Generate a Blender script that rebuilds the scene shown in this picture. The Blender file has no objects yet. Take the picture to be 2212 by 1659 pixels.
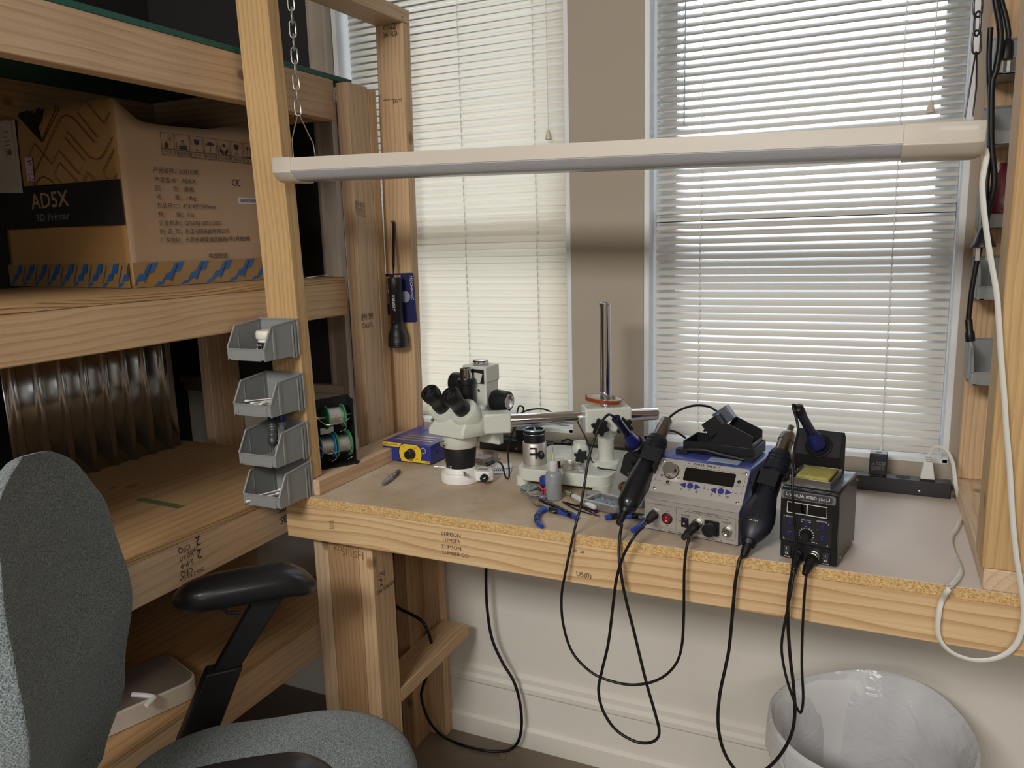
import bpy, bmesh, math, random
from mathutils import Vector, Matrix
random.seed(7)
S = bpy.context.scene
COL = S.collection
V = Vector
PI = math.pi

# ------------------------------------------------------------------ camera
FPX = 1690.0
_y, _p, _r = (math.radians(v) for v in (25.0, 10.33, -1.62))
FWD = V((-math.sin(_y)*math.cos(_p), math.cos(_y)*math.cos(_p), -math.sin(_p)))
_r0 = V((math.cos(_y), math.sin(_y), 0)); _u0 = _r0.cross(FWD)
RGT = _r0*math.cos(_r) + _u0*math.sin(_r)
UPV = -_r0*math.sin(_r) + _u0*math.cos(_r)
CAM = V((0.0, -1.42, 1.533))
cd = bpy.data.cameras.new('camera'); cam = bpy.data.objects.new('camera', cd); COL.objects.link(cam)
cd.sensor_fit = 'HORIZONTAL'; cd.sensor_width = 36.0; cd.lens = FPX/2212*36
cd.clip_start = 0.02; cd.clip_end = 60
_m = Matrix((RGT, UPV, -FWD)).transposed().to_4x4(); _m.translation = CAM
cam.matrix_world = _m
S.camera = cam

def ray(x, y): return FWD + RGT*((x-1106)/FPX) - UPV*((y-829.5)/FPX)
def at_x(x, y, v): d = ray(x, y); return CAM + d*((v-CAM.x)/d.x)
def at_y(x, y, v): d = ray(x, y); return CAM + d*((v-CAM.y)/d.y)
def at_z(x, y, v): d = ray(x, y); return CAM + d*((v-CAM.z)/d.z)

# ------------------------------------------------------------------ world, lamps, exposure
W = bpy.data.worlds.new('sky'); S.world = W; W.use_nodes = True
_n = W.node_tree; bg = _n.nodes['Background']
_tc = _n.nodes.new('ShaderNodeTexCoord'); _sx = _n.nodes.new('ShaderNodeSeparateXYZ'); _rp = _n.nodes.new('ShaderNodeValToRGB')
_mr = _n.nodes.new('ShaderNodeMapRange'); _mr.inputs['From Min'].default_value = -1; _mr.inputs['From Max'].default_value = 1
_n.links.new(_tc.outputs['Generated'], _sx.inputs[0]); _n.links.new(_sx.outputs['Z'], _mr.inputs['Value']); _n.links.new(_mr.outputs[0], _rp.inputs['Fac'])
_e = _rp.color_ramp.elements; _e[0].position = .47; _e[0].color = (.16, .15, .13, 1); _e[1].position = .53; _e[1].color = (.80, .90, 1.0, 1)
_n.links.new(_rp.outputs['Color'], bg.inputs[0]); bg.inputs[1].default_value = 3.6
S.view_settings.view_transform = 'Standard'; S.view_settings.look = 'None'
S.view_settings.exposure = 0.0; S.view_settings.gamma = 1.0
S.view_settings.use_curve_mapping = False
S.cycles.max_bounces = 8; S.cycles.diffuse_bounces = 4; S.cycles.glossy_bounces = 4
S.cycles.transmission_bounces = 8; S.cycles.transparent_max_bounces = 12
S.cycles.caustics_reflective = False; S.cycles.caustics_refractive = False
S.cycles.sample_clamp_indirect = 6.0

def area(name, loc, target, sx, sy, power, color):
    d = bpy.data.lights.new(name, 'AREA'); d.shape = 'RECTANGLE'; d.size = sx; d.size_y = sy
    d.energy = power; d.color = color
    o = bpy.data.objects.new(name, d); COL.objects.link(o); o.location = loc
    o.rotation_euler = (V(target)-V(loc)).to_track_quat('-Z', 'Y').to_euler()
    return o
area('ceiling_light', (-0.75, -2.9, 2.62), (-0.75, -1.6, 0.6), 1.0, 0.5, 70, (1.0, 0.98, 0.955))
area('ceiling_light', (1.8, -3.4, 2.62), (1.2, -2.6, 0.0), 1.2, 0.6, 24, (1.0, 0.98, 0.955))
area('rear_fill_light', (0.2, -5.1, 1.5), (-0.4, 0.0, 1.3), 2.6, 1.5, 34, (1.0, 0.99, 0.98))  # unseen fill lamp added behind the camera to lift the ambient light
# ------------------------------------------------------------------ helpers
class MB:
    """collects shapes; build() links them as ONE mesh object"""
    def __init__(s): s.v = []; s.f = []
    def add(s, vs, fs, M=None):
        b = len(s.v)
        s.v += [(M @ V(p)) if M else V(p) for p in vs]
        s.f += [tuple(i+b for i in f) for f in fs]; return s
    def box(s, c, d, M=None):
        x, y, z = (k/2 for k in d); cx, cy, cz = c
        vs = [(cx+i*x, cy+j*y, cz+k*z) for i in (-1, 1) for j in (-1, 1) for k in (-1, 1)]
        return s.add(vs, [(0, 1, 3, 2), (4, 6, 7, 5), (0, 4, 5, 1), (2, 3, 7, 6), (0, 2, 6, 4), (1, 5, 7, 3)], M)
    def bb(s, lo, hi, M=None):
        return s.box([(a+b)/2 for a, b in zip(lo, hi)], [b-a for a, b in zip(lo, hi)], M)
    def ring_stack(s, rings, cap0=True, cap1=True, closed=False):
        n = len(rings[0]); vs = [p for r in rings for p in r]; fs = []
        m = len(rings)
        for i in range(m if closed else m-1):
            a = i*n; b = ((i+1) % m)*n
            for j in range(n): fs.append((a+j, a+(j+1) % n, b+(j+1) % n, b+j))
        if not closed:
            if cap0: fs.append(tuple(range(n-1, -1, -1)))
            if cap1: fs.append(tuple((m-1)*n+j for j in range(n)))
        return s.add(vs, fs)
    def lathe(s, prof, o=(0, 0, 0), ax=(0, 0, 1), seg=24, cap=True):
        """prof: (radius, height) pairs along axis ax from o"""
        o = V(o); a = V(ax).normalized()
        e1 = a.orthogonal().normalized(); e2 = a.cross(e1)
        rings = [[o + a*h + (e1*math.cos(2*PI*k/seg) + e2*math.sin(2*PI*k/seg))*max(r, 1e-5) for k in range(seg)] for r, h in prof]
        return s.ring_stack(rings, cap, cap)
    def cyl(s, p0, p1, r, r1=None, seg=16):
        p0 = V(p0); p1 = V(p1); d = p1-p0
        return s.lathe([(r, 0), (r if r1 is None else r1, d.length)], p0, d, seg)
    def tube(s, pts, r, seg=8, closed=False, flat=1.0, up=None):
        pts = [V(p) for p in pts]; n = len(pts); rings = []
        rs = r if isinstance(r, (list, tuple)) else [r]*n
        t0 = (pts[1]-pts[0]).normalized()
        e = V(up) if up else t0.orthogonal()
        for i, p in enumerate(pts):
            a = pts[(i-1) % n] if (closed or i > 0) else p
            b = pts[(i+1) % n] if (closed or i < n-1) else p
            t = (b-a).normalized()
            if up: e = V(up)
            e = (e - t*e.dot(t))
            e = e.normalized() if e.length > 1e-6 else t.orthogonal().normalized()
            f = t.cross(e)
            rings.append([p + (e*math.cos(2*PI*k/seg)*flat + f*math.sin(2*PI*k/seg))*rs[i] for k in range(seg)])
        return s.ring_stack(rings, closed=closed)
    def prism(s, poly, M, h):
        """poly in local xy, extruded along local z from 0 to h, placed by M"""
        n = len(poly)
        vs = [(x, y, 0) for x, y in poly] + [(x, y, h) for x, y in poly]
        fs = [tuple(range(n-1, -1, -1)), tuple(range(n, 2*n))] + [(i, (i+1) % n, n+(i+1) % n, n+i) for i in range(n)]
        return s.add(vs, fs, M)
    def ball(s, c, r, sc=(1, 1, 1), seg=16, M=None):
        c = V(c); rings = []
        k = seg//2
        for i in range(k+1):
            th = PI*i/k; rr = max(math.sin(th), 1e-4)
            rings.append([V((c.x+r*sc[0]*rr*math.cos(2*PI*j/seg), c.y+r*sc[1]*rr*math.sin(2*PI*j/seg), c.z-r*sc[2]*math.cos(th))) for j in range(seg)])
        if M: rings = [[M @ p for p in q] for q in rings]
        return s.ring_stack(rings)
    def torus(s, c, ax, R, r, seg=28, ms=10):
        c = V(c); a = V(ax).normalized(); e1 = a.orthogonal().normalized(); e2 = a.cross(e1)
        return s.tube([c+(e1*math.cos(2*PI*k/seg)+e2*math.sin(2*PI*k/seg))*R for k in range(seg)], r, ms, True)
    def build(s, name, m, parent=None, M=None, bevel=0, seg=2, smooth=40, subsurf=0, solid=0):
        me = bpy.data.meshes.new(name)
        me.from_pydata([tuple(p) for p in s.v], [], s.f)
        bm = bmesh.new(); bm.from_mesh(me); bmesh.ops.recalc_face_normals(bm, faces=bm.faces); bm.to_mesh(me); bm.free()
        return link(name, me, m, parent, M, bevel, seg, smooth, subsurf, solid)

def link(name, me, m, parent=None, M=None, bevel=0, seg=2, smooth=40, subsurf=0, solid=0):
    o = bpy.data.objects.new(name, me); COL.objects.link(o)
    if m: me.materials.append(m)
    if smooth:
        for p in me.polygons: p.use_smooth = True
        if not subsurf: me.set_sharp_from_angle(angle=math.radians(smooth))
    if parent: o.parent = parent
    if M: o.matrix_local = M
    if solid:
        d = o.modifiers.new('solid', 'SOLIDIFY'); d.thickness = solid; d.offset = 0
    if bevel:
        d = o.modifiers.new('bevel', 'BEVEL'); d.width = bevel; d.segments = seg; d.limit_method = 'ANGLE'; d.angle_limit = math.radians(50)
        d.harden_normals = False
    if subsurf:
        d = o.modifiers.new('sub', 'SUBSURF'); d.levels = subsurf; d.render_levels = subsurf
    return o

def tag(o, label, cat, group=None):
    o['label'] = label; o['category'] = cat
    if group: o['group'] = group
    return o
def thing(name, label, cat, loc=(0, 0, 0), rz=0, group=None):
    o = bpy.data.objects.new(name, None); COL.objects.link(o); o.empty_display_size = .05
    o.location = loc; o.rotation_euler = (0, 0, rz); return tag(o, label, cat, group)
def struct(o): o['kind'] = 'structure'; return o
def copy_tree(o, parent=None):
    c = o.copy(); COL.objects.link(c)
    if parent: c.parent = parent
    for ch in list(o.children): copy_tree(ch, c)
    return c
def frame(o, x, y):
    """matrix with origin o, local x along x, local y along y"""
    x = V(x).normalized(); y = V(y); y = (y - x*y.dot(x)).normalized(); z = x.cross(y)
    m = Matrix((x, y, z)).transposed().to_4x4(); m.translation = V(o); return m
def inv(t):
    return (Matrix.Translation(t.location) @ Matrix.Rotation(t.rotation_euler.z, 4, 'Z')).inverted()
def spline(pts, k=6):
    """Catmull-Rom through pts"""
    pts = [V(p) for p in pts]; out = []
    P = [pts[0]*2-pts[1]] + pts + [pts[-1]*2-pts[-2]]
    for i in range(1, len(P)-2):
        a, b, c, d = P[i-1:i+3]
        for j in range(k):
            t = j/k
            out.append(.5*((2*b)+(c-a)*t+(2*a-5*b+4*c-d)*t*t+(3*b-a-3*c+d)*t**3))
    out.append(pts[-1]); return out
def arc(cx, cy, r, a0, a1, n=8):
    return [(cx+r*math.cos(math.radians(a0+(a1-a0)*i/n)), cy+r*math.sin(math.radians(a0+(a1-a0)*i/n))) for i in range(n+1)]
def rrect(w, h, r, n=5, x0=0, y0=0):
    return (arc(x0+w-r, y0+h-r, r, 0, 90, n)+arc(x0+r, y0+h-r, r, 90, 180, n)+arc(x0+r, y0+r, r, 180, 270, n)+arc(x0+w-r, y0+r, r, 270, 360, n))
def circle(cx, cy, r, n=20): return [(cx+r*math.cos(2*PI*i/n), cy+r*math.sin(2*PI*i/n)) for i in range(n)]

def lettering(items, M, m, parent, name='printed_lettering', lift=.0003, bold=0.0):
    """items: (text, height, x, y, align[, width]) on the local xy plane of M, all in one mesh"""
    mb = MB()
    for it in items:
        body, h, x, y = it[:4]; al = it[4] if len(it) > 4 else 'LEFT'
        cu = bpy.data.curves.new('t', 'FONT'); cu.body = body; cu.size = 1.0; cu.align_x = al; cu.resolution_u = 2
        cu.offset = bold
        o = bpy.data.objects.new('t', cu); COL.objects.link(o)
        dg = bpy.context.evaluated_depsgraph_get()
        me = bpy.data.meshes.new_from_object(o.evaluated_get(dg))
        if me.vertices:
            k = h/0.70
            kx = k
            if len(it) > 5:
                xs = [q.co.x for q in me.vertices]; kx = it[5]/max(max(xs)-min(xs), 1e-6)
            mb.add([(x+q.co.x*kx, y+q.co.y*k, lift) for q in me.vertices], [tuple(p.vertices) for p in me.polygons], M)
        bpy.data.objects.remove(o); bpy.data.curves.remove(cu); bpy.data.meshes.remove(me)
    me = bpy.data.meshes.new(name); me.from_pydata([tuple(p) for p in mb.v], [], mb.f)
    return link(name, me, m, parent, smooth=0)
def strokes(paths, w, M, h=.0003, mb=None, closed=False):
    """flat ribbons of width w along 2D paths on the plane of M"""
    mb = mb or MB()
    for path in paths:
        P = [V((p[0], p[1], 0)) for p in path]
        n = len(P); L = []; R = []
        for i, p in enumerate(P):
            a = P[i-1] if i > 0 else (P[-2] if closed else p); b = P[i+1] if i < n-1 else (P[1] if closed else p)
            t = (b-a); t = t.normalized() if t.length > 1e-9 else V((1, 0, 0)); q = V((-t.y, t.x, 0))*w/2
            L.append(p+q+V((0, 0, h))); R.append(p-q+V((0, 0, h)))
        mb.add(L+R, [(i, i+1, n+i+1, n+i) for i in range(n-1)], M)
    return mb
def rect_path(x0, y0, x1, y1): return [(x0, y0), (x1, y0), (x1, y1), (x0, y1), (x0, y0)]
def dashes(path, on, off):
    out = []
    for (x0, y0), (x1, y1) in zip(path, path[1:]):
        L = math.hypot(x1-x0, y1-y0); d = 0
        while d < L:
            e = min(d+on, L); out.append([(x0+(x1-x0)*d/L, y0+(y1-y0)*d/L), (x0+(x1-x0)*e/L, y0+(y1-y0)*e/L)]); d += on+off
    return out

# ------------------------------------------------------------------ materials
def srgb(r, g, b):
    f = lambda c: (c/12.92 if c <= .04045 else ((c+.055)/1.055)**2.4)
    return (f(r/255), f(g/255), f(b/255), 1)
def nmat(name):
    m = bpy.data.materials.new(name); m.use_nodes = True
    nt = m.node_tree; b = nt.nodes['Principled BSDF']; return m, nt, b
def mat(name, rgb, rough=.5, metal=0, bump=0, bscale=300, var=0, vscale=20, coat=0, trans=0, ior=1.45, alpha=1, spec=None, emit=0):
    m, nt, b = nmat(name); c = srgb(*rgb)
    b.inputs['Base Color'].default_value = c; b.inputs['Roughness'].default_value = rough; b.inputs['Metallic'].default_value = metal
    b.inputs['Coat Weight'].default_value = coat; b.inputs['Transmission Weight'].default_value = trans; b.inputs['IOR'].default_value = ior
    b.inputs['Alpha'].default_value = alpha
    if spec is not None: b.inputs['Specular IOR Level'].default_value = spec
    N = nt.nodes.new; L = nt.links.new
    tc = N('ShaderNodeTexCoord')
    if var:
        n = N('ShaderNodeTexNoise'); n.inputs['Scale'].default_value = vscale; n.inputs['Detail'].default_value = 5
        L(tc.outputs['Object'], n.inputs['Vector'])
        mx = N('ShaderNodeMix'); mx.data_type = 'RGBA'
        mx.inputs['A'].default_value = tuple(k*(1-var) for k in c[:3])+(1,); mx.inputs['B'].default_value = tuple(min(1, k*(1+var)) for k in c[:3])+(1,)
        L(n.outputs['Fac'], mx.inputs['Factor']); L(mx.outputs['Result'], b.inputs['Base Color'])
    if bump:
        n = N('ShaderNodeTexNoise'); n.inputs['Scale'].default_value = bscale; n.inputs['Detail'].default_value = 3
        L(tc.outputs['Object'], n.inputs['Vector'])
        bp = N('ShaderNodeBump'); bp.inputs['Strength'].default_value = bump; bp.inputs['Distance'].default_value = .002
        L(n.outputs['Fac'], bp.inputs['Height']); L(bp.outputs['Normal'], b.inputs['Normal'])
    return m
def wood(name, light, dark, ring=38, rough=.62, knots=1.0, stretch=.055, contrast=.75, fiber=.25, pith=(.012, .06, .045)):
    """sawn softwood: grain along local X, growth rings round an off-centre pith, sparse knots"""
    m, nt, b = nmat(name); N = nt.nodes.new; L = nt.links.new
    tc = N('ShaderNodeTexCoord'); oi = N('ShaderNodeObjectInfo')
    off = N('ShaderNodeVectorMath'); off.operation = 'SCALE'; off.inputs[0].default_value = (7.3, .05, .04)
    L(oi.outputs['Random'], off.inputs['Scale'])
    ad = N('ShaderNodeVectorMath'); ad.operation = 'ADD'; L(tc.outputs['Object'], ad.inputs[0]); L(off.outputs[0], ad.inputs[1])
    ad2 = N('ShaderNodeVectorMath'); ad2.operation = 'ADD'; ad2.inputs[1].default_value = pith; L(ad.outputs[0], ad2.inputs[0])
    st = N('ShaderNodeVectorMath'); st.operation = 'MULTIPLY'; st.inputs[1].default_value = (stretch, 1, 1); L(ad2.outputs[0], st.inputs[0])
    # slow wander of the trunk axis, pushes rings into cathedrals
    wn = N('ShaderNodeTexNoise'); wn.inputs['Scale'].default_value = 9; wn.inputs['Detail'].default_value = 2
    ws = N('ShaderNodeVectorMath'); ws.operation = 'MULTIPLY'; ws.inputs[1].default_value = (.17, .8, .8)
    L(ad.outputs[0], ws.inputs[0]); L(ws.outputs[0], wn.inputs['Vector'])
    wc = N('ShaderNodeVectorMath'); wc.operation = 'MULTIPLY_ADD'; wc.inputs[1].default_value = (.0, .05, .05); L(wn.outputs['Color'], wc.inputs[0]); L(st.outputs[0], wc.inputs[2])
    wv = N('ShaderNodeTexWave'); wv.wave_type = 'RINGS'; wv.rings_direction = 'X'; wv.wave_profile = 'SAW'
    wv.inputs['Scale'].default_value = ring; wv.inputs['Distortion'].default_value = 1.2; wv.inputs['Detail'].default_value = 2; wv.inputs['Detail Scale'].default_value = 1.5
    L(wc.outputs[0], wv.inputs['Vector'])
    rp = N('ShaderNodeValToRGB'); e = rp.color_ramp.elements
    e[0].position = 0.0; e[0].color = (0, 0, 0, 1); e[1].position = 1.0; e[1].color = (1, 1, 1, 1)
    k = rp.color_ramp.elements.new(.55); k.color = (.12, .12, .12, 1)
    L(wv.outputs['Fac'], rp.inputs['Fac'])
    mx = N('ShaderNodeMix'); mx.data_type = 'RGBA'; mx.inputs['A'].default_value = srgb(*light); mx.inputs['B'].default_value = srgb(*dark)
    mu = N('ShaderNodeMath'); mu.operation = 'MULTIPLY'; mu.inputs[1].default_value = contrast; L(rp.outputs['Color'], mu.inputs[0]); L(mu.outputs[0], mx.inputs['Factor'])
    # fibres
    fs = N('ShaderNodeVectorMath'); fs.operation = 'MULTIPLY'; fs.inputs[1].default_value = (4, 160, 160); L(ad.outputs[0], fs.inputs[0])
    fn = N('ShaderNodeTexNoise'); fn.inputs['Scale'].default_value = 1.6; fn.inputs['Detail'].default_value = 3; L(fs.outputs[0], fn.inputs['Vector'])
    m2 = N('ShaderNodeMix'); m2.data_type = 'RGBA'; m2.blend_type = 'OVERLAY'; m2.inputs['Factor'].default_value = fiber; L(mx.outputs['Result'], m2.inputs['A']); L(fn.outputs['Fac'], m2.inputs['B'])
    # broad tone drift
    bn = N('ShaderNodeTexNoise'); bn.inputs['Scale'].default_value = 2.5; L(ad.outputs[0], bn.inputs['Vector'])
    m3 = N('ShaderNodeMix'); m3.data_type = 'RGBA'; m3.blend_type = 'SOFT_LIGHT'; m3.inputs['Factor'].default_value = .45; L(m2.outputs['Result'], m3.inputs['A']); L(bn.outputs['Fac'], m3.inputs['B'])
    # knots
    ks = N('ShaderNodeVectorMath'); ks.operation = 'MULTIPLY'; ks.inputs[1].default_value = (.62, 1, 1); L(ad.outputs[0], ks.inputs[0])
    vo = N('ShaderNodeTexVoronoi'); vo.inputs['Scale'].default_value = 7.5; L(ks.outputs[0], vo.inputs['Vector'])
    kr = N('ShaderNodeValToRGB'); q = kr.color_ramp.elements; q[0].position = 0; q[0].color = (1, 1, 1, 1); q[1].position = .105; q[1].color = (0, 0, 0, 1)
    q2 = kr.color_ramp.elements.new(.07); q2.color = (.75, .75, .75, 1)
    L(vo.outputs['Distance'], kr.inputs['Fac'])
    km = N('ShaderNodeMath'); km.operation = 'MULTIPLY'; km.inputs[1].default_value = .8*knots; L(kr.outputs['Color'], km.inputs[0])
    m4 = N('ShaderNodeMix'); m4.data_type = 'RGBA'; m4.inputs['B'].default_value = srgb(104, 66, 38); L(m3.outputs['Result'], m4.inputs['A']); L(km.outputs[0], m4.inputs['Factor'])
    L(m4.outputs['Result'], b.inputs['Base Color'])
    b.inputs['Roughness'].default_value = rough; b.inputs['Specular IOR Level'].default_value = .3
    bp = N('ShaderNodeBump'); bp.inputs['Strength'].default_value = .25; bp.inputs['Distance'].default_value = .001
    L(fn.outputs['Fac'], bp.inputs['Height']); L(bp.outputs['Normal'], b.inputs['Normal'])
    return m
def chips(name, c1, c2, c3, scale=170, rough=.8):
    """pressed wood chips"""
    m, nt, b = nmat(name); N = nt.nodes.new; L = nt.links.new
    tc = N('ShaderNodeTexCoord')
    vo = N('ShaderNodeTexVoronoi'); vo.inputs['Scale'].default_value = scale; L(tc.outputs['Object'], vo.inputs['Vector'])
    sp = N('ShaderNodeSeparateColor'); L(vo.outputs['Color'], sp.inputs[0])
    rp = N('ShaderNodeValToRGB'); e = rp.color_ramp.elements; e[0].color = srgb(*c1); e[1].color = srgb(*c3); e.new(.45).color = srgb(*c2)
    L(sp.outputs[0], rp.inputs['Fac']); L(rp.outputs['Color'], b.inputs['Base Color']); b.inputs['Roughness'].default_value = rough
    bp = N('ShaderNodeBump'); bp.inputs['Strength'].default_value = .3; bp.inputs['Distance'].default_value = .001; L(vo.outputs['Distance'], bp.inputs['Height']); L(bp.outputs['Normal'], b.inputs['Normal'])
    return m

PINE = wood('pine', (204, 172, 134), (172, 132, 92), ring=30, contrast=.6)
PINE_PALE = wood('pine_pale', (206, 178, 146), (176, 142, 108), ring=22, contrast=.55)
PINE_YELLOW = wood('pine_yellow', (196, 162, 114), (160, 120, 74), ring=26, contrast=.5)
PINE_DARK = wood('pine_dark', (176, 142, 104), (146, 108, 72), ring=26, contrast=.6)
PINE_GRAIN = wood('pine_grain', (212, 180, 136), (170, 128, 84), ring=22, contrast=.75, knots=.8, stretch=.03)
PLY = wood('plywood', (186, 150, 106), (150, 110, 68), ring=14, contrast=.5, knots=.9, stretch=.12)
PLY_EDGE = wood('plywood_edge', (196, 160, 115), (110, 76, 46), ring=60, knots=0, contrast=.9, pith=(0, .0, .02))
CHIP_EDGE = None
WHITE_WOOD = mat('painted_wood', (196, 180, 168), .7, var=.08, bump=.1)
BEIGE = mat('wall_paint_beige', (170, 158, 142), .8, bump=.05, bscale=200)
WHITEWALL = mat('wall_paint_white', (226, 221, 210), .7, bump=.04, bscale=200, var=.04, vscale=3)
TRIMWHITE = mat('trim_white', (220, 214, 204), .45)
TRIMCREAM = mat('trim_cream', (168, 154, 138), .5)
CHARCOAL = mat('charcoal_paint', (36, 33, 32), .75)
FLOOR = mat('floor_concrete', (128, 116, 100), .55, var=.12, vscale=6, bump=.08)
BLACKP = mat('black_plastic', (20, 20, 23), .42)
BLACKM = mat('black_metal', (18, 18, 22), .35, spec=.6)
BLACKMATTE = mat('black_matte', (16, 16, 18), .7)
RUBBER = mat('black_rubber', (15, 14, 15), .42)
CHROME = mat('chrome', (225, 225, 228), .08, 1)
STEEL = mat('steel', (180, 178, 172), .28, 1)
ALU = mat('brushed_aluminium', (205, 200, 192), .42, .85, var=.05, vscale=60)
WHITEP = mat('white_plastic', (232, 230, 224), .35)
OFFWHITE = mat('microscope_enamel', (206, 208, 196), .32, coat=.2)
GREYBIN = mat('grey_bin_plastic', (138, 140, 138), .42, coat=.1)
BLUE = mat('station_blue', (62, 70, 138), .4, coat=.1)
NAVY = mat('navy_plastic', (28, 34, 92), .38)
INK = mat('printed_ink', (24, 22, 22), .7)
INKFAINT = mat('faded_ink', (92, 72, 54), .8)
WHITEINK = mat('white_ink', (228, 228, 228), .6)
YELLOW = mat('yellow_label', (232, 196, 44), .5)
# ------------------------------------------------------------------ the room
YW = .572          # face of the window wall
ZT = .944          # bench top
ZL = .982          # top of the ledges on the bench
XS = -1.332        # front plane of the shelving
floor = struct(MB().bb((-2.3, -5.2, -.06), (3.6, .8, 0)).build('floor', FLOOR))
struct(MB().bb((-2.3, -5.2, 2.75), (3.6, .8, 2.81)).build('ceiling', mat('ceiling_white', (222, 216, 205), .9)))
struct(MB().bb((-2.3, -5.2, 0), (-2.2, .8, 2.75)).build('wall_left', CHARCOAL))
struct(MB().bb((3.5, -5.2, 0), (3.6, .8, 2.75)).build('wall_right', BEIGE))
struct(MB().bb((-2.3, -5.3, 0), (3.6, -5.2, 2.75)).build('wall_front', BEIGE))
T = .13
W1 = (-1.478, -.745, 1.0, 2.55); W2 = (-.545, .172, 1.0, 2.55)
wb = MB()
wb.bb((-1.478, YW, .93), (W1[1], YW+T, W1[2])); wb.bb((W2[0], YW, .93), (W2[1], YW+T, W2[2]))
wb.bb((W1[1], YW, .93), (W2[0], YW+T, 2.75))
wb.bb((W2[1], YW, .93), (3.5, YW+T, 2.75)); wb.bb((-1.478, YW, 2.55), (W1[1], YW+T, 2.75)); wb.bb((W2[0], YW, 2.55), (W2[1], YW+T, 2.75))
struct(wb.build('wall_back', BEIGE))
lw = MB(); lw.bb((-2.2, YW, 0), (3.5, YW+T, .93)); lw.bb((-2.2, YW, .93), (-1.478, YW+T, 1.07))
struct(lw.build('wall_lower', WHITEWALL))
struct(MB().bb((-2.2, YW, 1.07), (-1.478, YW+T, 2.75)).build('wall_corner', CHARCOAL))
# moulded baseboard: plinth, flat, ogee cap
prof = [(0, 0), (-.026, 0), (-.026, .058), (-.020, .064), (-.016, .066), (-.016, .176), (-.020, .182), (-.020, .196), (-.012, .206), (-.012, .222), (-.004, .230), (0, .232)]
bbm = MB(); bbm.ring_stack([[V((x, YW+a, b)) for a, b in prof] for x in (-2.2, 3.5)])
struct(bbm.build('baseboard_back', WHITEWALL, smooth=25))
# moulded casing between the dark panel and the left window, and the pale sill under the panel
cprof = [(-1.552, 0), (-1.552, -.016), (-1.540, -.020), (-1.534, -.012), (-1.522, -.016), (-1.500, -.022), (-1.494, -.014), (-1.488, -.026), (-1.478, -.026), (-1.478, 0)]
cm = MB(); cm.ring_stack([[V((a, YW+b, z)) for a, b in cprof] for z in (1.05, 2.75)])
struct(cm.build('trim_1', TRIMCREAM, smooth=25))
sm = MB(); sm.bb((-2.2, YW-.03, 1.075), (-1.50, YW, 1.102)); sm.bb((-2.2, YW-.018, 1.05), (-1.51, YW, 1.075))
struct(sm.build('trim_2', TRIMCREAM, bevel=.004))
hm = MB(); hm.bb((-2.2, YW-.02, 1.925), (-1.545, YW, 1.95))
struct(hm.build('trim_3', TRIMCREAM, bevel=.003))

GLASS = bpy.data.materials.new('window_glass'); GLASS.use_nodes = True
_nt = GLASS.node_tree; _nt.nodes.clear()
_o = _nt.nodes.new('ShaderNodeOutputMaterial'); _mx = _nt.nodes.new('ShaderNodeMixShader'); _t = _nt.nodes.new('ShaderNodeBsdfTransparent'); _g = _nt.nodes.new('ShaderNodeBsdfGlossy')
_g.inputs['Roughness'].default_value = .02; _mx.inputs[0].default_value = .06
_nt.links.new(_t.outputs[0], _mx.inputs[1]); _nt.links.new(_g.outputs[0], _mx.inputs[2]); _nt.links.new(_mx.outputs[0], _o.inputs[0])
JAMB = mat('window_paint', (226, 228, 228), .4)
def window(n, w):
    x0, x1, z0, z1 = w
    root = struct(thing_struct('window_%d' % n, ((x0+x1)/2, YW+.1, z0)))
    I = Matrix.Translation(-root.location)
    m = MB(); y0, y1 = YW+.002, YW+T
    m.bb((x0-.001, y0, z0), (x0+.014, y1, z1), I); m.bb((x1-.014, y0, z0), (x1+.001, y1, z1), I); m.bb((x0, y0, z1-.014), (x1, y1, z1+.001), I); m.bb((x0, y0, z0-.001), (x1, y1, z0+.012), I)
    struct(m.build('jamb', JAMB, root, bevel=.002))
    f = MB(); a = .045; yy0, yy1 = YW+.098, YW+.122
    for zz0, zz1 in ((z0+.012, 1.60), (1.56, z1-.014)):
        dy = 0 if zz0 < 1.3 else .0
        f.bb((x0+.014, yy0, zz0), (x0+.014+a, yy1, zz1), I); f.bb((x1-.014-a, yy0, zz0), (x1-.014, yy1, zz1), I)
        f.bb((x0+.014+a, yy0, zz0), (x1-.014-a, yy1, zz0+a), I); f.bb((x0+.014+a, yy0, zz1-a), (x1-.014-a, yy1, zz1), I)
    struct(f.build('window_frame', JAMB, root))
    g = MB(); g.bb((x0+.05, YW+.109, z0+.05), (x1-.05, YW+.112, z1-.05), I)
    struct(g.build('pane', GLASS, root))
def thing_struct(name, loc):
    o = bpy.data.objects.new(name, None); COL.objects.link(o); o.location = loc; return o
window(1, W1); window(2, W2)

# ------------------------------------------------------------------ blinds
def slatmat(name, rgb, tr):
    m = bpy.data.materials.new(name); m.use_nodes = True; nt = m.node_tree; nt.nodes.clear()
    N = nt.nodes.new; L = nt.links.new
    o = N('ShaderNodeOutputMaterial'); d = N('ShaderNodeBsdfDiffuse'); t = N('ShaderNodeBsdfTranslucent'); g = N('ShaderNodeBsdfGlossy'); a = N('ShaderNodeMixShader'); b = N('ShaderNodeMixShader')
    c = srgb(*rgb); d.inputs[0].default_value = c; t.inputs[0].default_value = c; g.inputs['Roughness'].default_value = .35
    fr = N('ShaderNodeFresnel'); fr.inputs[0].default_value = 1.45
    a.inputs[0].default_value = tr; L(d.outputs[0], a.inputs[1]); L(t.outputs[0], a.inputs[2])
    L(fr.outputs[0], b.inputs[0]); L(a.outputs[0], b.inputs[1]); L(g.outputs[0], b.inputs[2]); L(b.outputs[0], o.inputs[0]); return m
CORD = mat('blind_cord', (226, 224, 216), .7)
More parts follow.
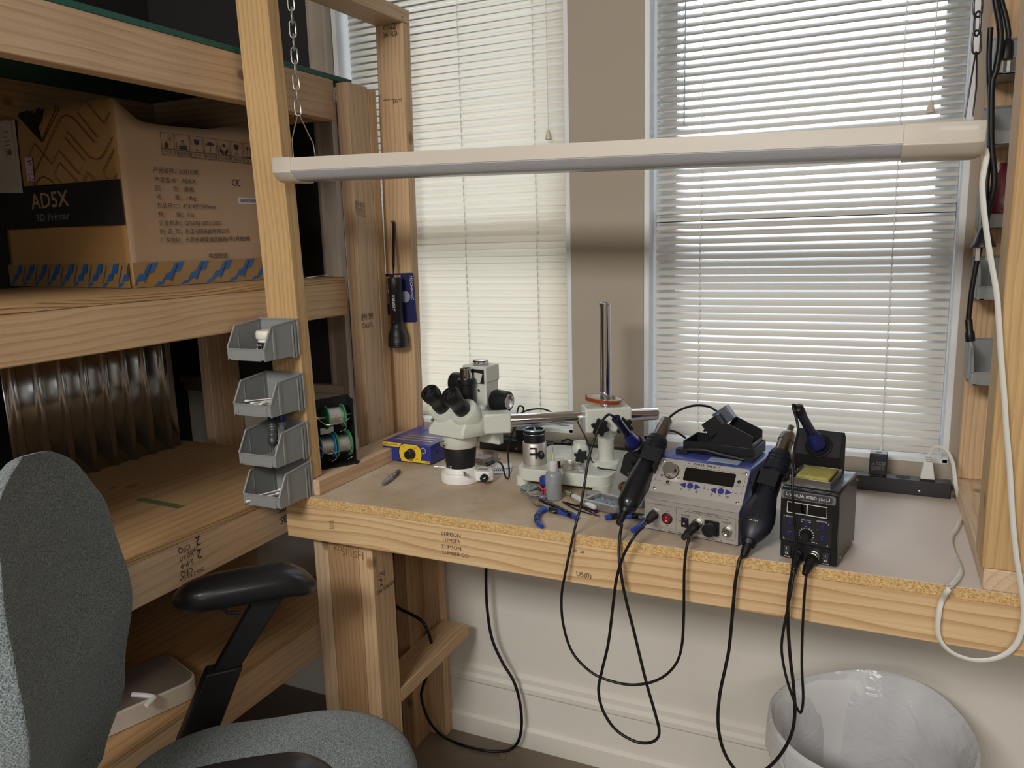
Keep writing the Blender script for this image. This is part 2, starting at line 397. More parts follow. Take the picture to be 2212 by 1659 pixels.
def blind(label, x0, x1, z0, z1, tilt, m, ladders, cord_x, cord_z, wand_x=None, wand_z=0, odd=None):
    yb = YW+.048
    root = thing('window_blind', label, 'blind', ((x0+x1)/2, yb, z1))
    I = Matrix.Translation(-root.location)
    pitch = .0193; wd = .025
    sl = MB(); z = z0+.02; k = 0
    while z < z1-.05:
        a = math.radians(tilt+random.uniform(-1.2, 1.2) + (odd.get(k, 0) if odd else 0)); pr = []
        for t in (-1, -.5, 0, .5, 1):
            u = t*wd/2; bow = .0022*(1-t*t)
            # room edge low, outer edge high, bowed towards the room
            pr.append((yb+u*math.cos(a)-bow*math.sin(a), z+u*math.sin(a)+bow*math.cos(a)))
        sag = random.uniform(-.0006, .0006); n = 5
        vs = [V((x, p[0], p[1]+sag)) for x in (x0, x1) for p in pr]
        sl.add(vs, [(i, i+1, n+i+1, n+i) for i in range(n-1)], I); z += pitch; k += 1
    sl.build('slats', m, root, smooth=60)
    br = MB(); br.bb((x0, yb-.013, z0), (x1, yb+.013, z0+.012), I); br.build('bottom_rail', m, root, bevel=.003)
    hr = MB(); hr.bb((x0, yb-.016, z1-.035), (x1, yb+.016, z1), I); hr.build('head_rail', WHITEP, root, bevel=.002)
    lc = MB()
    for lx in ladders:
        lc.cyl(I @ V((lx, yb-.0135, z0)), I @ V((lx, yb-.0135, z1)), .0007, seg=6); lc.cyl(I @ V((lx, yb+.0135, z0)), I @ V((lx, yb+.0135, z1)), .0007, seg=6)
        zz = z0+.02-pitch*.55
        while zz < z1-.05:
            lc.tube([I @ V((lx+.0012, yb-.0142, zz+.010)), I @ V((lx+.0005, yb-.0150, zz+.0055)), I @ V((lx, yb-.0140, zz))], .0016, 6); zz += pitch
    lc.build('ladder_cord', CORD, root)
    for cx, cz in cord_x:
        c = MB(); c.cyl(I @ V((cx, yb-.022, cz)), I @ V((cx, yb-.022, z1-.02)), .0011, seg=6); oc = c.build('pull_cord', CORD, root)
        if cz > cord_z-9:
            t = MB(); t.lathe([(.003, 0), (.0045, -.004), (.0085, -.022), (.0085, -.026), (.004, -.027)], I @ V((cx, yb-.022, cz)), (0, 0, 1), 14); t.build('tassel', mat('tassel_ivory', (214, 200, 178), .5), oc)
    if wand_x is not None:
        w = MB(); w.cyl(I @ V((wand_x, yb-.024, wand_z)), I @ V((wand_x, yb-.024, z1-.02)), .004, seg=6)
        w.build('tilt_wand', mat('clear_wand', (225, 230, 232), .1, trans=.8), root)
SUNGLOWSLAT = slatmat('sun_glow_slats', (238, 230, 212), .5)  # same white slats as the right blind, warm sun glow painted into the colour
WHITESLAT = slatmat('white_slats', (216, 210, 200), .24)
YB = YW+.048
blind('mini blind with almost closed slats tinted with sun glow, left of the wall pier', W1[0]+.030, W1[1]-.004, 1.0, 2.54, 66, SUNGLOWSLAT,
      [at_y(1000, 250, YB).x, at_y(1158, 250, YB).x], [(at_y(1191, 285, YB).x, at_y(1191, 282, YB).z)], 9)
blind('mini blind with half open white slats, right of the wall pier', W2[0]+.022, W2[1]-.018, 1.0, 2.54, 46, WHITESLAT,
      [at_y(1519, 250, YB).x, at_y(1945, 250, YB).x], [(at_y(2010, 220, YB).x, at_y(2010, 220, YB).z)], 9, at_y(1482, 150, YB).x, at_y(1482, 272, YB).z, {38: -20})
# ------------------------------------------------------------------ lumber
def lumber(name, parent, p0, p1, w, t, m, up=(0, 0, 1), bevel=.0025):
    """sawn board from p0 to p1 (centre line); w across, t along up; grain = local X"""
    p0 = V(p0); p1 = V(p1); L = (p1-p0).length
    x = (p1-p0).normalized(); z = V(up); z = (z-x*z.dot(x)).normalized(); y = z.cross(x)
    M = Matrix((x, y, z)).transposed().to_4x4(); M.translation = (p0+p1)/2
    o = MB().box((0, 0, 0), (L, w, t)).build(name, m, parent, inv(parent) @ M, bevel=bevel, smooth=30)
    return o
def board(name, parent, lo, hi, ax, m, bevel=.0025):
    lo = V(lo); hi = V(hi); c = (lo+hi)/2; d = hi-lo
    a = V((0, 0, 0)); a[ax] = d[ax]/2
    up = (0, 0, 1) if ax != 2 else (0, 1, 0)
    w, t = ((d[1], d[2]), (d[0], d[2]), (d[0], d[1]))[ax]
    return lumber(name, parent, c-a, c+a, w, t, m, up, bevel)

def topmat():
    m, nt, b = nmat('worktop_particle'); N = nt.nodes.new; L = nt.links.new
    tc = N('ShaderNodeTexCoord')
    sx = N('ShaderNodeSeparateXYZ'); L(tc.outputs['Normal'], sx.inputs[0])
    vo = N('ShaderNodeTexVoronoi'); vo.inputs['Scale'].default_value = 480; L(tc.outputs['Object'], vo.inputs['Vector'])
    sp = N('ShaderNodeSeparateColor'); L(vo.outputs['Color'], sp.inputs[0])
    rp = N('ShaderNodeValToRGB'); e = rp.color_ramp.elements; e[0].color = srgb(168, 128, 76); e[1].color = srgb(222, 190, 134); e.new(.4).color = srgb(200, 162, 104)
    L(sp.outputs[0], rp.inputs['Fac'])
    # worn, stained upper face
    n1 = N('ShaderNodeTexNoise'); n1.inputs['Scale'].default_value = 4.5; n1.inputs['Detail'].default_value = 8; n1.inputs['Roughness'].default_value = .65; L(tc.outputs['Object'], n1.inputs['Vector'])
    r1 = N('ShaderNodeValToRGB'); e = r1.color_ramp.elements; e[0].position = .3; e[0].color = srgb(172, 146, 112); e[1].position = .62; e[1].color = srgb(204, 184, 160)
    L(n1.outputs['Fac'], r1.inputs['Fac'])
    st = N('ShaderNodeVectorMath'); st.operation = 'MULTIPLY'; st.inputs[1].default_value = (5, 11, 11); L(tc.outputs['Object'], st.inputs[0])
    n2 = N('ShaderNodeTexNoise'); n2.inputs['Scale'].default_value = 1.3; n2.inputs['Detail'].default_value = 7; n2.inputs['Roughness'].default_value = .7; L(st.outputs[0], n2.inputs['Vector'])
    r2 = N('ShaderNodeValToRGB'); e = r2.color_ramp.elements; e[0].position = .6; e[0].color = (0, 0, 0, 1); e[1].position = .78; e[1].color = (.75, .75, .75, 1); L(n2.outputs['Fac'], r2.inputs['Fac'])
    # spills are thickest along the used left half
    so = N('ShaderNodeSeparateXYZ'); L(tc.outputs['Object'], so.inputs[0])
    mr = N('ShaderNodeMapRange'); mr.inputs['From Min'].default_value = .35; mr.inputs['From Max'].default_value = -.55; mr.inputs['To Min'].default_value = .15; mr.inputs['To Max'].default_value = 1; L(so.outputs['X'], mr.inputs['Value'])
    ml = N('ShaderNodeMath'); ml.operation = 'MULTIPLY'; L(r2.outputs['Color'], ml.inputs[0]); L(mr.outputs[0], ml.inputs[1])
    mx = N('ShaderNodeMix'); mx.data_type = 'RGBA'; mx.inputs['B'].default_value = srgb(120, 88, 58); L(ml.outputs[0], mx.inputs['Factor']); L(r1.outputs['Color'], mx.inputs['A'])
    # window glare painted into the colour: right end turns paler and greyer
    m5 = N('ShaderNodeMapRange'); m5.inputs['From Min'].default_value = -.1; m5.inputs['From Max'].default_value = .5; L(so.outputs['X'], m5.inputs['Value'])
    mc = N('ShaderNodeMix'); mc.data_type = 'RGBA'; mc.inputs['B'].default_value = srgb(206, 192, 180); L(m5.outputs[0], mc.inputs['Factor']); L(mx.outputs['Result'], mc.inputs['A'])
    gt = N('ShaderNodeMath'); gt.operation = 'GREATER_THAN'; gt.inputs[1].default_value = .6; L(sx.outputs['Z'], gt.inputs[0])
    mm = N('ShaderNodeMix'); mm.data_type = 'RGBA'; L(gt.outputs[0], mm.inputs['Factor']); L(rp.outputs['Color'], mm.inputs['A']); L(mc.outputs['Result'], mm.inputs['B'])
    L(mm.outputs['Result'], b.inputs['Base Color']); b.inputs['Roughness'].default_value = .6
    bp = N('ShaderNodeBump'); bp.inputs['Strength'].default_value = .15; bp.inputs['Distance'].default_value = .001; L(vo.outputs['Distance'], bp.inputs['Height']); L(bp.outputs['Normal'], b.inputs['Normal'])
    return m

# ------------------------------------------------------------------ workbench
bench = thing('workbench', 'long pine framed workbench with a particle board top under the windows', 'workbench', (-.43, .28, 0))
B = bench
board('worktop', B, (-1.284, 0, .922), (.46, .562, ZT), 0, topmat(), bevel=.0012)
fb = board('front_rail', B, (-1.282, 0, .836), (.46, .038, .922), 0, PINE_GRAIN)
board('rear_rail', B, (-1.16, .505, .836), (.46, .541, .922), 0, PINE_DARK)
board('side_ledge', B, (-1.277, .0165, ZT), (-1.188, .528, ZL), 1, PINE_PALE)
board('side_ledge', B, (.185, 0, ZT), (.274, .566, ZL), 1, PINE_PALE)
fp = lumber('upright_post', B, (-1.2515, .0365, ZL), (-1.291, .0365, 2.72), .089, .038, PINE_YELLOW, (0, 1, 0))
rp_ = lumber('upright_post', B, (-1.2715, .5485, ZT), (-1.252, .5485, 2.130), .089, .038, PINE, (0, 1, 0))
lumber('top_rail', B, (-1.262, .0, 2.149), (-1.252, .568, 2.149), .089, .038, PINE_PALE)
board('upright_post', B, (.181, 0, ZL), (.275, .084, 2.72), 2, PINE_YELLOW)
board('upright_post', B, (.188, .528, ZL), (.277, .566, 2.72), 2, PINE)
yl = .040
xa, xb_, xc, xd = (at_y(x, 1200, yl).x for x in (679, 709, 774, 803))
la = board('leg', B, (xa, yl, 0), (xb_-.001, yl+.089, .836), 2, PINE_PALE)
lb = board('leg', B, (xb_, yl, 0), (xc-.001, yl+.038, .836), 2, PINE_DARK)
lc_ = board('leg', B, (xc, yl, 0), (xd, yl+.089, .836), 2, PINE)
ye = .505
x1, x2 = at_y(895, 1300, ye).x, at_y(951, 1300, ye).x
board('leg', B, (x1, ye, 0), (x2, ye+.038, .836), 2, PINE)
x3, x4 = at_y(848, 1300, .40).x, at_y(875, 1300, .40).x
board('leg', B, (x3, .415, 0), (x4, .504, .836), 2, PINE_DARK)
zb = at_y(952, 1336, ye).z
board('leg_brace', B, (xd-.089, yl+.089, zb-.038), (xd, ye, zb), 1, PINE)
# grade stamps
def stamp(parent, o, x, y, items, m=INKFAINT): lettering(items, inv(parent) @ frame(o, x, y), m, parent, 'grade_stamp', .0006)
P = at_y(952, 1140, 0); stamp(B, P+V((0, -.0005, 0)), (1, 0, 0), (0, 0, 1), [('STIMSON', .0085, 0, -.016), ('LUMBER', .0085, .004, -.03), ('STIMSON', .0085, 0, -.046), ('LUMBER CO', .0085, .002, -.06)])
P = at_y(716, 1122, 0); stamp(B, P+V((0, -.0005, 0)), (0, 0, -1), (1, 0, 0), [('||||||||', .008, 0, 0), ('8 1 0 0', .005, .004, -.007)])
P = at_y(1238, 1185, 0); stamp(B, P+V((0, -.0005, 0)), (1, 0, 0), (0, 0, 1), [('= =', .012, 0, -.01), ('U5(0)', .010, .006, -.058)])
P = at_y(760, 1500, yl); stamp(B, V((P.x-.018, yl-.0005, .30)), (0, 0, 1), (-1, 0, 0), [('STIMSON', .012, 0, 0), ('LUMBER', .012, .01, -.018), ('PINE', .010, -.02, .016)], mat('burnt_ink', (140, 100, 62), .8))
P = at_y(722, 1186, yl); stamp(B, V((P.x, yl-.0005, .80)), (1, 0, 0), (0, 0, 1), [('KD', .012, 0, 0), ('SFI', .02, .02, -.01), ('SFI', .02, .055, -.012)], mat('burnt_ink', (140, 100, 62), .8))
P = at_x(805, 1245, xd); stamp(B, V((xd+.0005, P.y+.012, .735)), (0, 1, 0), (0, 0, 1), [('CFQ', .010, .01, 0), ('2', .02, .012, -.024), ('240-3 NLGA', .010, 0, -.04)], INK)
P = at_y(828, 62, .5295); Q = at_y(828, 225, .5295)
stamp(B, V((P.x, .5285, P.z)), (1, 0, 0), (0, 0, 1), [('KD-HT', .010, .024, .012), ('CFQ', .011, .0, -.004), ('2', .016, .030, -.006), ('240-3 NLGA', .013, 0, -.024, 'LEFT', .046)], INK)
stamp(B, V((Q.x, .5285, Q.z)), (1, 0, 0), (0, 0, 1), [('MADE IN', .004, 0, .008, 'LEFT', .032), ('[X/=]', .010, .033, 0)], INK)

# ------------------------------------------------------------------ shelving
shelf = thing('shelving_unit', 'deep pine and plywood shelving unit along the left wall with a green edged top', 'shelves', (-1.62, -1.1, 0))
H = shelf
Y0 = -2.6
GREENP = mat('green_paint', (38, 92, 82), .6, var=.25, vscale=60, bump=.2, bscale=120)
board('shelf_top', H, (-2.02, Y0, 1.967), (XS, .453, 1.980), 1, GREENP, .001)
for z1, m in ((1.4355, PLY), (.914, PLY), (.5245, PLY)):
    board('shelf_board', H, (-2.02, Y0, z1), (XS, .365, z1+.0148), 1, m, .0008)
    board('shelf_edge', H, (XS-.0002, Y0, z1+.0006), (XS+.0008, .365, z1+.0142), 1, PLY_EDGE, 0)
fbm = [board('shelf_beam', H, (XS-.038, Y0, a), (XS, .370, b), 1, m) for a, b, m in ((1.864, 1.967, PINE_PALE), (1.345, 1.4355, PINE), (.818, .914, PINE_PALE), (.430, .5245, PINE_PALE))]
for a, b in ((1.870, 1.967), (1.345, 1.4355), (.824, .914), (.434, .5245)):
    board('shelf_beam', H, (-2.02, Y0, a), (-1.982, .393, b), 1, PINE_DARK)
    for yc in (.355, -.9, -2.2): board('cross_beam', H, (-1.98, yc, a), (XS-.039, yc+.038, b), 0, PINE_DARK)
zt = at_y(733, 178, .371).z
board('corner_post', H, (-1.327, .371, 0), (-1.2885, .462, zt), 2, PINE_PALE)
board('corner_post', H, (-1.380, .463, 0), (-1.2885, .502, zt-.004), 2, PINE)
board('corner_post', H, (-1.980, .432, .0), (-1.942, .480, 1.966), 2, PINE_PALE)
board('corner_post', H, (-1.980, .481, .0), (-1.942, .566, 1.966), 2, PINE)
for x in (-2.02, -1.37): board('corner_post', H, (x, Y0-.04, 0), (x+.038, Y0, 1.966), 2, PINE)
# stamps on the beams and posts
P = at_x(413, 1205, XS); k = inv(H)
stamp(H, V((XS+.0012, P.y, .870)), (0, -1, 0), (0, 0, -1), [('2', .022, -.03, -.012), ('S-P-F', .012, -.004, .002), ('CFQ', .012, .0, .02), ('240-3 NLGA', .009, -.03, .032), ('KD-HT', .009, -.005, -.014), ('2', .022, -.03, -.042), ('CFQ', .012, .0, -.034), ('240-3', .009, -.02, -.02)], INK)
P = at_x(603, 1140, XS); stamp(H, V((XS+.0012, P.y, .878)), (0, 1, 0), (0, 0, 1), [('SELECT', .018, 0, 0), ('SELECT', .018, .004, -.03)], INK)
P = at_x(766, 450, -1.288)
for i in range(4): stamp(H, V((-1.2881, P.y+.012*i+.002, P.z-.002*i+.022)), (0, 0, -1), (0, 1, 0), [('SELECT', .0085, 0, 0)], INKFAINT)
P = at_x(780, 690, -1.288)
stamp(H, V((-1.2881, P.y, P.z)), (0, 1, 0), (0, 0, 1), [('IPM SM', .018, 0, -.004, 'LEFT', .055), ('CASFL', .014, .0, -.026, 'LEFT', .055)], INKFAINT)
# strip of green tape left on the lower shelf
TG = mat('green_tape', (110, 122, 84), .5, alpha=.8)
A = at_z(298, 1078, .9288); Bp = at_z(392, 1096, .9288); dd = (Bp-A).normalized(); nn = V((-dd.y, dd.x, 0))*.011
tp = MB(); n = 9
tp.ring_stack([[A+(Bp-A)*(i/n)+nn*(1+.12*math.sin(i*2.1))+V((0, 0, .0006)), A+(Bp-A)*(i/n)-nn*(1+.1*math.cos(i*1.7))+V((0, 0, .0006)), A+(Bp-A)*(i/n)-nn+V((0, 0, .0001)), A+(Bp-A)*(i/n)+nn+V((0, 0, .0001))] for i in range(n+1)])
tag(tp.build('tape_strip', TG), 'faded green tape strip stuck on the plywood shelf behind the chair', 'tape')

# ------------------------------------------------------------------ ribbed metal sheet
GALV = mat('galvanised_steel', (206, 208, 208), .2, 1, var=.12, vscale=5, bump=.04, bscale=30)
ya, yb2 = at_x(18, 900, -1.965).y, at_x(393, 960, -1.965).y
L_ = yb2-ya; ms = MB(); pf = [(0, 0)]
nr = 8; pt = L_/nr
for i in range(nr):
    y = ya+pt*i+.012
    pf += [(y-ya, 0), (y-ya+.002, .0005), (y-ya+.007, .0115), (y-ya+.009, .012), (y-ya+.017, .012), (y-ya+.019, .0115), (y-ya+.024, .0005), (y-ya+.026, 0)]
pf.append((L_, 0))
rows = []
for z in (.9295, 1.40): rows.append([V((-1.97+b+(-.004 if z > 1 else 0), ya+a, z)) for a, b in pf])
n = len(pf); ms.add(rows[0]+rows[1], [(i, i+1, n+i+1, n+i) for i in range(n-1)])
tag(ms.build('metal_sheet', GALV, smooth=20, solid=.0012), 'ribbed galvanised metal sheet leaning at the back of the lower plywood shelf', 'metal sheet')
# ------------------------------------------------------------------ cardboard box
BC = V((-1.556, -.135, 1.4506))
BU = V((math.cos(math.radians(80)), math.sin(math.radians(80)), 0)); BV = V((-BU.y, BU.x, 0)); UP = V((0, 0, 1))
box = thing('cardboard_box', 'large brown cardboard box on the middle shelf with black band and blue printed tape', 'cardboard box', BC + BU*.22 + BV*.28)
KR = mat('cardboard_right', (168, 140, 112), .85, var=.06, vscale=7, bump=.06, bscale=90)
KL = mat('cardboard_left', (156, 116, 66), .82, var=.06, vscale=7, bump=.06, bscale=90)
I = inv(box)
LW, RW = .60, .46
def tops(k, n):  # ragged, sprung-open upper edges; k: 0 right, 1 left
    pr = ([(0, .419), (.02, .405), (.057, .376), (.12, .372), (.23, .375), (.333, .393), (.46, .40)] if k == 0 else [(0, .419), (.12, .428), (.245, .432), (.42, .437), (.60, .426)])
    out = []
    for i in range(n+1):
        u = (RW if k == 0 else LW)*i/n
        for (a, za), (b, zb) in zip(pr, pr[1:]):
            if a <= u <= b+1e-9: out.append((u, za+(zb-za)*(u-a)/(b-a))); break
    return out
def bump_(u, z, w): return .004*math.sin(u*14)*math.sin(z*9)
def wall_(k, m, name):
    n = 28; rows = 14; vs = []
    ax, nn = (BU, BV) if k == 0 else (BV, BU)
    for (u, zt_) in tops(k, n):
        for j in range(rows+1):
            z = zt_*j/rows
            lean = (.012*max(0, (z-.36)/.06) if k == 0 else .006*max(0, (z-.38)/.05))
            vs.append(BC + ax*u + UP*z + nn*((0 if u < .004 else bump_(u, z, 1)*min(1, u*20)) + lean*min(1, u*12)))
    fs = [(a*(rows+1)+b, (a+1)*(rows+1)+b, (a+1)*(rows+1)+b+1, a*(rows+1)+b+1) for a in range(n) for b in range(rows)]
    mb = MB(); mb.add(vs, fs, I)
    return mb
mb = wall_(0, KR, ''); mb.build('right_wall', KR, box, solid=.004)
mb = wall_(1, KL, ''); mb.build('left_wall', KL, box, solid=.004)
mb = MB()
P = [BC+BU*.004+BV*.004, BC+BU*RW+BV*.004, BC+BU*RW+BV*LW, BC+BU*.004+BV*LW]
mb.ring_stack([[p+UP*.001 for p in P], [p+UP*.006 for p in P]]).f
for a, b in ((P[1], P[2]), (P[2], P[3])):
    mb.add([a, b, b+UP*.39, a+UP*.39], [(0, 1, 2, 3)])
mb2 = MB(); mb2.add(mb.v, mb.f, I); mb2.build('back_walls', KR, box, solid=.004)
FR = I @ frame(BC - BV*.0065, BU, UP)          # right face, x along the face
FL = I @ frame(BC - BU*.0068, -BV, UP)         # left face, x grows to the corner
rows = [('产品名称：3D打印机', .2646, .1953), ('产品型号：AD5X', .2431, .182), ('颜        色：黑色', .2235, .176), ('毛        重：14kg', .2038, .179), ('包装尺寸：435*435*510mm', .184, .232), ('数        量：1台', .1642, .170), ('企业标准：Q/SZKJ 0002-2023', .1442, .244), ('制  造  商：浙江闪铸集团有限公司', .1242, .265), ('厂家地址：东莞市塘厦镇坚朗路1号2号楼3楼', .1042, .3257)]
lettering([(t, .0098, .0752, z-.001, 'LEFT', xr-.0752) for t, z, xr in rows], FR, mat('box_ink', (58, 46, 42), .85), box, 'printed_lettering')
lettering([('中国制造', .0105, .1988, .062, 'LEFT', .054)], FR, bpy.data.materials['box_ink'], box, 'origin_lettering')
pic = MB(); k = 7; pw = .0335; xs = [.1025, .1416, .1789, .2163, .2545, .2919, .3292]
BI = mat('box_ink_dark', (50, 42, 44), .85)
for i, x in enumerate(xs):
    z1 = .3558-.001*i; z0 = z1-.0505; zm = z0+.0135
    strokes([rect_path(x, z0, x+pw, z1), [(x, zm), (x+pw, zm)]], .0014, FR, mb=pic)
    c = x+pw/2
    def poly(pts): pic.add([(a, b, .0004) for a, b in pts], [tuple(range(len(pts)))], FR)
    if i == 0:
        poly([(c-.010, zm+.010), (c-.004, zm+.017), (c+.002, zm+.010)]); poly([(c-.008, zm+.002), (c, zm+.002), (c, zm+.010), (c-.008, zm+.010)]); poly(circle(c+.005, zm+.024, .002, 8))
        strokes([[(c+.005+.004*math.cos(a*.785), zm+.024+.004*math.sin(a*.785)), (c+.005+.009*math.cos(a*.785), zm+.024+.009*math.sin(a*.785))] for a in range(8)], .0009, FR, mb=pic)
    elif i == 1:
        for d in (0, .005): poly([(c-.011, zm+.003+d), (c+.011, zm+.003+d), (c+.011, zm+.006+d), (c-.011, zm+.006+d)])
    elif i in (2, 5):
        poly([(c-.007, zm+.030), (c+.007, zm+.030), (c+.006, zm+.020), (c, zm+.016), (c-.006, zm+.020)]); strokes([[(c, zm+.016), (c, zm+.005)], [(c-.006, zm+.005), (c+.006, zm+.005)]], .0014, FR, mb=pic)
    elif i == 3:
        poly([(c-.011, zm+.020)]+[(c+.011*math.cos(a), zm+.020+.008*math.sin(a)) for a in (2.6, 2.1, 1.57, 1.05, .5)]+[(c+.011, zm+.020)]); strokes([[(c, zm+.020), (c, zm+.006), (c-.002, zm+.003), (c-.004, zm+.005)]], .0014, FR, mb=pic)
    elif i == 4:
        poly(circle(c, zm+.024, .004, 10)); poly([(c-.006, zm+.002), (c-.001, zm+.002), (c-.003, zm+.010), (c-.009, zm+.016), (c-.010, zm+.024), (c-.012, zm+.010)]); poly([(c+.006, zm+.002), (c+.001, zm+.002), (c+.003, zm+.010), (c+.009, zm+.016), (c+.010, zm+.024), (c+.012, zm+.010)])
    else:
        for d in (-.005, .005):
            strokes([[(c+d, zm+.004), (c+d, zm+.024)]], .0014, FR, mb=pic); poly([(c+d-.003, zm+.022), (c+d+.003, zm+.022), (c+d, zm+.030)])
        strokes([[(c-.011, zm+.002), (c+.011, zm+.002)]], .0018, FR, mb=pic)
pic.build('handling_symbols', BI, box, smooth=0)
caps = ['怕 晒', '堆码极限', '防 雨', '保持干燥', '小心轻放', '易碎品', '向 上']
lettering([('5', .017, xs[1]+pw/2, .3248, 'CENTER')] + [(t, .0058, x+pw/2, .3086-.001*i, 'CENTER') for i, (t, x) in enumerate(zip(caps, xs))], FR, BI, box, 'symbol_captions')
ce = MB()
strokes([[(a, b) for a, b in arc(.2945, .2495, .0075, 60, 300, 10)], [(a, b) for a, b in arc(.3075, .2495, .0075, 60, 300, 10)], [(.300, .2495), (.3062, .2495)]], .0019, FR, mb=ce); ce.build('conformity_mark', BI, box, smooth=0)
lb = MB(); lb.prism(rrect(.062, .0155, .001, 2, .3007, .197), FR, .0006); sk = lb.build('barcode_sticker', mat('sticker_white', (190, 190, 192), .6), box)
bc = MB(); random.seed(3); x = .307
while x < .357:
    w = random.choice((.0006, .001, .0015)); bc.add([(x, .2005, .0008), (x+w, .2005, .0008), (x+w, .2095, .0008), (x, .2095, .0008)], [(0, 1, 2, 3)], FR); x += w+.0009
bc.build('barcode', BI, sk, smooth=0)
# left face: black band with title, line art, tape, labels
band = MB(); band.add([(0.004, .1445, 0), (0.004, .2448, 0), (-.60, .2595, 0), (-.60, .1510, 0)], [(0, 1, 2, 3)], FL)
bd = band.build('black_band', mat('band_black', (24, 22, 20), .7), box, smooth=0)
TAN = mat('band_lettering', (150, 118, 72), .8)
lettering([('AD5X', .0375, -.420, .1975, 'LEFT', .191)], FL, TAN, bd, 'band_title', .0006, .012)
lettering([('3D Printer', .0175, -.406, .166, 'LEFT', .168)], FL, mat('band_grey', (128, 122, 114), .8), bd, 'band_subtitle', .0006)
art = [[(.1196, .4252), (.147, .4062), (.07, .342), (.0842, .3316), (.1654, .394), (.1971, .4042), (.2266, .4006), (.3844, .2851)], [(.106, .4258), (.0351, .3684), (.004, .389)],
       [(.004, .337), (.0501, .3028), (.0665, .2960), (.084, .2944), (.1123, .3005), (.1989, .3665), (.2146, .355), (.135, .294), (.1691, .2675), (.2504, .3289), (.2913, .2992), (.3662, .355), (.406, .3268)],
       [(.004, .310), (.0648, .2639), (.0439, .2476)], [(.1842, .2508), (.2531, .3001), (.288, .2743), (.2603, .2541)], [(.1546, .2512), (.1303, .2694), (.1035, .2493)], [(.004, .257), (.0186, .2459)],
       [(.3852, .2572), (.3661, .2691), (.3408, .2731), (.3155, .2657), (.2916, .2545)]]
la_ = strokes([[(-a, b) for a, b in p] for p in art], .0022, FL); strokes([[(-.2444, .4309), (-.2348, .4244), (-.3284, .3547)]], .0045, FL, mb=la_)
la_.build('line_art', mat('art_ink', (70, 30, 16), .85), box, smooth=0)
bk = MB(); bk.add([(-a, b, .0004) for a, b in ((.4248, .433), (.4290, .4255), (.3284, .3547), (.343, .3925), (.345, .4060), (.366, .4180), (.371, .4345))], [tuple(range(7))], FL)
bk.add([(-a, b, .0004) for a, b in ((.3284, .3547), (.343, .3925), (.324, .4030), (.317, .4200), (.3095, .4345), (.322, .4340), (.362, .417))], [(0, 1, 2, 3, 4, 5, 6)], FL)
bk.build('black_emblem', mat('band_black2', (20, 19, 18), .7), box, smooth=0)
sl_ = MB(); sl_.prism([(-.60, .2480), (-.4575, .2400), (-.4490, .4216), (-.595, .4290)], FL @ Matrix.Translation((0, 0, .0006)), .0012)
sl = sl_.build('shipping_label', mat('label_paper', (176, 164, 142), .7), box)
gr = MB()
strokes([rect_path(-.525, .352, -.488, .363), rect_path(-.520, .338, -.485, .348), [(-.465, .334), (-.468, .420), (-.458, .420)], [(-.520, .395), (-.49, .395)], [(-.520, .383), (-.498, .383)], [(-.520, .372), (-.486, .372)]], .0016, FL, .0022, gr)
gr.add([(-.510, .339, .0021), (-.486, .339, .0021), (-.486, .348, .0021), (-.510, .348, .0021)], [(0, 1, 2, 3)], FL); gr.build('label_print', mat('label_ink', (86, 80, 70), .8), sl, smooth=0)
pk = MB(); pk.prism([(-.4229, .3244), (-.3862, .3219), (-.3882, .2656), (-.4230, .268)], FL @ Matrix.Translation((0, 0, .0004)), .0008)
ps = pk.build('price_sticker', mat('sticker_pink', (196, 170, 176), .6), box)
lettering([('P', .022, 0, 0), ('17 1X', .0125, .022, .010), ('001', .010, .034, -.006)], FL @ frame((-.411, .318, .0014), (.06, -1, 0), (1, .06, 0)), INK, ps, 'sticker_print')
# blue printed tape along the bottom of both faces
TB = mat('packing_tape', (150, 116, 72), .28, coat=.5, bump=.12, bscale=60)
TBL = mat('packing_tape_print', (38, 92, 152), .35, coat=.4)
for nm, F_, L_, sgn in (('right', FR, RW, 1), ('left', FL, LW, -1)):
    t = MB(); n = 18; up = []; dn = []
    for i in range(n+1):
        x = L_*i/n*sgn; up.append((x, .0585+.001*math.sin(i), .0003)); dn.append((x, .001, .0003+.002*(i % 2)))
    t.add(up+dn, [(i, i+1, n+2+i, n+1+i) for i in range(n)], F_)
    tp_ = t.build('packing_tape', TB, box, smooth=30)
    g = MB(); s = .0
    q = 0
    while s < L_-.02:
        x = s*sgn
        # slanted repeats of a bold italic word, drawn as two stepped slabs with pale strokes
        dx = .035*1
        for (o, a0, a1, w) in ((.018, .031, .0575, .026), (.004, .014, .034, .026), (-.010, .002, .014, .022)):
            b = x + (o if sgn > 0 else o-.03)
            sk_ = .5
            pts = [(b+(a0)*sk_-.012, a0), (b+w+a0*sk_-.012, a0+.004), (b+w+a1*sk_-.012, a1), (b+a1*sk_-.012+.003, a1-.003)]
            pts = [(min(max(px, (-L_ if sgn < 0 else 0)), (0 if sgn < 0 else L_)), pz) for px, pz in pts]
            g.add([(px, pz, .0026) for px, pz in pts], [(0, 1, 2, 3)], F_)
        s += .068; q += 1
    g.build('tape_print', TBL, tp_, smooth=0)
    s = .034; it = MB()
    TI = mat('tape_ink', (84, 84, 92), .6)
    for i in range(int((L_-.05)/.068)): strokes([[(sgn*(s+.068*i)-.012, .012), (sgn*(s+.068*i)+.010, .052)]], .0035, F_, .0026).build('tape_small_print', TI, tp_, smooth=0)

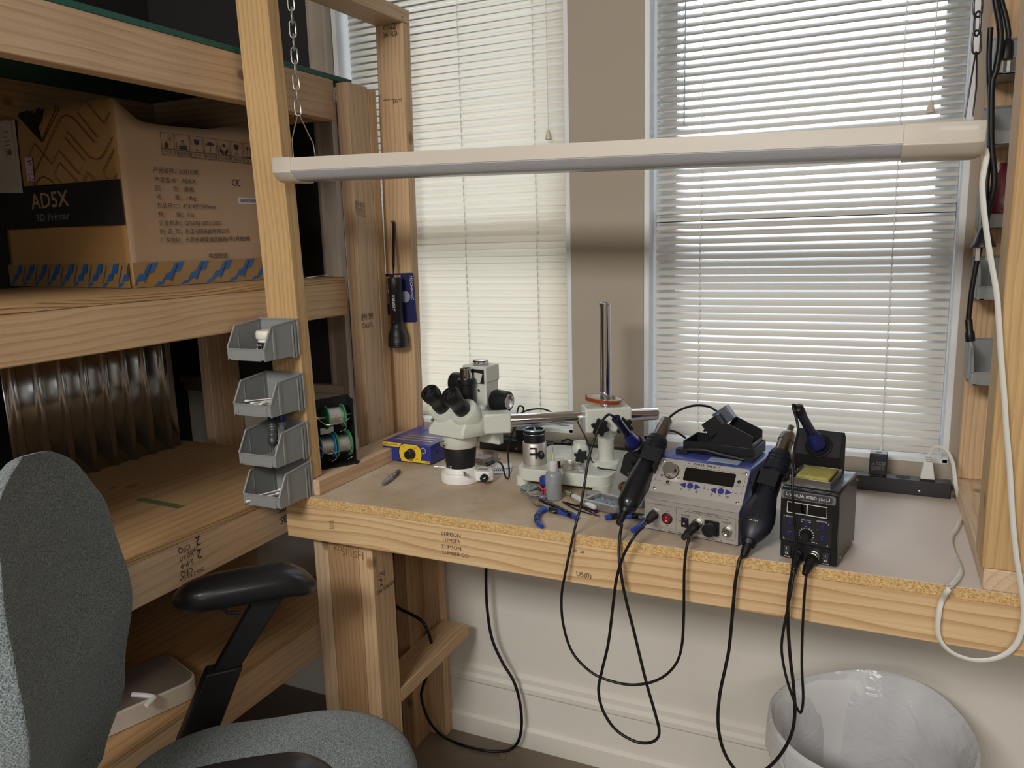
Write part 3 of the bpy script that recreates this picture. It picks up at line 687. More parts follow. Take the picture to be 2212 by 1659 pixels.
# ------------------------------------------------------------------ storage bins
def bin_mesh(w=.108, d=.114, h=.083, t=.0024):
    m = MB(); hw = w/2
    side = [(0, 0), (-d, 0), (-d, .026), (-d+.026, h-.008), (-.004, h), (0, h)]
    for s in (-1, 1):
        M = Matrix(((0, 0, s, s*(hw-t)), (1, 0, 0, 0), (0, 1, 0, 0), (0, 0, 0, 1)))
        m.prism(side, M, t)
        for y0, ww in ((-.009, .005), (-.018, .003), (-.080, .006)): m.bb((s*hw-.0025 if s < 0 else hw, y0-ww, .001 if y0 < -.05 else -.004), (s*hw if s < 0 else hw+.0025, y0, h-.010))
        # rolled rim
        rim = [V((s*(hw-.001), y, z)) for y, z in ((-.002, h), (-d+.027, h-.008), (-d, .027))]
        m.tube(rim, .0026, 6)
        for y0 in (-.012, -.078): m.bb((s*(hw-t)-.0008, y0-.001, .003), (s*(hw-t)+.0008, y0, h-.012))
    m.bb((-hw+t, -d, 0), (hw-t, 0, t)); m.bb((-hw-.004, -t, 0), (hw+.004, 0, h)); m.bb((-hw+t, -d, 0), (hw-t, -d+t, .026))
    m.tube([V((-hw-.004, -.002, h)), V((hw+.004, -.002, h))], .0026, 6); m.tube([V((-hw+.001, -d+.001, .026)), V((hw-.001, -d+.001, .026))], .0022, 6)
    return m
def make_bin(label, loc, group, src=None):
    if src:
        r = copy_tree(src); r.location = loc; r['label'] = label; return r
    r = thing('storage_bin', label, 'storage bin', loc, 0, group)
    bin_mesh().build('bin_shell', GREYBIN, r, smooth=30)
    f = MB(); f.bb((-.044, -.1155, .003), (-.040, -.1139, .022)); f.bb((.040, -.1155, .003), (.044, -.1139, .022)); f.bb((-.044, -.1155, .001), (.044, -.1139, .004)); f.build('label_holder', GREYBIN, r)
    s = MB(); s.ball((.012, -.0025, .058), .0042, (1, .55, 1), 12); s.build('mounting_screw', STEEL, r)
    return r
LG = 'grey bins screwed to the front left post'
YP = .0155
bz = [1.286, 1.159, 1.0425, .9455]
bx = [-1.270, -1.266, -1.264, -1.262]
blab = ['grey bin on the front left post holding a white lidded jar, topmost of four', 'grey bin on the front left post holding loose cotton swabs', 'grey bin on the front left post holding a soldering pump and a pen', 'grey bin on the front left post level with the bench top, lowest of four']
bins = []
for i in range(4): bins.append(make_bin(blab[i], (bx[i], YP, bz[i]), LG, bins[0] if bins else None))
RG = 'grey bins screwed to the rear right post'
rl = ['grey bin on the rear right post behind hanging plugs, uppermost of five', 'grey bin on the rear right post level with the end of the hanging light', 'grey bin on the rear right post holding a dark red bag', 'grey bin on the rear right post behind the black cord, second lowest of five', 'grey bin on the rear right post nearest the bench top, lowest of five']
for i, z in enumerate((1.822, 1.692, 1.532, 1.390, 1.215)):
    make_bin(rl[i], (.243, .5265, z), RG, bins[0])['group'] = RG
# red bag in the third right bin
m = MB(); n = 14
prof_ = [(.000, .002, .046, .030), (.02, .006, .047, .034), (.05, .004, .046, .030), (.085, .0, .040, .02), (.115, 0, .030, .010), (.125, 0, .026, .002)]
m.ring_stack([[V((.243+a*math.cos(2*PI*k/n)*(1+.08*math.sin(3*k+i)), .470+b*math.sin(2*PI*k/n)*(1+.1*math.cos(2*k+i)), 1.5358+z)) for k in range(n)] for i, (z, o, a, b) in enumerate(prof_)])
rb = tag(m.build('plastic_bag', mat('red_bag', (92, 24, 38), .3, coat=.6, bump=.5, bscale=40), smooth=60), 'dark red glossy plastic bag standing in a bin on the rear right post', 'bag')
# swab beside the lowest right bin
# jar in the top bin
jp = V((bx[0]+.010, YP-.050, bz[0]+.0028))
jar = thing('jar', 'small white lidded jar with black label inside the topmost grey bin', 'jar', jp)
MB().lathe([(.020, 0), (.0235, .002), (.0235, .036), (.0215, .038), (.0215, .041)], seg=28).build('jar_body', WHITEP, jar)
MB().lathe([(.0238, .004), (.0238, .034)], seg=28, cap=False).build('jar_label', mat('label_black', (26, 25, 26), .5), jar)
MB().lathe([(.0255, .041), (.027, .043), (.027, .056), (.0245, .060), (.0, .061)], seg=32).build('lid', mat('lid_white', (232, 228, 214), .4), jar)
lettering([('Solder W', .0095, -.016, .012), ('ULTRA', .0035, -.014, .026), ('paste mask', .005, -.012, .004)], frame((0, -.0241, 0), (1, 0, 0), (0, 0, 1)), WHITEINK, jar, 'jar_lettering', 0)
# cotton swabs
SG = 'cotton swabs in the second grey bin'
COTTON = mat('cotton', (236, 232, 222), .9); STICK = mat('swab_stick', (226, 222, 212), .6)
def swab(label, loc, rz, tilt, group, src=None):
    if src: r = copy_tree(src)
    else:
        r = thing('cotton_swab', label, 'cotton swab', group=group)
        MB().cyl((-.036, 0, 0), (.036, 0, 0), .0012, seg=8).build('stick', STICK, r)
        for s in (-1, 1): MB().ball((s*.034, 0, 0), .0031, (2.0, 1, 1), 10).build('cotton_tip', COTTON, r)
    r.location = loc; r.rotation_euler = (0, -tilt, rz); r['label'] = label; r['group'] = group; return r
random.seed(11); s0 = None
for i in range(11):
    q = swab('cotton swab in the loose heap lying in a grey bin on the front left post', (bx[1]-.004+random.uniform(-.012, .020), YP-.068+random.uniform(-.012, .016), bz[1]+.0075+.0024*i), math.radians(random.uniform(15, 70)), math.radians(random.uniform(2, 13)), SG, s0)
    s0 = s0 or q
# soldering pump and a pen in the third bin
def stick_thing(name, label, cat, foot, dirv):
    r = bpy.data.objects.new(name, None); COL.objects.link(r); tag(r, label, cat)
    z = V(dirv).normalized(); r.location = foot; r.rotation_euler = z.to_track_quat('Z', 'Y').to_euler(); return r
p3 = V((bx[2], YP, bz[2]))
sp_ = stick_thing('solder_pump', 'dark grey ribbed solder pump leaning in the third bin down the post', 'solder pump', p3+V((.020, -.085, .0045)), (-.21, .33, .92))
MB().lathe([(.0022, 0), (.0026, .03), (.004, .036), (.009, .040), (.0115, .044), (.0115, .056), (.0105, .058), (.0105, .125)], seg=20).build('pump_barrel', mat('pump_grey', (74, 76, 78), .35, .3), sp_)
for i in range(5): MB().torus((0, 0, .062+.006*i), (0, 0, 1), .0106, .0015).build('grip_ring', mat('pump_ring', (120, 122, 124), .3, .6), sp_) if i == 0 else MB().torus((0, 0, .062+.006*i), (0, 0, 1), .0106, .0015).build('grip_ring', bpy.data.materials['pump_ring'], sp_)
MB().ball((-.011, 0, .05), .0035).build('release_button', CHROME, sp_)
MB().lathe([(.006, .125), (.006, .138), (.004, .140)], seg=16).build('plunger', BLACKP, sp_)
pn = stick_thing('clear_pen', 'clear tool with a blue end standing beside the grey solder pump', 'tool', p3+V((.030, -.060, .0045)), (-.06, .12, .98))
MB().lathe([(.002, 0), (.006, .02), (.0065, .075), (.008, .078), (.008, .088)], seg=16).build('clear_barrel', mat('clear_grey', (170, 174, 178), .15, trans=.7), pn)
MB().lathe([(.0085, .088), (.010, .092), (.010, .116), (.007, .122)], seg=16).build('blue_end', NAVY, pn)
# swab bag in the lowest bin
p4 = V((bx[3], YP, bz[3]))
bag = MB(); n = 6
for i in range(n+1):
    pass
pts = [(-.045, -.100, .008), (-.015, -.085, .014), (.02, -.06, .022), (.036, -.035, .036)]
bag.ring_stack([[p4+V(p)+V((dx*.35, dx*.9, dz)) for dx, dz in ((-.012, 0), (0, .004+.002*(i % 2)), (.012, 0), (0, -.003))] for i, p in enumerate(pts)])
tag(bag.build('clear_bag', mat('clear_film', (225, 228, 232), .12, trans=.85, bump=.4, bscale=60), smooth=60), 'clear film sleeve with white swabs in the lowest grey bin', 'bag')
for i in range(2):
    q = swab(['cotton swab in the lowest grey bin of the front left post, upper of two', 'cotton swab in the lowest grey bin of the front left post, lower of two'][i], p4+V((-.016+.004*i, -.084-.012*i, .021-.005*i)), math.radians(38), math.radians(10), 'swabs in the lowest grey bin', s0)

# ------------------------------------------------------------------ blister card and flashlight on the rear post
yc = .5285
card = thing('blister_card', 'dark blue hanging card with yellow tab behind the flashlight on the post', 'blister card', (-1.262, yc, 1.31))
I = inv(card)
a, b, c_, d_ = at_y(830, 697, yc), at_y(901, 696, yc), at_y(893, 583, yc), at_y(825, 592, yc)
CF = I @ frame(a, b-a, d_-a); cw = (b-a).length; ch = (d_-a).length
m = MB(); m.prism(rrect(cw, ch, .006), CF @ Matrix.Translation((0, 0, -.0002)), .0012); m.build('card', mat('card_navy', (40, 42, 86), .4), card)
m = MB(); m.lathe([(.019, 0), (.019, .012), (.017, .0145), (0, .015)], (cw*.36, ch*.72, .001), (0, 0, 1), 24); mm = MB(); mm.add(m.v, m.f, CF); mm.build('pink_reel', mat('reel_pink', (196, 160, 140), .35), card)
m = MB(); m.prism(rrect(.030, .016, .004, 4, .003, ch-.024), CF, .0016); m.build('yellow_tab', YELLOW, card)
m = MB(); m.prism([(.003, .001), (.028, .001), (.028, .022), (.003, .026)], CF, .0016); m.build('yellow_corner', YELLOW, card)
lettering([('FBX638s', .0062, .0055, ch-.019)], CF, INK, card, 'tab_print', .0020)
lettering([('MECHANIC', .0095, .004, -.013, 'LEFT', .070)], CF @ frame((cw, ch-.004, .0012), (0, -1, 0), (1, 0, 0)), mat('card_white', (205, 205, 212), .5), card, 'card_lettering')
BLI = mat('blister_clear', (170, 172, 190), .12, .3, coat=.8)
for qx, qy in ((.2, .50), (.72, .52)):
    m = MB(); t = MB(); t.lathe([(.017, 0), (.017, .004), (.015, .006), (0, .006)], (cw*qx, ch*qy, .001), (0, 0, 1), 20); m.add(t.v, t.f, CF); m.build('blister', BLI, card)
strokes([[(.4*cw, ch-.008), (.62*cw, ch-.008)]], .006, CF, .0014).build('hang_slot', PINE, card, smooth=0)
fx = at_y(858, 700, .495).x
fl = thing('flashlight', 'black flashlight hanging by its strap on the post in front of the window', 'flashlight', (fx, .495, 1.240))
hm_ = MB(); hm_.lathe([(.027, 0), (.0285, .002), (.0285, .014), (.0275, .016), (.0275, .030), (.026, .040), (.0195, .056), (.0175, .060), (.0175, .075), (.019, .077), (.019, .165), (.0205, .168), (.0205, .196), (.019, .200), (.008, .201)], seg=36)
hm_.build('flashlight_body', BLACKP, fl)
for i in range(3): MB().torus((0, 0, .004+.005*i), (0, 0, 1), .0285, .0009, 36, 6).build('head_ring', BLACKM, fl)
MB().ball((0, -.0185, .072), .006, (1, .5, 1), 14).build('switch_button', RUBBER, fl)
lettering([('VANSKY', .0095, 0, -.004, 'LEFT', .046)], frame((.004, -.0196, .152), (0, 0, -1), (1, 0, 0)), WHITEINK, fl, 'body_lettering')
top = at_y(850, 479, .526)-fl.location; t0 = V((-.002, .0, .235))
m = MB(); m.tube([V((-.004, 0, .201)), t0, V((top.x-.001, top.y, top.z))], [.0012, .0035, .003], 8, flat=.5, up=(0, 1, 0)); m.tube([V((-.004, 0, .201)), t0+V((.003, -.002, 0)), V((top.x+.003, top.y-.002, top.z))], [.0012, .0035, .003], 8, flat=.5, up=(0, 1, 0)); m.build('wrist_strap', RUBBER, fl)
pw_ = fl.location+top
m = MB(); m.cyl(pw_+V((0, .006, 0)), pw_+V((0, -.004, 0)), .0022); m.cyl(pw_+V((0, -.006, 0)), pw_+V((0, -.004, 0)), .004)
tag(m.build('screw', mat('brass_screw', (150, 120, 70), .3, 1)), 'brass screw in the post that the flashlight strap hangs from', 'screw')

# ------------------------------------------------------------------ solder rack with spools
rk = thing('spool_rack', 'black bent metal spool rack standing on the left bench ledge', 'rack', (-1.243, .152, .9823), math.radians(58))
m = MB(); m.prism([(-.058, -.028), (-.046, -.038), (.046, -.038), (.058, -.028), (.058, .026), (-.058, .026)], Matrix.Identity(4), .002); m.build('rack_base', BLACKMATTE, rk)
m = MB(); m.bb((-.052, -.020, .002), (-.050, .026, .168)); m.build('side_plate', BLACKMATTE, rk); m = MB(); m.bb((.050, -.020, .002), (.052, .026, .168)); m.build('side_plate', BLACKMATTE, rk)
m = MB(); m.bb((-.052, .024, .002), (.052, .026, .075)); m.bb((-.052, .024, .092), (.052, .026, .168)); m.bb((-.052, .024, .07), (-.024, .026, .1)); m.bb((.012, .024, .07), (.052, .026, .1)); m.build('back_plate', BLACKMATTE, rk)
m = MB(); m.prism([(-.056, .150), (.056, .150), (.056, .178), (-.056, .172)], frame((0, -.022, 0), (1, 0, 0), (0, .25, 1)), .0016); tl_ = m.build('top_plate', BLACKMATTE, rk)
lettering([('T S H I N F', .009, -.036, .160, 'LEFT', .07)], frame((0, -.0222, 0), (1, 0, 0), (0, .25, 1)), mat('embossed_black', (40, 40, 44), .4), rk, 'embossed_lettering', .0006)
for z in (.050, .124):
    m = MB(); m.cyl((-.056, .0, z), (.056, .0, z), .003, seg=10); m.build('axle', STEEL, rk)
    m = MB(); m.tube(spline([(-.054, -.008, z+.022), (-.050, -.026, z+.012), (-.030, -.034, z-.010), (-.008, -.034, z-.012), (.030, -.032, z-.006), (.036, -.030, z-.002)], 4), .0016, 8); m.build('guide_wire', CHROME, rk)
m = MB()
for x, y, z in ((-.02, -.036, .003), (.02, -.036, .003), (.034, .0, .003)): m.ball((x, y, z), .003, (1, 1, .5), 8)
SOLDER = mat('solder_wire', (196, 196, 190), .22, 1, bump=.5, bscale=900)
RKM = Matrix.Translation(rk.location) @ Matrix.Rotation(rk.rotation_euler.z, 4, 'Z')
def spool(label, x, z, r, w, rgb):
    t = thing('solder_spool', label, 'spool', RKM @ V((x, 0, z)), math.radians(58), 'solder spools on the black rack')
    pm = mat('spool_plastic', rgb, .35)
    for s in (-1, 1):
        MB().lathe([(.004, 0), (r, 0), (r, .003), (.004, .003)], (s*w/2-(.0015), 0, 0), (1, 0, 0), 32).build('flange', pm, t)
    g = MB(); k = 14; g.lathe([(r*.78+(.0006 if i % 2 else 0), -w/2+.002+(w-.004)*i/k) for i in range(k+1)], (0, 0, 0), (1, 0, 0), 28); g.build('wire_winding', SOLDER, t)
    e = MB(); e.tube(spline([(w*.2, -r*.8, -.004), (w*.35, -r*1.05, -.014), (w*.45, -r*1.0, -.028), (w*.1, -r*.9, -.036)], 5), .0006, 6); e.build('loose_wire', SOLDER, t)
spool('green solder spool alone on the upper axle of the rack', .006, .124, .030, .044, (40, 140, 90))
spool('blue solder spool on the lower axle of the rack', -.022, .050, .031, .036, (46, 130, 200))
spool('green solder spool beside the blue one on the lower axle', .021, .050, .034, .036, (52, 140, 92))
# ------------------------------------------------------------------ hanging shop light
LZ = .072
lp = at_y(615, 362, 0.0); rp2 = at_y(2124, 292, 0.0)
lightd = thing('hanging_light', 'long white unlit shop light hanging on chains across the front of the bench', 'light fixture', (lp+rp2)/2)
I = inv(lightd)
d = (rp2-lp); Ln = d.length; LM = I @ frame(lp, d, (0, 1, 0))      # x along, y away, z up
ENAM = mat('light_enamel', (205, 196, 182), .38, coat=.15); DIFF = mat('prismatic_diffuser', (200, 200, 204), .22, trans=.25, bump=.25, bscale=160, coat=.3)
hw = .047
a0, a1 = at_y(615, 346, 0.).z-lp.z, at_y(615, 402, 0.).z-lp.z
zt0 = .015
def sec(pts, x0, x1, mb): mb.ring_stack([[LM @ V((x, a, b)) for a, b in pts] for x in (x0, x1)])
m = MB(); sec([(-hw, zt0), (hw, zt0), (hw, -.011), (hw-.003, -.011), (hw-.003, zt0-.003), (-hw+.003, zt0-.003), (-hw+.003, -.011), (-hw, -.011)], .03, Ln-.03, m); m.build('housing', ENAM, lightd, smooth=20)
dif = [(-hw+.002, -.009), (-hw+.001, -.013), (-hw+.010, -.024), (-.026, -.031), (0, -.033), (.026, -.031), (hw-.010, -.024), (hw-.001, -.013), (hw-.002, -.009)]
m = MB(); sec(dif, .05, Ln-.05, m); m.build('diffuser', DIFF, lightd, smooth=50)
for x0, x1, o in ((0, .056, .012), (Ln-.11, Ln, -.012)):
    e = [(-hw-.002, zt0+.002), (hw+.002, zt0+.002), (hw+.002, -.010), (hw+.004, -.014), (hw-.008, -.027), (.026, -.034), (0, -.0355), (-.026, -.034), (-hw+.008, -.027), (-hw-.004, -.014), (-hw-.002, -.010)]
    m = MB(); rings = []
    sh = ((x0, .86), (x0+.010, 1.0), (x1, 1.0)) if o > 0 else ((x0, 1.0), (x1-.012, 1.0), (x1, .86))
    for x, s in sh: rings.append([LM @ V((x, a*s, (b if b > 0 else b*(s if s < 1 else 1)))) for a, b in e])
    m.ring_stack(rings); m.build('end_cap', ENAM, lightd, bevel=.0015, smooth=35)
def chain(x0, px, pys, mchain, wires, yy=0.0, nlink=34):
    pts = [at_y(px[i], pys[i], yy) for i in range(len(px))]
    top = pts[0]+(pts[0]-pts[1]).normalized()*.45; bot = pts[-1]
    L = (top-bot).length; pitch = .0265; k = int(L/pitch); dirv = (top-bot).normalized()
    m = MB(); e1 = V((1, 0, 0)); e2 = dirv.cross(e1).normalized(); e1 = e2.cross(dirv)
    for i in range(k):
        c = bot+dirv*(pitch*(i+.5)); s = e1*.85+e2*.5 if i % 2 == 0 else e2*.85-e1*.5; s.normalize()
        lk = []
        for q in range(14):
            a = 2*PI*q/14; lk.append(I @ (c+s*(.0068*math.cos(a))+dirv*(.0085*math.sin(a)+.0085*(1 if math.sin(a) > .01 else -1 if math.sin(a) < -.01 else 0))))
        m.tube(lk, .0016, 7, True)
    m.build('chain', mchain, lightd)
    for w in wires:
        q = MB(); q.tube([I @ at_y(x, y, yy+dy) for x, y, dy in w], .0013, 6); q.build('hanger_wire', mchain, lightd)
chain(0, (628, 644), (0, 246), STEEL, [[(643, 246, 0), (630, 302, -.03), (634, 346, -.03)], [(645, 246, 0), (676, 310, .03), (682, 346, .03)]])
DARKCH = mat('dark_chain', (70, 66, 70), .4, .8)
chain(0, (2113, 2109), (0, 112), DARKCH, [[(2108, 112, 0), (2098, 170, -.03), (2084, 253, -.03)], [(2110, 112, 0), (2109, 190, .03), (2101, 252, .03)]])

# ------------------------------------------------------------------ preheater
pre = thing('preheater', 'blue and yellow preheater box at the back left of the bench', 'preheater', (-1.219, .333, ZT), math.radians(-1.5))
PB = mat('preheater_blue', (44, 54, 132), .36, coat=.2)
m = MB(); m.bb((0, .0, .004), (.156, .19, .056)); m.build('housing', PB, pre, bevel=.0022)
for x, y in ((.016, .016), (.14, .016), (.016, .174), (.14, .174)):
    m = MB(); m.cyl((x, y, 0), (x, y, .005), .006); m.build('foot', RUBBER, pre)
F_ = frame((0, -.0004, .004), (1, 0, 0), (0, 0, 1))
m = MB(); m.prism([(.002, .040), (.058, .040), (.062, .046), (.064, .051), (.002, .051)], F_, .0006); m.build('title_strip', YELLOW, pre, smooth=0)
m = MB(); c = (.092, .025); pts = [(.062, .0015), (.122, .0015)] + arc(.092, .025, .036, -30, 30, 6) + [(.112, .050), (.072, .050)] + arc(.092, .025, .036, 150, 210, 6); m.prism(pts, F_, .0006); dp = m.build('yellow_dial_plate', YELLOW, pre, smooth=0)
strokes([arc(.092, .025, .0375, -32, 34, 10), arc(.092, .025, .0375, 146, 212, 10)], .0014, F_, .0008).build('plate_outline', INK, dp, smooth=0)
m = MB(); m.prism([(.118, .0015), (.154, .0015), (.154, .008), (.118, .008)], F_, .0005); m.build('maker_strip', YELLOW, pre, smooth=0)
lettering([('HAKKO FR-830 II', .0052, .004, .0432, 'LEFT', .046)], F_, INK, pre, 'title_lettering', .0010)
lettering([('HAKKO', .0036, .140, .0030)], F_, INK, pre, 'maker_lettering', .0010)
lettering([('150°', .004, .066, .040), ('200°', .004, .104, .040), ('250°', .004, .108, .010), ('OFF', .004, .066, .012), ('TEMP', .004, .086, .0028)], F_, mat('dial_ink', (96, 82, 30), .7), dp, 'dial_numerals', .0008)
m = MB(); m.lathe([(.0145, 0), (.0145, .003), (.0125, .004), (.0115, .018), (.0098, .0195)], (.095, -.0008, .029), (0, -1, 0), 28); m.bb((.0935, -.0206, .0175), (.0965, -.012, .0405)); kn = m.build('dial_knob', BLACKP, pre, bevel=.0006)
m = MB(); m.ball((.084, -.0195, .0225), .0014); m.build('pointer_dot', WHITEINK, kn)
m = MB(); m.bb((.0125, -.0022, .012), (.0245, 0, .036)); sw = m.build('switch_frame', BLACKP, pre, bevel=.0008); m = MB(); m.bb((.0145, -.0042, .014), (.0225, -.002, .034)); m.build('rocker', mat('rocker_black', (30, 30, 32), .3), sw, bevel=.001)
m = MB(); m.lathe([(.0085, 0), (.0085, .0006)], (.1335, -.0002, .040), (0, -1, 0), 20); bd_ = m.build('round_badge', mat('badge', (200, 186, 120), .5), pre); m = MB(); m.lathe([(.0068, 0), (.0068, .0004)], (.1335, -.0008, .040), (0, -1, 0), 20); m.build('badge_centre', PB, bd_)
SLOT = mat('slot_metal', (190, 178, 166), .3, .8)
for i in range(3):
    m = MB(); y = .030+.022*i; m.prism([(.022+.006*i, y), (.142, y), (.142, y+.010), (.026+.006*i, y+.010)], Matrix.Translation((0, 0, .0563)), .0005); m.build('air_slot', SLOT, pre)
m = MB(); m.prism([(.02, .022), (.148, .022), (.148, .110), (.020, .110)], Matrix.Translation((0, 0, .0558)), .0003); m.build('top_recess', mat('recess_blue', (74, 78, 128), .3), pre)
for i in range(5):
    m = MB(); m.prism([(.046+.016*i, .135), (.052+.016*i, .135), (.049+.016*i, .165)], Matrix.Translation((0, 0, .0561)), .0004); m.build('vent_mark', mat('vent_dark', (24, 28, 84), .5), pre)
m = MB(); m.cyl((.1555, .035, .030), (.157, .035, .030), .003); m.build('side_screw', BLACKM, pre)

# ------------------------------------------------------------------ boom microscope
mic = thing('stereo_microscope', 'white stereo microscope on a boom stand with a tall chrome pillar', 'microscope', (-.66, .37, ZT))
I = inv(mic)
PY = .352; PX = at_y(1309, 950, PY).x
# base casting with an open arch at the front
bx0, bx1, by0, by1 = -.781, -.541, .252, .492
m = MB(); m.prism([(x, y) for x, y in rrect(bx1-bx0, by1-by0, .03, 6, bx0, by0)], I @ Matrix.Translation((0, 0, ZT+.014)), .031)
m.build('base', OFFWHITE, mic, bevel=.003)
xn0 = at_y(1135, 1040, by0).x; xn1 = at_y(1176, 1040, by0).x
m = MB(); m.prism([(x, y) for x, y in rrect(xn0-bx0, by1-by0-.004, .012, 5, bx0+.001, by0+.002)], I @ Matrix.Translation((0, 0, ZT)), .02); m.build('base_foot', OFFWHITE, mic)
m = MB(); m.prism([(x, y) for x, y in rrect(.045, by1-by0-.004, .02, 5, bx1-.046, by0+.002)], I @ Matrix.Translation((0, 0, ZT)), .02); m.build('base_foot', OFFWHITE, mic)
pc = I @ V((PX, PY, 0))
def pil(prof, name, mm_, seg=32, par=None): return MB().lathe(prof, (pc.x, pc.y, pc.z), (0, 0, 1), seg).build(name, mm_, par or mic)
z0 = ZT+.045
pil([(.036, z0), (.037, z0+.001), (.037, z0+.008), (.034, z0+.010), (.021, z0+.011), (.0195, z0+.012), (.0195, z0+.063), (.0205, z0+.065), (.0205, z0+.068), (.0195, z0+.070), (.0195, z0+.072), (.0235, z0+.074), (.0235, z0+.100), (.02, z0+.101)], 'pillar_foot', OFFWHITE)
ztop = at_y(1308, 653, PY).z
pil([(.0142, z0+.09), (.0142, ztop-.008), (.0148, ztop-.007), (.0148, ztop-.001), (.0135, ztop), (.010, ztop), (.010, ztop-.004), (0, ztop-.004)], 'pillar', CHROME, 40)
zb = 1.107; A = V((-.786, .251, zb)); Bq = V((-.471, .431, zb)); bd2 = (Bq-A).normalized()
cc = V((PX, PY, zb))
# clamp block follows the boom, knob axes to the front
boff = V((bd2.y, -bd2.x, 0))*.0
m = MB(); m.lathe([(.0162, -.02), (.0162, (Bq-A).length-.030), (.0158, (Bq-A).length-.029), (.0158, (Bq-A).length-.004), (.0145, (Bq-A).length)], I @ A, bd2, 36); m.build('boom', CHROME, mic)
BM = frame(cc, bd2, UP)            # z points to the front
m = MB(); m.bb((-.056, -.030, -.030), (.056, .030, .034), I @ BM); m.build('clamp_block', OFFWHITE, mic, bevel=.005, seg=3)
def star(name, o, ax, r, h, par=None):
    m = MB(); n = 48; z = V(ax).normalized(); x = z.orthogonal().normalized(); y = z.cross(x)
    rg = []
    for hh, k in ((0, .92), (.002, 1), (h-.002, 1), (h, .92)):
        rg.append([V(o)+z*hh+(x*math.cos(2*PI*i/n)+y*math.sin(2*PI*i/n))*(r*k*(.84+.16*math.cos(6*2*PI*i/n))) for i in range(n)])
    m.ring_stack(rg); return m.build(name, BLACKP, par or mic)
for t in (-.024, .034):
    o = cc+bd2*t+V((bd2.y, -bd2.x, 0))*.034+UP*-.012
    m = MB(); m.cyl(I @ o, I @ (o+V((bd2.y, -bd2.x, 0))*.012), .006); k_ = m.build('knob_stem', BLACKP, mic)
    star('clamp_knob', I @ (o+V((bd2.y, -bd2.x, 0))*.010), (bd2.y, -bd2.x, 0), .0225, .012)
# focus holder and arm
HM = Matrix.Translation(V((-.925, .245, ZT))) @ Matrix.Rotation(math.radians(-10), 4, 'Z'); HL = I @ HM
def hb(lo, hi, name, mm_, bev=.003): return MB().bb(lo, hi, HL).build(name, mm_, mic, bevel=bev, seg=3)
hb((-.028, .058, .100), (.044, .112, .268), 'focus_block', OFFWHITE)
hb((-.028, .0570, .243), (.046, .114, .284), 'focus_top', OFFWHITE, .002)
m = MB(); m.prism([(-.022, .240), (.040, .240), (.040, .276), (-.022, .276)], HL @ frame((0, .0568, 0), (1, 0, 0), (0, 0, 1)), .0006); rc = m.build('rack_opening', BLACKMATTE, mic)
m = MB(); m.prism([(.002, .242), (.028, .242), (.036, .266), (.010, .268)], HL @ frame((0, .0560, 0), (1, 0, 0), (0, 0, 1)), .0006); m.build('rack_gear', OFFWHITE, rc)
for x in (-.012, .022):
    m = MB(); m.cyl(HL @ V((x, .0585, .222)), HL @ V((x, .0565, .222)), .0035); m.build('hex_screw', STEEL, mic)
m = MB(); q = [(.019, 0), (.0205, .002), (.0205, .011), (.018, .013), (0, .0135)]
m.lathe(q, HL @ V((.010, .085, .284)), (0, 0, 1), 36); m.build('top_knob', CHROME, mic)
ax = (HM.to_3x3() @ V((1, 0, 0)))
m = MB(); m.lathe([(.013, 0), (.013, .006), (.026, .008), (.0275, .014), (.0262, .042), (.0255, .050), (.022, .053), (.020, .053)], HL @ V((.044, .082, .196)), ax, 40); fk = m.build('focus_knob', BLACKP, mic)
for i in range(18):
    pass
m = MB(); m.lathe([(.0195, .0525), (.0195, .0545), (.014, .055), (.011, .0535), (0, .0535)], HL @ V((.044, .082, .196)), ax, 30); m.build('knob_cap', CHROME, fk)
m = MB(); m.lathe([(.013, 0), (.013, .006), (.026, .008), (.0275, .014), (.0258, .050), (.020, .053)], HL @ V((-.028, .082, .232)), -ax, 30); m.build('focus_knob', BLACKP, mic)
# carrier between boom and focus block
e0 = A-bd2*.052; m = MB(); CM = frame(e0+bd2*.026, bd2, UP)
m.bb((-.040, -.026, -.024), (.026, .022, .024), I @ CM); m.build('arm_block', OFFWHITE, mic, bevel=.004)
hb((-.034, .044, .092), (.090, .064, .128), 'holder_plate', OFFWHITE, .004)
m = MB(); m.lathe([(.050, .090), (.050, .128)], HL @ V((0, .0, 0)), (0, 0, 1), 40); 
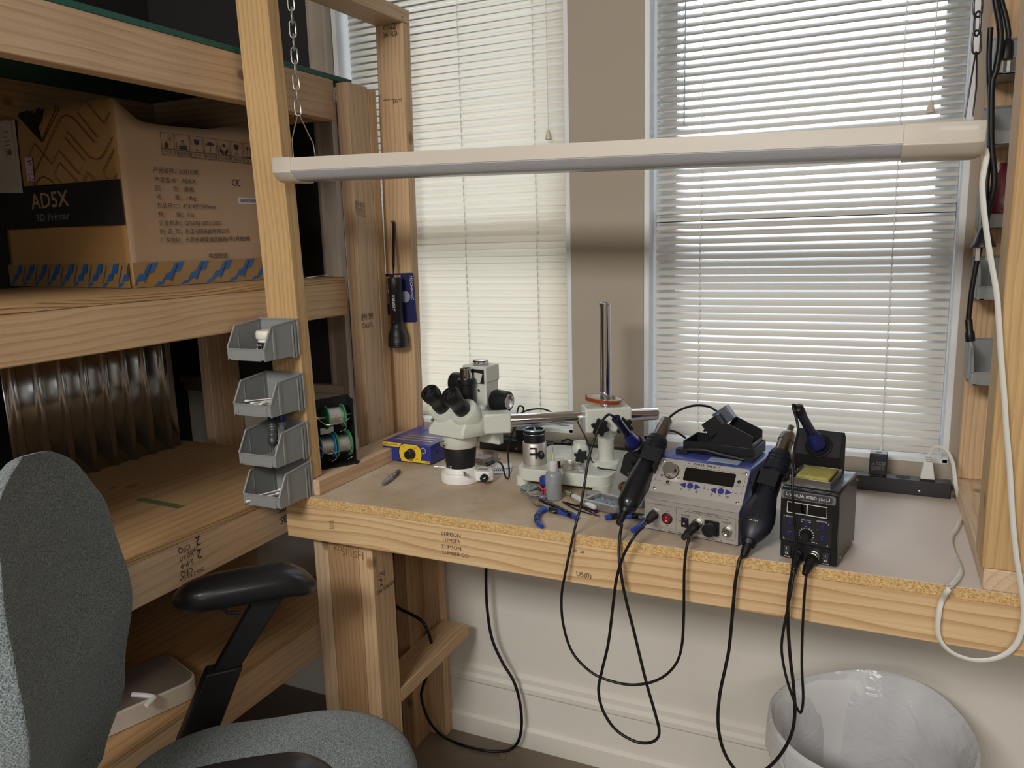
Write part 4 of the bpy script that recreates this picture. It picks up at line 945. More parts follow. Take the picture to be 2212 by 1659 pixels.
# head: lower shell, two prism housings, eyepieces
hd = MB()
lo_ = [(-.062, -.048), (.050, -.052), (.074, .010), (.066, .054), (-.030, .054), (-.066, .010)]
mid_ = [(-.062, -.046), (.050, -.050), (.074, .010), (.066, .054), (-.030, .054), (-.066, .010)]
hi_ = [(-.048, -.010), (.040, -.010), (.062, .016), (.056, .052), (-.026, .052), (-.052, .014)]
hd.ring_stack([[HL @ V((a*.96, b*.96, .121)) for a, b in lo_], [HL @ V((a, b, .125)) for a, b in lo_], [HL @ V((a, b, .139)) for a, b in mid_], [HL @ V((a, b, .178)) for a, b in hi_], [HL @ V((a*.9, b, .186)) for a, b in hi_]])
hd.build('head_shell', OFFWHITE, mic, bevel=.005, seg=3)
ed = V((0, -.71, .705)).normalized()
R3 = HM.to_3x3()
for s, x in (('l', -.034), ('r', .030)):
    o = V((x, .012, .156)); m = MB(); m.lathe([(.030, -.030), (.0345, -.012), (.0355, .018), (.0355, .040), (.0335, .044), (.024, .0445)], HL @ o, R3 @ ed, 40)
    pz = m.build('prism_housing', OFFWHITE, mic)
    m = MB(); e = o+ed*.044
    m.lathe([(.0200, 0), (.0205, .002), (.0205, .020), (.0192, .022), (.0192, .034), (.0205, .036), (.0205, .044), (.0225, .048), (.0235, .054), (.0235, .066), (.0215, .070), (.0165, .070), (.0150, .066), (.0150, .062)], HL @ e, R3 @ ed, 40)
    ep = m.build('eyepiece', BLACKP, pz)
    m = MB(); m.lathe([(.0152, .0630), (.008, .0645), (0, .065)], HL @ e, R3 @ ed, 30, ); m.build('eye_lens', mat('lens_glass', (30, 34, 40), .03, coat=1, spec=1), pz)
    m = MB(); m.torus(HL @ (e+ed*.067), R3 @ ed, .0165, .0012, 36, 6); m.build('lens_ring', STEEL, pz)
m = MB(); m.lathe([(.022, .176), (.022, .192), (.020, .194), (.020, .240), (.0225, .242), (.0225, .254), (.016, .256)], HL @ V((.000, .036, 0)), (0, 0, 1), 32); tt_ = m.build('camera_tube', BLACKP, mic)
m = MB(); m.lathe([(.0155, .254), (.0155, .280), (.0145, .281), (.0135, .281), (.0135, .272), (0, .272)], HL @ V((.000, .036, 0)), (0, 0, 1), 32); m.build('tube_sleeve', CHROME, tt_)
m = MB(); m.lathe([(.016, .184), (.016, .192), (0, .194)], HL @ V((.044, .032, 0)), (0, 0, 1), 28); m.build('head_boss', OFFWHITE, mic)
m = MB(); m.lathe([(.042, .090), (.0445, .093), (.0445, .118), (.040, .121)], HL @ V((0, 0, 0)), (0, 0, 1), 44); m.build('head_collar', OFFWHITE, mic)
m = MB(); m.cyl(HL @ V((-.012, -.043, .105)), HL @ V((-.014, -.054, .105)), .0075, seg=20); m.build('lock_screw', CHROME, mic)
m = MB(); m.cyl(HL @ V((-.064, .004, .145)), HL @ V((-.088, .0, .146)), .0032, seg=12); m.cyl(HL @ V((-.080, .001, .1455)), HL @ V((-.088, .0, .146)), .0048, seg=12); m.build('side_screw', CHROME, mic)
zo = MB(); n = 72; rg = []
for z, r in ((.036, .034), (.037, .0362), (.048, .0368), (.050, .0378), (.086, .0408), (.090, .0398), (.092, .038)):
    rg.append([HL @ V((math.cos(2*PI*i/n)*(r+(-.0007 if (i % 2 and .049 < z < .088) else 0)), math.sin(2*PI*i/n)*(r+(-.0007 if (i % 2 and .049 < z < .088) else 0)), z)) for i in range(n)])
zo.ring_stack(rg); zr = zo.build('zoom_ring', mat('zoom_black', (24, 24, 26), .5), mic, smooth=20)
lettering([('1X', .0072, -.010, .0395)], HL @ frame((0, -.0372, 0), (1, 0, 0), (0, 0, 1)), WHITEINK, zr, 'zoom_mark', .0006)
# ring lamp under the head
RLM = HM
rl_ = thing('ring_light', 'white ring lamp clamped under the microscope resting on the bench', 'ring lamp', HM.translation, math.radians(-10))
m = MB(); m.lathe([(.046, 0), (.0495, .002), (.0502, .006), (.0502, .022), (.048, .026), (.043, .027), (.042, .030), (.0415, .036), (.039, .039), (.0372, .039), (.0372, .001), (.046, 0)], seg=56, cap=False); m.build('lamp_ring', WHITEP, rl_)
m = MB(); m.prism([(.030, .010), (.052, -.006), (.082, .004), (.086, .022), (.070, .042), (.034, .040)], Matrix.Translation((0, 0, .006)), .026); cb = m.build('control_box', WHITEP, rl_, bevel=.004, seg=3)
m = MB(); m.prism([(.044, .008), (.070, .012), (.066, .030), (.042, .028)], Matrix.Translation((0, 0, .0322)), .0004); m.build('box_label', mat('box_grey', (128, 126, 128), .4), cb)
m = MB(); m.lathe([(.0100, 0), (.0095, .010), (.008, .012)], (.075, -.001, .018), (.35, -1, 0), 24); dk = m.build('dimmer_knob', BLACKP, rl_); m = MB(); m.cyl((.0800, -.0125, .019), (.0845, -.0115, .0225), .0011, seg=6); m.build('knob_pointer', WHITEINK, dk)
for a in (205, 318):
    c_, s_ = math.cos(math.radians(a)), math.sin(math.radians(a))
    m = MB(); m.cyl((c_*.041, s_*.041, .033), (c_*.064, s_*.064, .033), .0022, seg=10); m.cyl((c_*.058, s_*.058, .033), (c_*.068, s_*.068, .033), .0038, seg=12); m.build('clamp_screw', STEEL, rl_)
w = [at_y(1053, 1003, .262), at_y(1066, 998, .266), at_y(1078, 998, .27), at_y(1086, 1008, .275), at_z(1092, 1030, ZT+.004), at_y(1100, 1030, .285), at_y(1098, 990, .30), at_y(1097, 968, .31), at_y(1106, 938, .33), at_y(1118, 912, .34), at_y(1117, 892, .35), at_y(1122, 877, .36), at_y(1131, 882, .37), at_y(1126, 900, .36), at_y(1112, 922, .35)]
K = inv(rl_)
m = MB(); m.tube([K @ p for p in spline(w, 6)], .0022, 8); m.build('lamp_cord', RUBBER, rl_)
m = MB(); m.cyl(K @ at_y(1051, 1004, .262), K @ at_y(1068, 997, .266), .0055, .004, 14); m.build('plug_sleeve', RUBBER, rl_)
w = [at_y(1108, 925, .345), at_y(1115, 905, .345), at_y(1130, 890, .37), at_y(1152, 884, .40), at_y(1175, 884, .43), at_y(1195, 892, .45)]
m = MB(); m.tube(spline(w, 6), .0022, 8); tag(m.build('thin_cable', RUBBER), 'thin black cable looped over the chrome boom behind the microscope', 'cable')
# roll of amber tape on the pillar, loose collar on the base
tz = cc.z+.043
m = MB(); tilt = V((.10, .06, 1)).normalized()
m.lathe([(.041, -.0045), (.047, -.0045), (.047, .0045), (.041, .0045), (.041, -.0045)], (PX-.004, PY, tz+.002), tilt, 48, False)
tr = tag(m.build('tape_roll', mat('amber_tape', (146, 66, 24), .2, coat=.7)), 'amber tape roll threaded on the chrome pillar above the clamp', 'tape')
m = MB(); m.lathe([(.0385, -.0046), (.041, -.0046), (.041, .0046), (.0385, .0046), (.0385, -.0046)], (PX-.004, PY, tz+.002), tilt, 48, False); m.build('tape_core', mat('core_white', (214, 210, 200), .7), tr)
c2 = at_z(1253, 992, ZT+.045)
col2 = thing('clamp_collar', 'loose white collar with a star knob standing on the microscope base', 'collar', (c2.x, c2.y, ZT+.0452))
m = MB(); m.lathe([(.0155, 0), (.0185, 0), (.0195, .004), (.0195, .034), (.0165, .038), (.0165, .046), (.0155, .0465), (.0140, .046), (.0140, .002), (.0155, 0)], seg=36, cap=False); m.build('collar_body', OFFWHITE, col2)
m = MB(); m.cyl((.008, -.017, .018), (.014, -.030, .018), .005); m.build('knob_stem', BLACKP, col2)
star('collar_knob', (.0125, -.028, .018), (.42, -.9, 0), .0185, .011, col2)

# ------------------------------------------------------------------ silver cylinder with black barrel
c3_ = at_z(1151, 1000, ZT+.045)
sc_ = thing('lens_holder', 'silver cylinder holding a black lens barrel on the microscope base corner', 'lens holder', (c3_.x+.004, c3_.y+.004, ZT+.0452))
m = MB(); m.lathe([(.0285, 0), (.0295, .001), (.0295, .053), (.0280, .055), (.0262, .055), (.0262, .002), (0, .002)], seg=44); m.build('silver_tube', mat('silver_tube', (196, 190, 178), .45, .7, bump=.05), sc_)
m = MB(); m.lathe([(.0255, .010), (.0255, .072), (.0265, .073), (.0265, .084), (.0240, .086), (.022, .082), (.010, .079), (0, .079)], seg=44); lb_ = m.build('lens_barrel', BLACKP, sc_)
m = MB(); m.torus((0, 0, .0755), (0, 0, 1), .0262, .0012, 44, 8); m.build('chrome_band', STEEL, lb_)
m = MB(); m.torus((0, 0, .0855), (0, 0, 1), .0248, .0022, 44, 8); m.build('rim', mat('steel_blue', (150, 172, 184), .25, .6), lb_)
m = MB(); m.lathe([(.006, .079), (.002, .090), (0, .0915)], seg=14); m.build('centre_pin', STEEL, lb_)
SM = Matrix.Rotation(math.radians(18), 4, 'Z')
m = MB(); m.prism([(.004, .018), (.008, .018), (.008, .046), (-.008, .046), (-.010, .042), (.004, .042), (.004, .032), (-.010, .032), (-.010, .027), (.004, .027)], SM @ frame((0, -.0297, 0), (1, 0, 0), (0, 0, 1)), .001); m.build('bracket_slot', BLACKMATTE, sc_)
m = MB(); m.cyl(SM @ V((.008, -.028, .030)), SM @ V((.014, -.036, .030)), .0035); m.ball(SM @ V((.019, -.038, .030)), .0095, (1, .5, 1.15), 16); m.build('thumb_screw', BLACKP, sc_)
# ------------------------------------------------------------------ silver and blue rework station
A9 = math.radians(-9.13)
st = thing('rework_station', 'silver fronted blue rework station with wide dark display and round metal knob', 'rework station', (-.405, .075, ZT), A9)
SILV = mat('station_silver', (186, 180, 172), .42, .55, var=.04, vscale=90)
w_ = .193; D_ = .262
# blue cover: side profile extruded across
pf = [(.0, .004), (.0, .068), (.018, .077), (.062, .132), (.070, .1365), (.082, .138), (D_-.004, .138), (D_, .134), (D_, .004)]
m = MB(); m.ring_stack([[V((x, a, b)) for a, b in pf] for x in (-.0012, w_+.0012)]); m.build('blue_cover', BLUE, st, bevel=.003, seg=3, smooth=35)
for x in (.02, w_-.02):
    for y in (.02, D_-.03): MB().cyl((x, y, 0), (x, y, .005), .008).build('foot', RUBBER, st)
fp_ = [(-.0012, .005), (-.0012, .0675), (.0170, .0768), (.0170-.0008, .0775), (-.0022, .0682), (-.0022, .005)]
m = MB(); m.prism([(0, 0), (w_, 0), (w_, .0635), (0, .0635)], frame((0, -.0008, .0045), (1, 0, 0), (0, 0, 1)), .0012); lowp = m.build('lower_panel', SILV, st)
m = MB(); m.prism([(0, 0), (w_, 0), (w_, .0201), (0, .0201)], frame((0, -.0012, .0682), (1, 0, 0), (0, .018, .009)), .0012); m.build('panel_step', SILV, st)
UW = V((0, .0474, .0585)).normalized() if False else V((0, .6308, .7760)).normalized()
UO = V((0, .0178, .0768)); UM = frame(UO, (1, 0, 0), UW)
m = MB(); m.prism(arc(w_-.006, .0705, .006, 0, 90, 4)+arc(.006, .0705, .006, 90, 180, 4)+[(0, 0), (w_, 0)], UM @ Matrix.Translation((0, 0, -.0003)), .0016); upp = m.build('upper_panel', SILV, st)
LMx = frame((0, -.0021, 0), (1, 0, 0), (0, 0, 1))
PINK = INK
def flat(poly, M, h=.0004, z=.0): return MB().prism(poly, M @ Matrix.Translation((0, 0, z)), h)
UF = UM @ Matrix.Translation((0, 0, .0014))
flat(rrect(.1037, .0287, .003, 4, .0648, .0342), UF, .0008).build('display', mat('display_black', (8, 8, 11), .08, coat=.6), st)
dsh = dashes([(.010, .0675), (.020, .0675)], .004, .002)
ds = strokes(dashes([(.058, .0655), (.186, .0655)], .005, .003) + dashes([(.012, .063), (.006, .026), (.030, .0255)], .004, .0025) + dashes([(.041, .0255), (.064, .0255)], .004, .0025) + dashes([(.112, .033), (.112, .0225), (.126, .0225)], .004, .0025) + dashes([(.188, .060), (.187, .0235), (.168, .0235)], .005, .003), .0007, UF)
ds.build('panel_dashes', INK, upp, smooth=0)
lettering([('YiHUA', .0056, .0779, .0692, 'LEFT', .024), ('948', .0048, .1068, .0695, 'LEFT', .0105), ('(II)', .0038, .1195, .0698)], UF, INK, upp, 'panel_title', .0004, .01)
strokes([[(.0655, .0765), (.0665, .0725), (.0705, .0722)], [(.1335, .0762), (.1325, .0720), (.1285, .0718)]], .0010, UF).build('title_brackets', INK, upp, smooth=0)
lettering([('MEMORY', .0022, .0837, .0312, 'CENTER'), ('MEMORY', .0022, .1467, .0298, 'CENTER'), ('AIR ADJUST', .0022, .037, .0335, 'CENTER'), ('AUTO/MAN', .0022, .0355, .0188, 'CENTER'), ('VAC.', .0022, .1774, .041, 'CENTER'), ('ON/OFF', .0022, .1774, .0375, 'CENTER'), ('*', .0062, .0828, .0105, 'CENTER'), ('*', .0062, .146, .0095, 'CENTER')], UF, INK, upp, 'panel_lettering')
rings_ = strokes([circle(x, y, .0019, 12)+[circle(x, y, .0019, 12)[0]] for x, y in ((.0191, .0377), (.055, .0373), (.0671, .0144), (.0989, .0136), (.1299, .0133), (.1619, .0127))], .0011, UF); rings_.build('panel_marks', INK, upp, smooth=0)
BTN = mat('button_blue', (44, 48, 122), .35)
for cx, cy in ((.0834, .0238), (.1466, .0226)):
    flat(circle(cx, cy, .0062, 24), UF, .0016).build('round_button', BTN, st, bevel=.0004)
    for s in (-1, 1): flat([(cx+s*.0092, cy-.0052), (cx+s*.0105, cy-.0058), (cx+s*.0205, cy-.0008), (cx+s*.0205, cy+.0008), (cx+s*.0105, cy+.0058), (cx+s*.0092, cy+.0052)][::s], UF, .0016).build('arrow_button', BTN, st, bevel=.0004)
for cx, cy in ((.0355, .0249), (.1774, .0478)):
    m = MB(); t = MB(); t.lathe([(.0036, 0), (.0036, .0012), (.0022, .0022), (0, .0024)], (cx, cy, 0), (0, 0, 1), 18); m.add(t.v, t.f, UF); m.build('indicator', BLACKP, st)
for cx, cy in ((.0156, .0706), (.187, .0673), (.0109, .0081), (.1832, .0047)):
    m = MB(); t = MB(); t.lathe([(.0030, 0), (.0030, .0008), (.0018, .0014), (0, .0012)], (cx, cy, 0), (0, 0, 1), 16); m.add(t.v, t.f, UF); m.build('panel_screw', STEEL, st)
m = MB(); t = MB(); t.lathe([(.0165, 0), (.0165, .0006)], (.037, .049, 0), (0, 0, 1), 36); m.add(t.v, t.f, UF); m.build('knob_scale', BLACKP, st)
m = MB(); t = MB(); t.lathe([(.0150, .0006), (.0150, .006), (.0142, .0075), (.0138, .0185), (.0130, .0198), (0, .0199)], (.037, .049, 0), (0, 0, 1), 44); m.add(t.v, t.f, UF); m.build('metal_knob', mat('turned_aluminium', (205, 200, 194), .25, 1), st)
# lower panel
lettering([('Hot Air Rework', .0030, .0211, .0575, 'LEFT', .024), ('Solder Remover, Vacuum Pickup', .0030, .1012, .0563, 'LEFT', .052), ('7 in 1 Station, Hot Air Rework,', .0028, .0425, .0062, 'LEFT', .040), ('Desoldering Station with Suction Pen', .0028, .1006, .0058, 'LEFT', .052), ('ON', .0022, .0494, .0468, 'CENTER'), ('OFF', .0022, .0496, .0163, 'CENTER'), ('DESOLDER', .0026, .0875, .0445, 'CENTER'), ('DESOLDER', .0026, .1700, .0445, 'CENTER'), ('SOLDER', .0026, .1185, .0135, 'CENTER'), ('SOL', .0022, .0875, .0185, 'CENTER'), ('OFF', .0022, .0755, .0315, 'CENTER')], LMx, INK, lowp, 'panel_lettering', .0002, .01)
strokes(dashes([(.019, .0588), (.0043, .0588), (.0043, .0125), (.0678, .0125), (.0678, .0585)], .003, .002) + dashes([(.047, .0588), (.098, .0588)], .003, .002) + dashes([(.156, .0572), (.188, .0572), (.188, .0125), (.0678, .0125)], .003, .002) + [[(.087, .052), (.087, .0545), (.172, .0525), (.172, .0495)]], .0006, LMx).build('panel_dashes', INK, lowp, smooth=0)
strokes([[(.036, .010), (.0335, .008), (.034, .005)], [(.158, .009), (.161, .007), (.1605, .004)]], .0009, LMx).build('title_brackets', INK, lowp, smooth=0)
def on_l(prof, x, z, seg=28):
    m = MB(); t = MB(); t.lathe(prof, (x, z, 0), (0, 0, 1), seg); m.add(t.v, t.f, LMx); return m
rs = on_l([(.0115, 0), (.0115, .0022), (.0102, .003), (.0085, .003)], .0488, .0329).build('rocker_bezel', BLACKP, st)
m = on_l([(.0084, .0015), (.0084, .0042), (.0075, .0050), (0, .0045)], .0488, .0329); m.build('red_rocker', mat('rocker_red', (126, 18, 26), .2, coat=.6), rs)
strokes([[(.0488, .0352), (.0488, .0378)], circle(.0482, .0293, .0014, 10)+[circle(.0482, .0293, .0014, 10)[0]]], .0008, LMx, .0052).build('rocker_marks', WHITEINK, rs, smooth=0)
m = MB(); m.bb((.0792, -.0045, .0215), (.0942, -.002, .0415)); sw = m.build('switch_frame', BLACKP, st, bevel=.0008)
m = MB(); m.bb((.0815, -.0062, .0235), (.0919, -.004, .0395)); m.build('rocker', bpy.data.materials['rocker_black'], sw, bevel=.001)
strokes([circle(.0862, .030, .0015, 10)+[circle(.0862, .030, .0015, 10)[0]]], .0006, LMx, .0046).build('rocker_marks', WHITEINK, sw, smooth=0)
m = MB(); m.prism(rrect(.0295, .0300, .003, 3, .1272, .0152), LMx, .0035); cs = m.build('air_socket', BLACKP, st, bevel=.0006)
m = on_l([(.0120, .003), (.0120, .006), (.0135, .007), (.0135, .016), (.0122, .0185), (.006, .0188), (0, .0192)], .1400, .0290, 36); m.build('socket_cap', BLACKP, cs)
ds_ = on_l([(.0095, 0), (.0095, .003), (.0085, .0035), (.0085, .010), (.0072, .010), (.0072, .005), (0, .005)], .1722, .0290).build('din_socket', STEEL, st)
for k in range(5):
    a = k*1.257+.3; on_l([(.0014, .005), (.0014, .0062), (0, .0062)], .1722+.0042*math.cos(a), .0290+.0042*math.sin(a), 8).build('pin_hole', BLACKP, ds_)
on_l([(.0115, 0), (.0115, .0035), (.009, .004)], .0225, .0375, 6).build('hex_nut', STEEL, st)
on_l([(.0108, 0), (.0108, .003), (.0098, .0035), (.0098, .010), (.0088, .011)], .1128, .0330).build('socket_ring', STEEL, st)
# black tool rest on the roof, its cord stubs and the sticker
rz_ = .1385
flat(rrect(.064, .030, .0005, 2, .098, .083), Matrix.Translation((0, 0, .1379)), .0006).build('clear_sticker', mat('sticker_clear', (176, 190, 204), .25, var=.15, vscale=400), st)
for x, y in ((.026, .084), (.170, .082)):
    m = MB(); m.ball((x, y, .1381), .003, (1, 1, .5), 10); m.build('roof_screw', BLACKM, st)
for y in (.070, .16):
    for z in (.06, .11):
        m = MB(); m.ball((w_+.0012, y, z), .003, (.5, 1, 1), 10); m.build('side_screw', BLACKM, st)
STM = Matrix.Translation(st.location) @ Matrix.Rotation(A9, 4, 'Z')
rest = thing('tool_rest', 'black folded tool rest with open tray on the blue station roof', 'tool rest', STM @ V((.10, .17, .1384)), A9 + math.radians(1))
m = MB(); RX0, RX1 = -.068, .082
m.bb((RX0, -.050, .002), (RX1, .034, .004)); m.bb((RX0, -.050, .002), (RX1, -.048, .026)); m.bb((RX0, .032, .002), (RX1, .034, .026)); m.bb((RX0, -.050, .002), (RX0+.002, .034, .026)); m.bb((RX1-.002, -.050, .002), (RX1, .034, .026))
m.build('tray', BLACKP, rest, bevel=.0012)
for x in (-.080, .058): MB().bb((x, -.062, 0), (x+.026, -.040, .010)).build('front_foot', BLACKMATTE, rest, bevel=.001)
m = MB(); m.tube(spline([(-.06, -.055, .008), (-.02, -.056, .012), (.02, -.058, .008), (.066, -.062, .004)], 6), .004, 8); m.build('front_lip', BLACKP, rest)
ch_ = [(-.012, .024), (.020, .074), (.078, .050), (.078, .024)]
for y in (-.048, .020): m = MB(); m.prism(ch_, frame((0, y+.002, 0), (1, 0, 0), (0, 0, 1)), .0024); m.build('cheek', BLACKP, rest, bevel=.0008)
m = MB(); m.bb((.076, -.048, .004), (.078, .022, .034)); m.build('end_plate', mat('end_grey', (96, 98, 104), .35), rest)
PM = Matrix.Translation((-.004, -.014, .066)) @ Matrix.Rotation(math.radians(-38), 4, 'Y')
m = MB(); m.bb((-.024, -.030, -.020), (.016, -.004, .014), PM); m.build('pickup_block', BLACKP, rest, bevel=.002)
m = MB(); m.bb((-.006, .004, -.012), (.030, .028, .020), PM); m.build('pickup_block', mat('block_grey', (88, 92, 104), .3), rest, bevel=.002)
RI = inv(rest)
m = MB(); m.tube([RI @ p for p in spline([at_y(1548, 888, .235), at_y(1530, 878, .25), at_y(1500, 876, .26), at_y(1470, 885, .26), at_y(1448, 900, .25), at_y(1432, 918, .24)], 6)], .0026, 8); m.build('tool_cord', RUBBER, rest)
m = MB(); m.tube([RI @ p for p in spline([at_y(1541, 914, .28), at_y(1528, 922, .28), at_y(1521, 932, .28)], 5)], .0026, 8); m.build('tool_cord', RUBBER, rest)
m = MB(); m.tube(spline([at_y(1481, 946, .25), at_y(1466, 936, .26), at_y(1449, 930, .26), at_y(1440, 932, .26)], 6), .0026, 8); tag(m.build('cord_stub', RUBBER), 'short black hose running from the station roof behind the left hot air gun', 'hose')

# ------------------------------------------------------------------ hot air guns in their cradles
def gun_frame(b, t):
    z = (t-b).normalized(); x = V((1, 0, 0)); x = (x-z*x.dot(z)).normalized(); y = z.cross(x)
    M = Matrix((x, y, z)).transposed().to_4x4(); M.translation = b; return M
def tilt_thing(name, label, cat, M, group=None):
    o = bpy.data.objects.new(name, None); COL.objects.link(o); o.matrix_world = M; o.location = M.to_translation(); o.rotation_euler = M.to_euler()
    return tag(o, label, cat, group)
NOZ = mat('nozzle_steel', (150, 142, 134), .3, 1)
b1, t1 = at_y(1352, 1098, .050), at_y(1438, 913, .205)
GM = gun_frame(b1, t1); GL = (t1-b1).length
gun = tilt_thing('hot_air_gun', 'black hot air gun with plain steel nozzle left of the silver station', 'hot air gun', GM)
m = MB(); k = GL/.235
m.lathe([(.013, -.004), (.0165, .0), (.0205, .006), (.0225, .014), (.0235, .045), (.0225, .075), (.0195, .105), (.0185, .125), (.0195, .132)], (0, 0, 0), (0, 0, 1), 36); hb_ = m.build('handle', mat('handle_black', (22, 23, 27), .3, coat=.2), gun)
m = MB(); m.lathe([(.0180, .132), (.0225, .134), (.0230, .140), (.0230, .166), (.0205, .176), (.017, .178)], (0, 0, 0), (0, 0, 1), 36); hg = m.build('heat_guard', BLACKP, gun)
for a in (35, 110, 180, 250, 320):
    for z in (.148, .156, .164):
        c_, s_ = math.cos(math.radians(a)), math.sin(math.radians(a)); e = frame((c_*.0226, s_*.0226, z), (-s_, c_, 0), (0, 0, 1))
        flat(rrect(.016, .0032, .0015, 3, -.008, -.0016), e, .0008).build('guard_slot', BLACKMATTE, hg)
m = MB(); m.lathe([(.0130, .176), (.0130, .222), (.0120, .226), (.0105, .226), (.0105, .19), (0, .19)], (0, 0, 0), (0, 0, 1), 32); m.build('nozzle', NOZ, gun)
m = MB(); m.bb((-.0150, -.0012, .178), (-.0135, .0012, .212)); m.bb((.0135, -.0012, .178), (.0150, .0012, .208)); m.build('nozzle_guard', STEEL, gun)
m = MB(); m.lathe([(.010, -.010), (.0125, -.004)], (0, 0, 0), (0, 0, 1), 20); m.lathe([(.0062, -.038), (.0072, -.030), (.0085, -.008)], (0, 0, 0), (0, 0, 1), 16); m.build('strain_relief', RUBBER, gun)
b2, t2 = at_y(1619, 1166, .018), at_y(1692, 968, .165)
GM2 = gun_frame(b2, t2)
gun2 = tilt_thing('hot_air_gun', 'bulb handled black hot air gun with stepped nozzle right of the silver station', 'hot air gun', GM2)
H2 = (t2-b2).length
m = MB(); n = 36; rg = []
for z, rx, ry in ((-.004, .012, .012), (.0, .016, .015), (.012, .024, .020), (.028, .031, .024), (.050, .0325, .025), (.072, .028, .023), (.092, .022, .0205), (.110, .0195, .019), (.140, .0190, .0185), (.150, .0200, .0195)):
    rg.append([V((rx*math.cos(2*PI*i/n), ry*math.sin(2*PI*i/n), z)) for i in range(n)])
m.ring_stack(rg); h2 = m.build('handle', mat('handle_blueblack', (26, 29, 38), .42), gun2, smooth=60)
m = MB(); m.lathe([(.0180, .148), (.0225, .150), (.0232, .158), (.0225, .186), (.020, .196), (.016, .198)], (0, 0, 0), (0, 0, 1), 36); hg = m.build('heat_guard', mat('guard_blueblack', (24, 27, 36), .4), gun2)
for a in (225, 270, 315, 0):
    for z in (.166, .175, .184):
        c_, s_ = math.cos(math.radians(a)), math.sin(math.radians(a)); e = frame((c_*.0222, s_*.0222, z), (-s_, c_, 0), (0, 0, 1))
        flat(rrect(.015, .0034, .0015, 3, -.0075, -.0017), e, .0008).build('guard_slot', BLACKMATTE, hg)
m = MB(); m.lathe([(.0148, .196), (.0150, .224), (.0162, .225), (.0162, .229), (.0150, .230), (.0145, .240), (.0115, .246), (.0062, .248), (.0062, .262), (.0050, .263), (.0050, .25), (0, .25)], (0, 0, 0), (0, 0, 1), 32); m.build('nozzle', NOZ, gun2)
m = MB(); m.cyl((.016, 0, .227), (.027, 0, .226), .0022); m.ball((.026, 0, .229), .0036); m.ball((.026, .0, .222), .0034); m.build('nozzle_clamp', STEEL, gun2)
for i in range(-2, 3):
    m = MB(); m.bb((i*.0068-.0008, -.0196, .104), (i*.0068+.0008, -.0178 if abs(i) < 2 else -.0160, .143)); m.build('grip_groove', BLACKMATTE, h2)
for r in range(4):
    for c in range(5):
        x = -.011+.0055*c; z = .040+.0095*r; y = -.0255*math.sqrt(max(0, 1-(x/.033)**2))*(1 if r < 3 else .965)
        flat(rrect(.0026, .0066, .001, 2, x-.0013, z-.0033), frame((0, y-.0002, 0), (1, 0, 0), (0, 0, 1)), .0005).build('vent_hole', BLACKMATTE, h2)
lettering([('AIR OUT', .0028, -.008, .028, 'LEFT', .016)], frame((0, -.0252, 0), (1, 0, 0), (0, 0, 1)), WHITEINK, h2, 'handle_mark', .0004)
m = MB(); m.lathe([(.0128, -.012), (.0150, -.004)], (0, 0, 0), (0, 0, 1), 20); m.lathe([(.0062, -.036), (.0074, -.028), (.0095, -.010)], (0, 0, 0), (0, 0, 1), 16); m.build('strain_relief', RUBBER, gun2)
# cradles screwed to the sides of the station
for nm, M_, dx, z in (('left', GM, .030, .128), ('right', GM2, -.030, .128)):
    m = MB(); o = M_; s = 1 if dx > 0 else -1
    K_ = inv(st) @ o
    for q in (-1, 1): m.bb((s*.004-.016*1, q*.0235-.0015, z-.020), (s*.004+.026*1 if s > 0 else .016, q*.0235+.0015, z+.012), K_)
    m.bb((s*.0245-.0015, -.025, z-.034), (s*.0245+.0015, .025, z+.012), K_); m.build('gun_cradle', BLACKMATTE, st, bevel=.0008)

# ------------------------------------------------------------------ black soldering station
A10 = math.radians(-9.96)
bs = thing('soldering_station', 'black two display soldering station at the right end of the tools', 'soldering station', (-.137, .018, ZT), A10)
BSM = Matrix.Translation(bs.location) @ Matrix.Rotation(A10, 4, 'Z')
m = MB(); W_ = .0998
m.ring_stack([[V((x, a, b)) for a, b in ((.004, .003), (.004, .136), (.010, .1405), (.146, .1405), (.150, .137), (.150, .003))] for x in (0, W_)]); m.build('case', mat('case_black', (27, 27, 30), .38, .2, coat=.2), bs, bevel=.004, seg=3, smooth=35)
m = MB(); m.prism([(.0, .0355), (W_, .0355), (W_, .136), (W_-.003, .1388), (.003, .1388), (0, .136)], frame((0, .006, 0), (1, 0, 0), (0, 0, 1)), .0075); m.build('front_panel', mat('panel_black', (19, 19, 22), .35), bs, bevel=.0015)
m = MB(); m.prism([(.002, .004), (W_-.002, .004), (W_-.002, .0345), (.002, .0345)], frame((0, .006, 0), (1, 0, 0), (0, 0, 1)), .003); m.build('switch_panel', BLACKP, bs)
BF = frame((0, -.0016, 0), (1, 0, 0), (0, 0, 1))
flat(rrect(.0940, .0160, .003, 4, .0005, .1180), BF, .0006).build('grey_band', mat('band_grey2', (104, 104, 106), .5), bs)
bb2 = flat(rrect(.084, .0125, .003, 4, .005, .1195), BF, .0004, .0006).build('dark_band', mat('band_dark', (58, 58, 61), .5), bs)
lettering([('YIHUA', .0060, .0150, .1232, 'LEFT', .0265), ('8786D', .0056, .0440, .1233, 'LEFT', .0185), ('[ 2in1 ]', .0042, .066, .1236, 'LEFT', .0135)], BF, mat('silver_ink', (200, 200, 202), .5), bb2, 'band_title', .0012, .008)
strokes([[(.0095, .130), (.0100, .1255), (.0135, .1245)], [(.0845, .1295), (.084, .1245), (.080, .1238)]], .0012, BF, .0012).build('band_brackets', bpy.data.materials['silver_ink'], bb2, smooth=0)
dp_ = flat(rect_path(.0122, .0924, .0805, .1123)[:4], BF, .0004).build('display_window', mat('display_black2', (5, 5, 7), .1, coat=.5), bs)
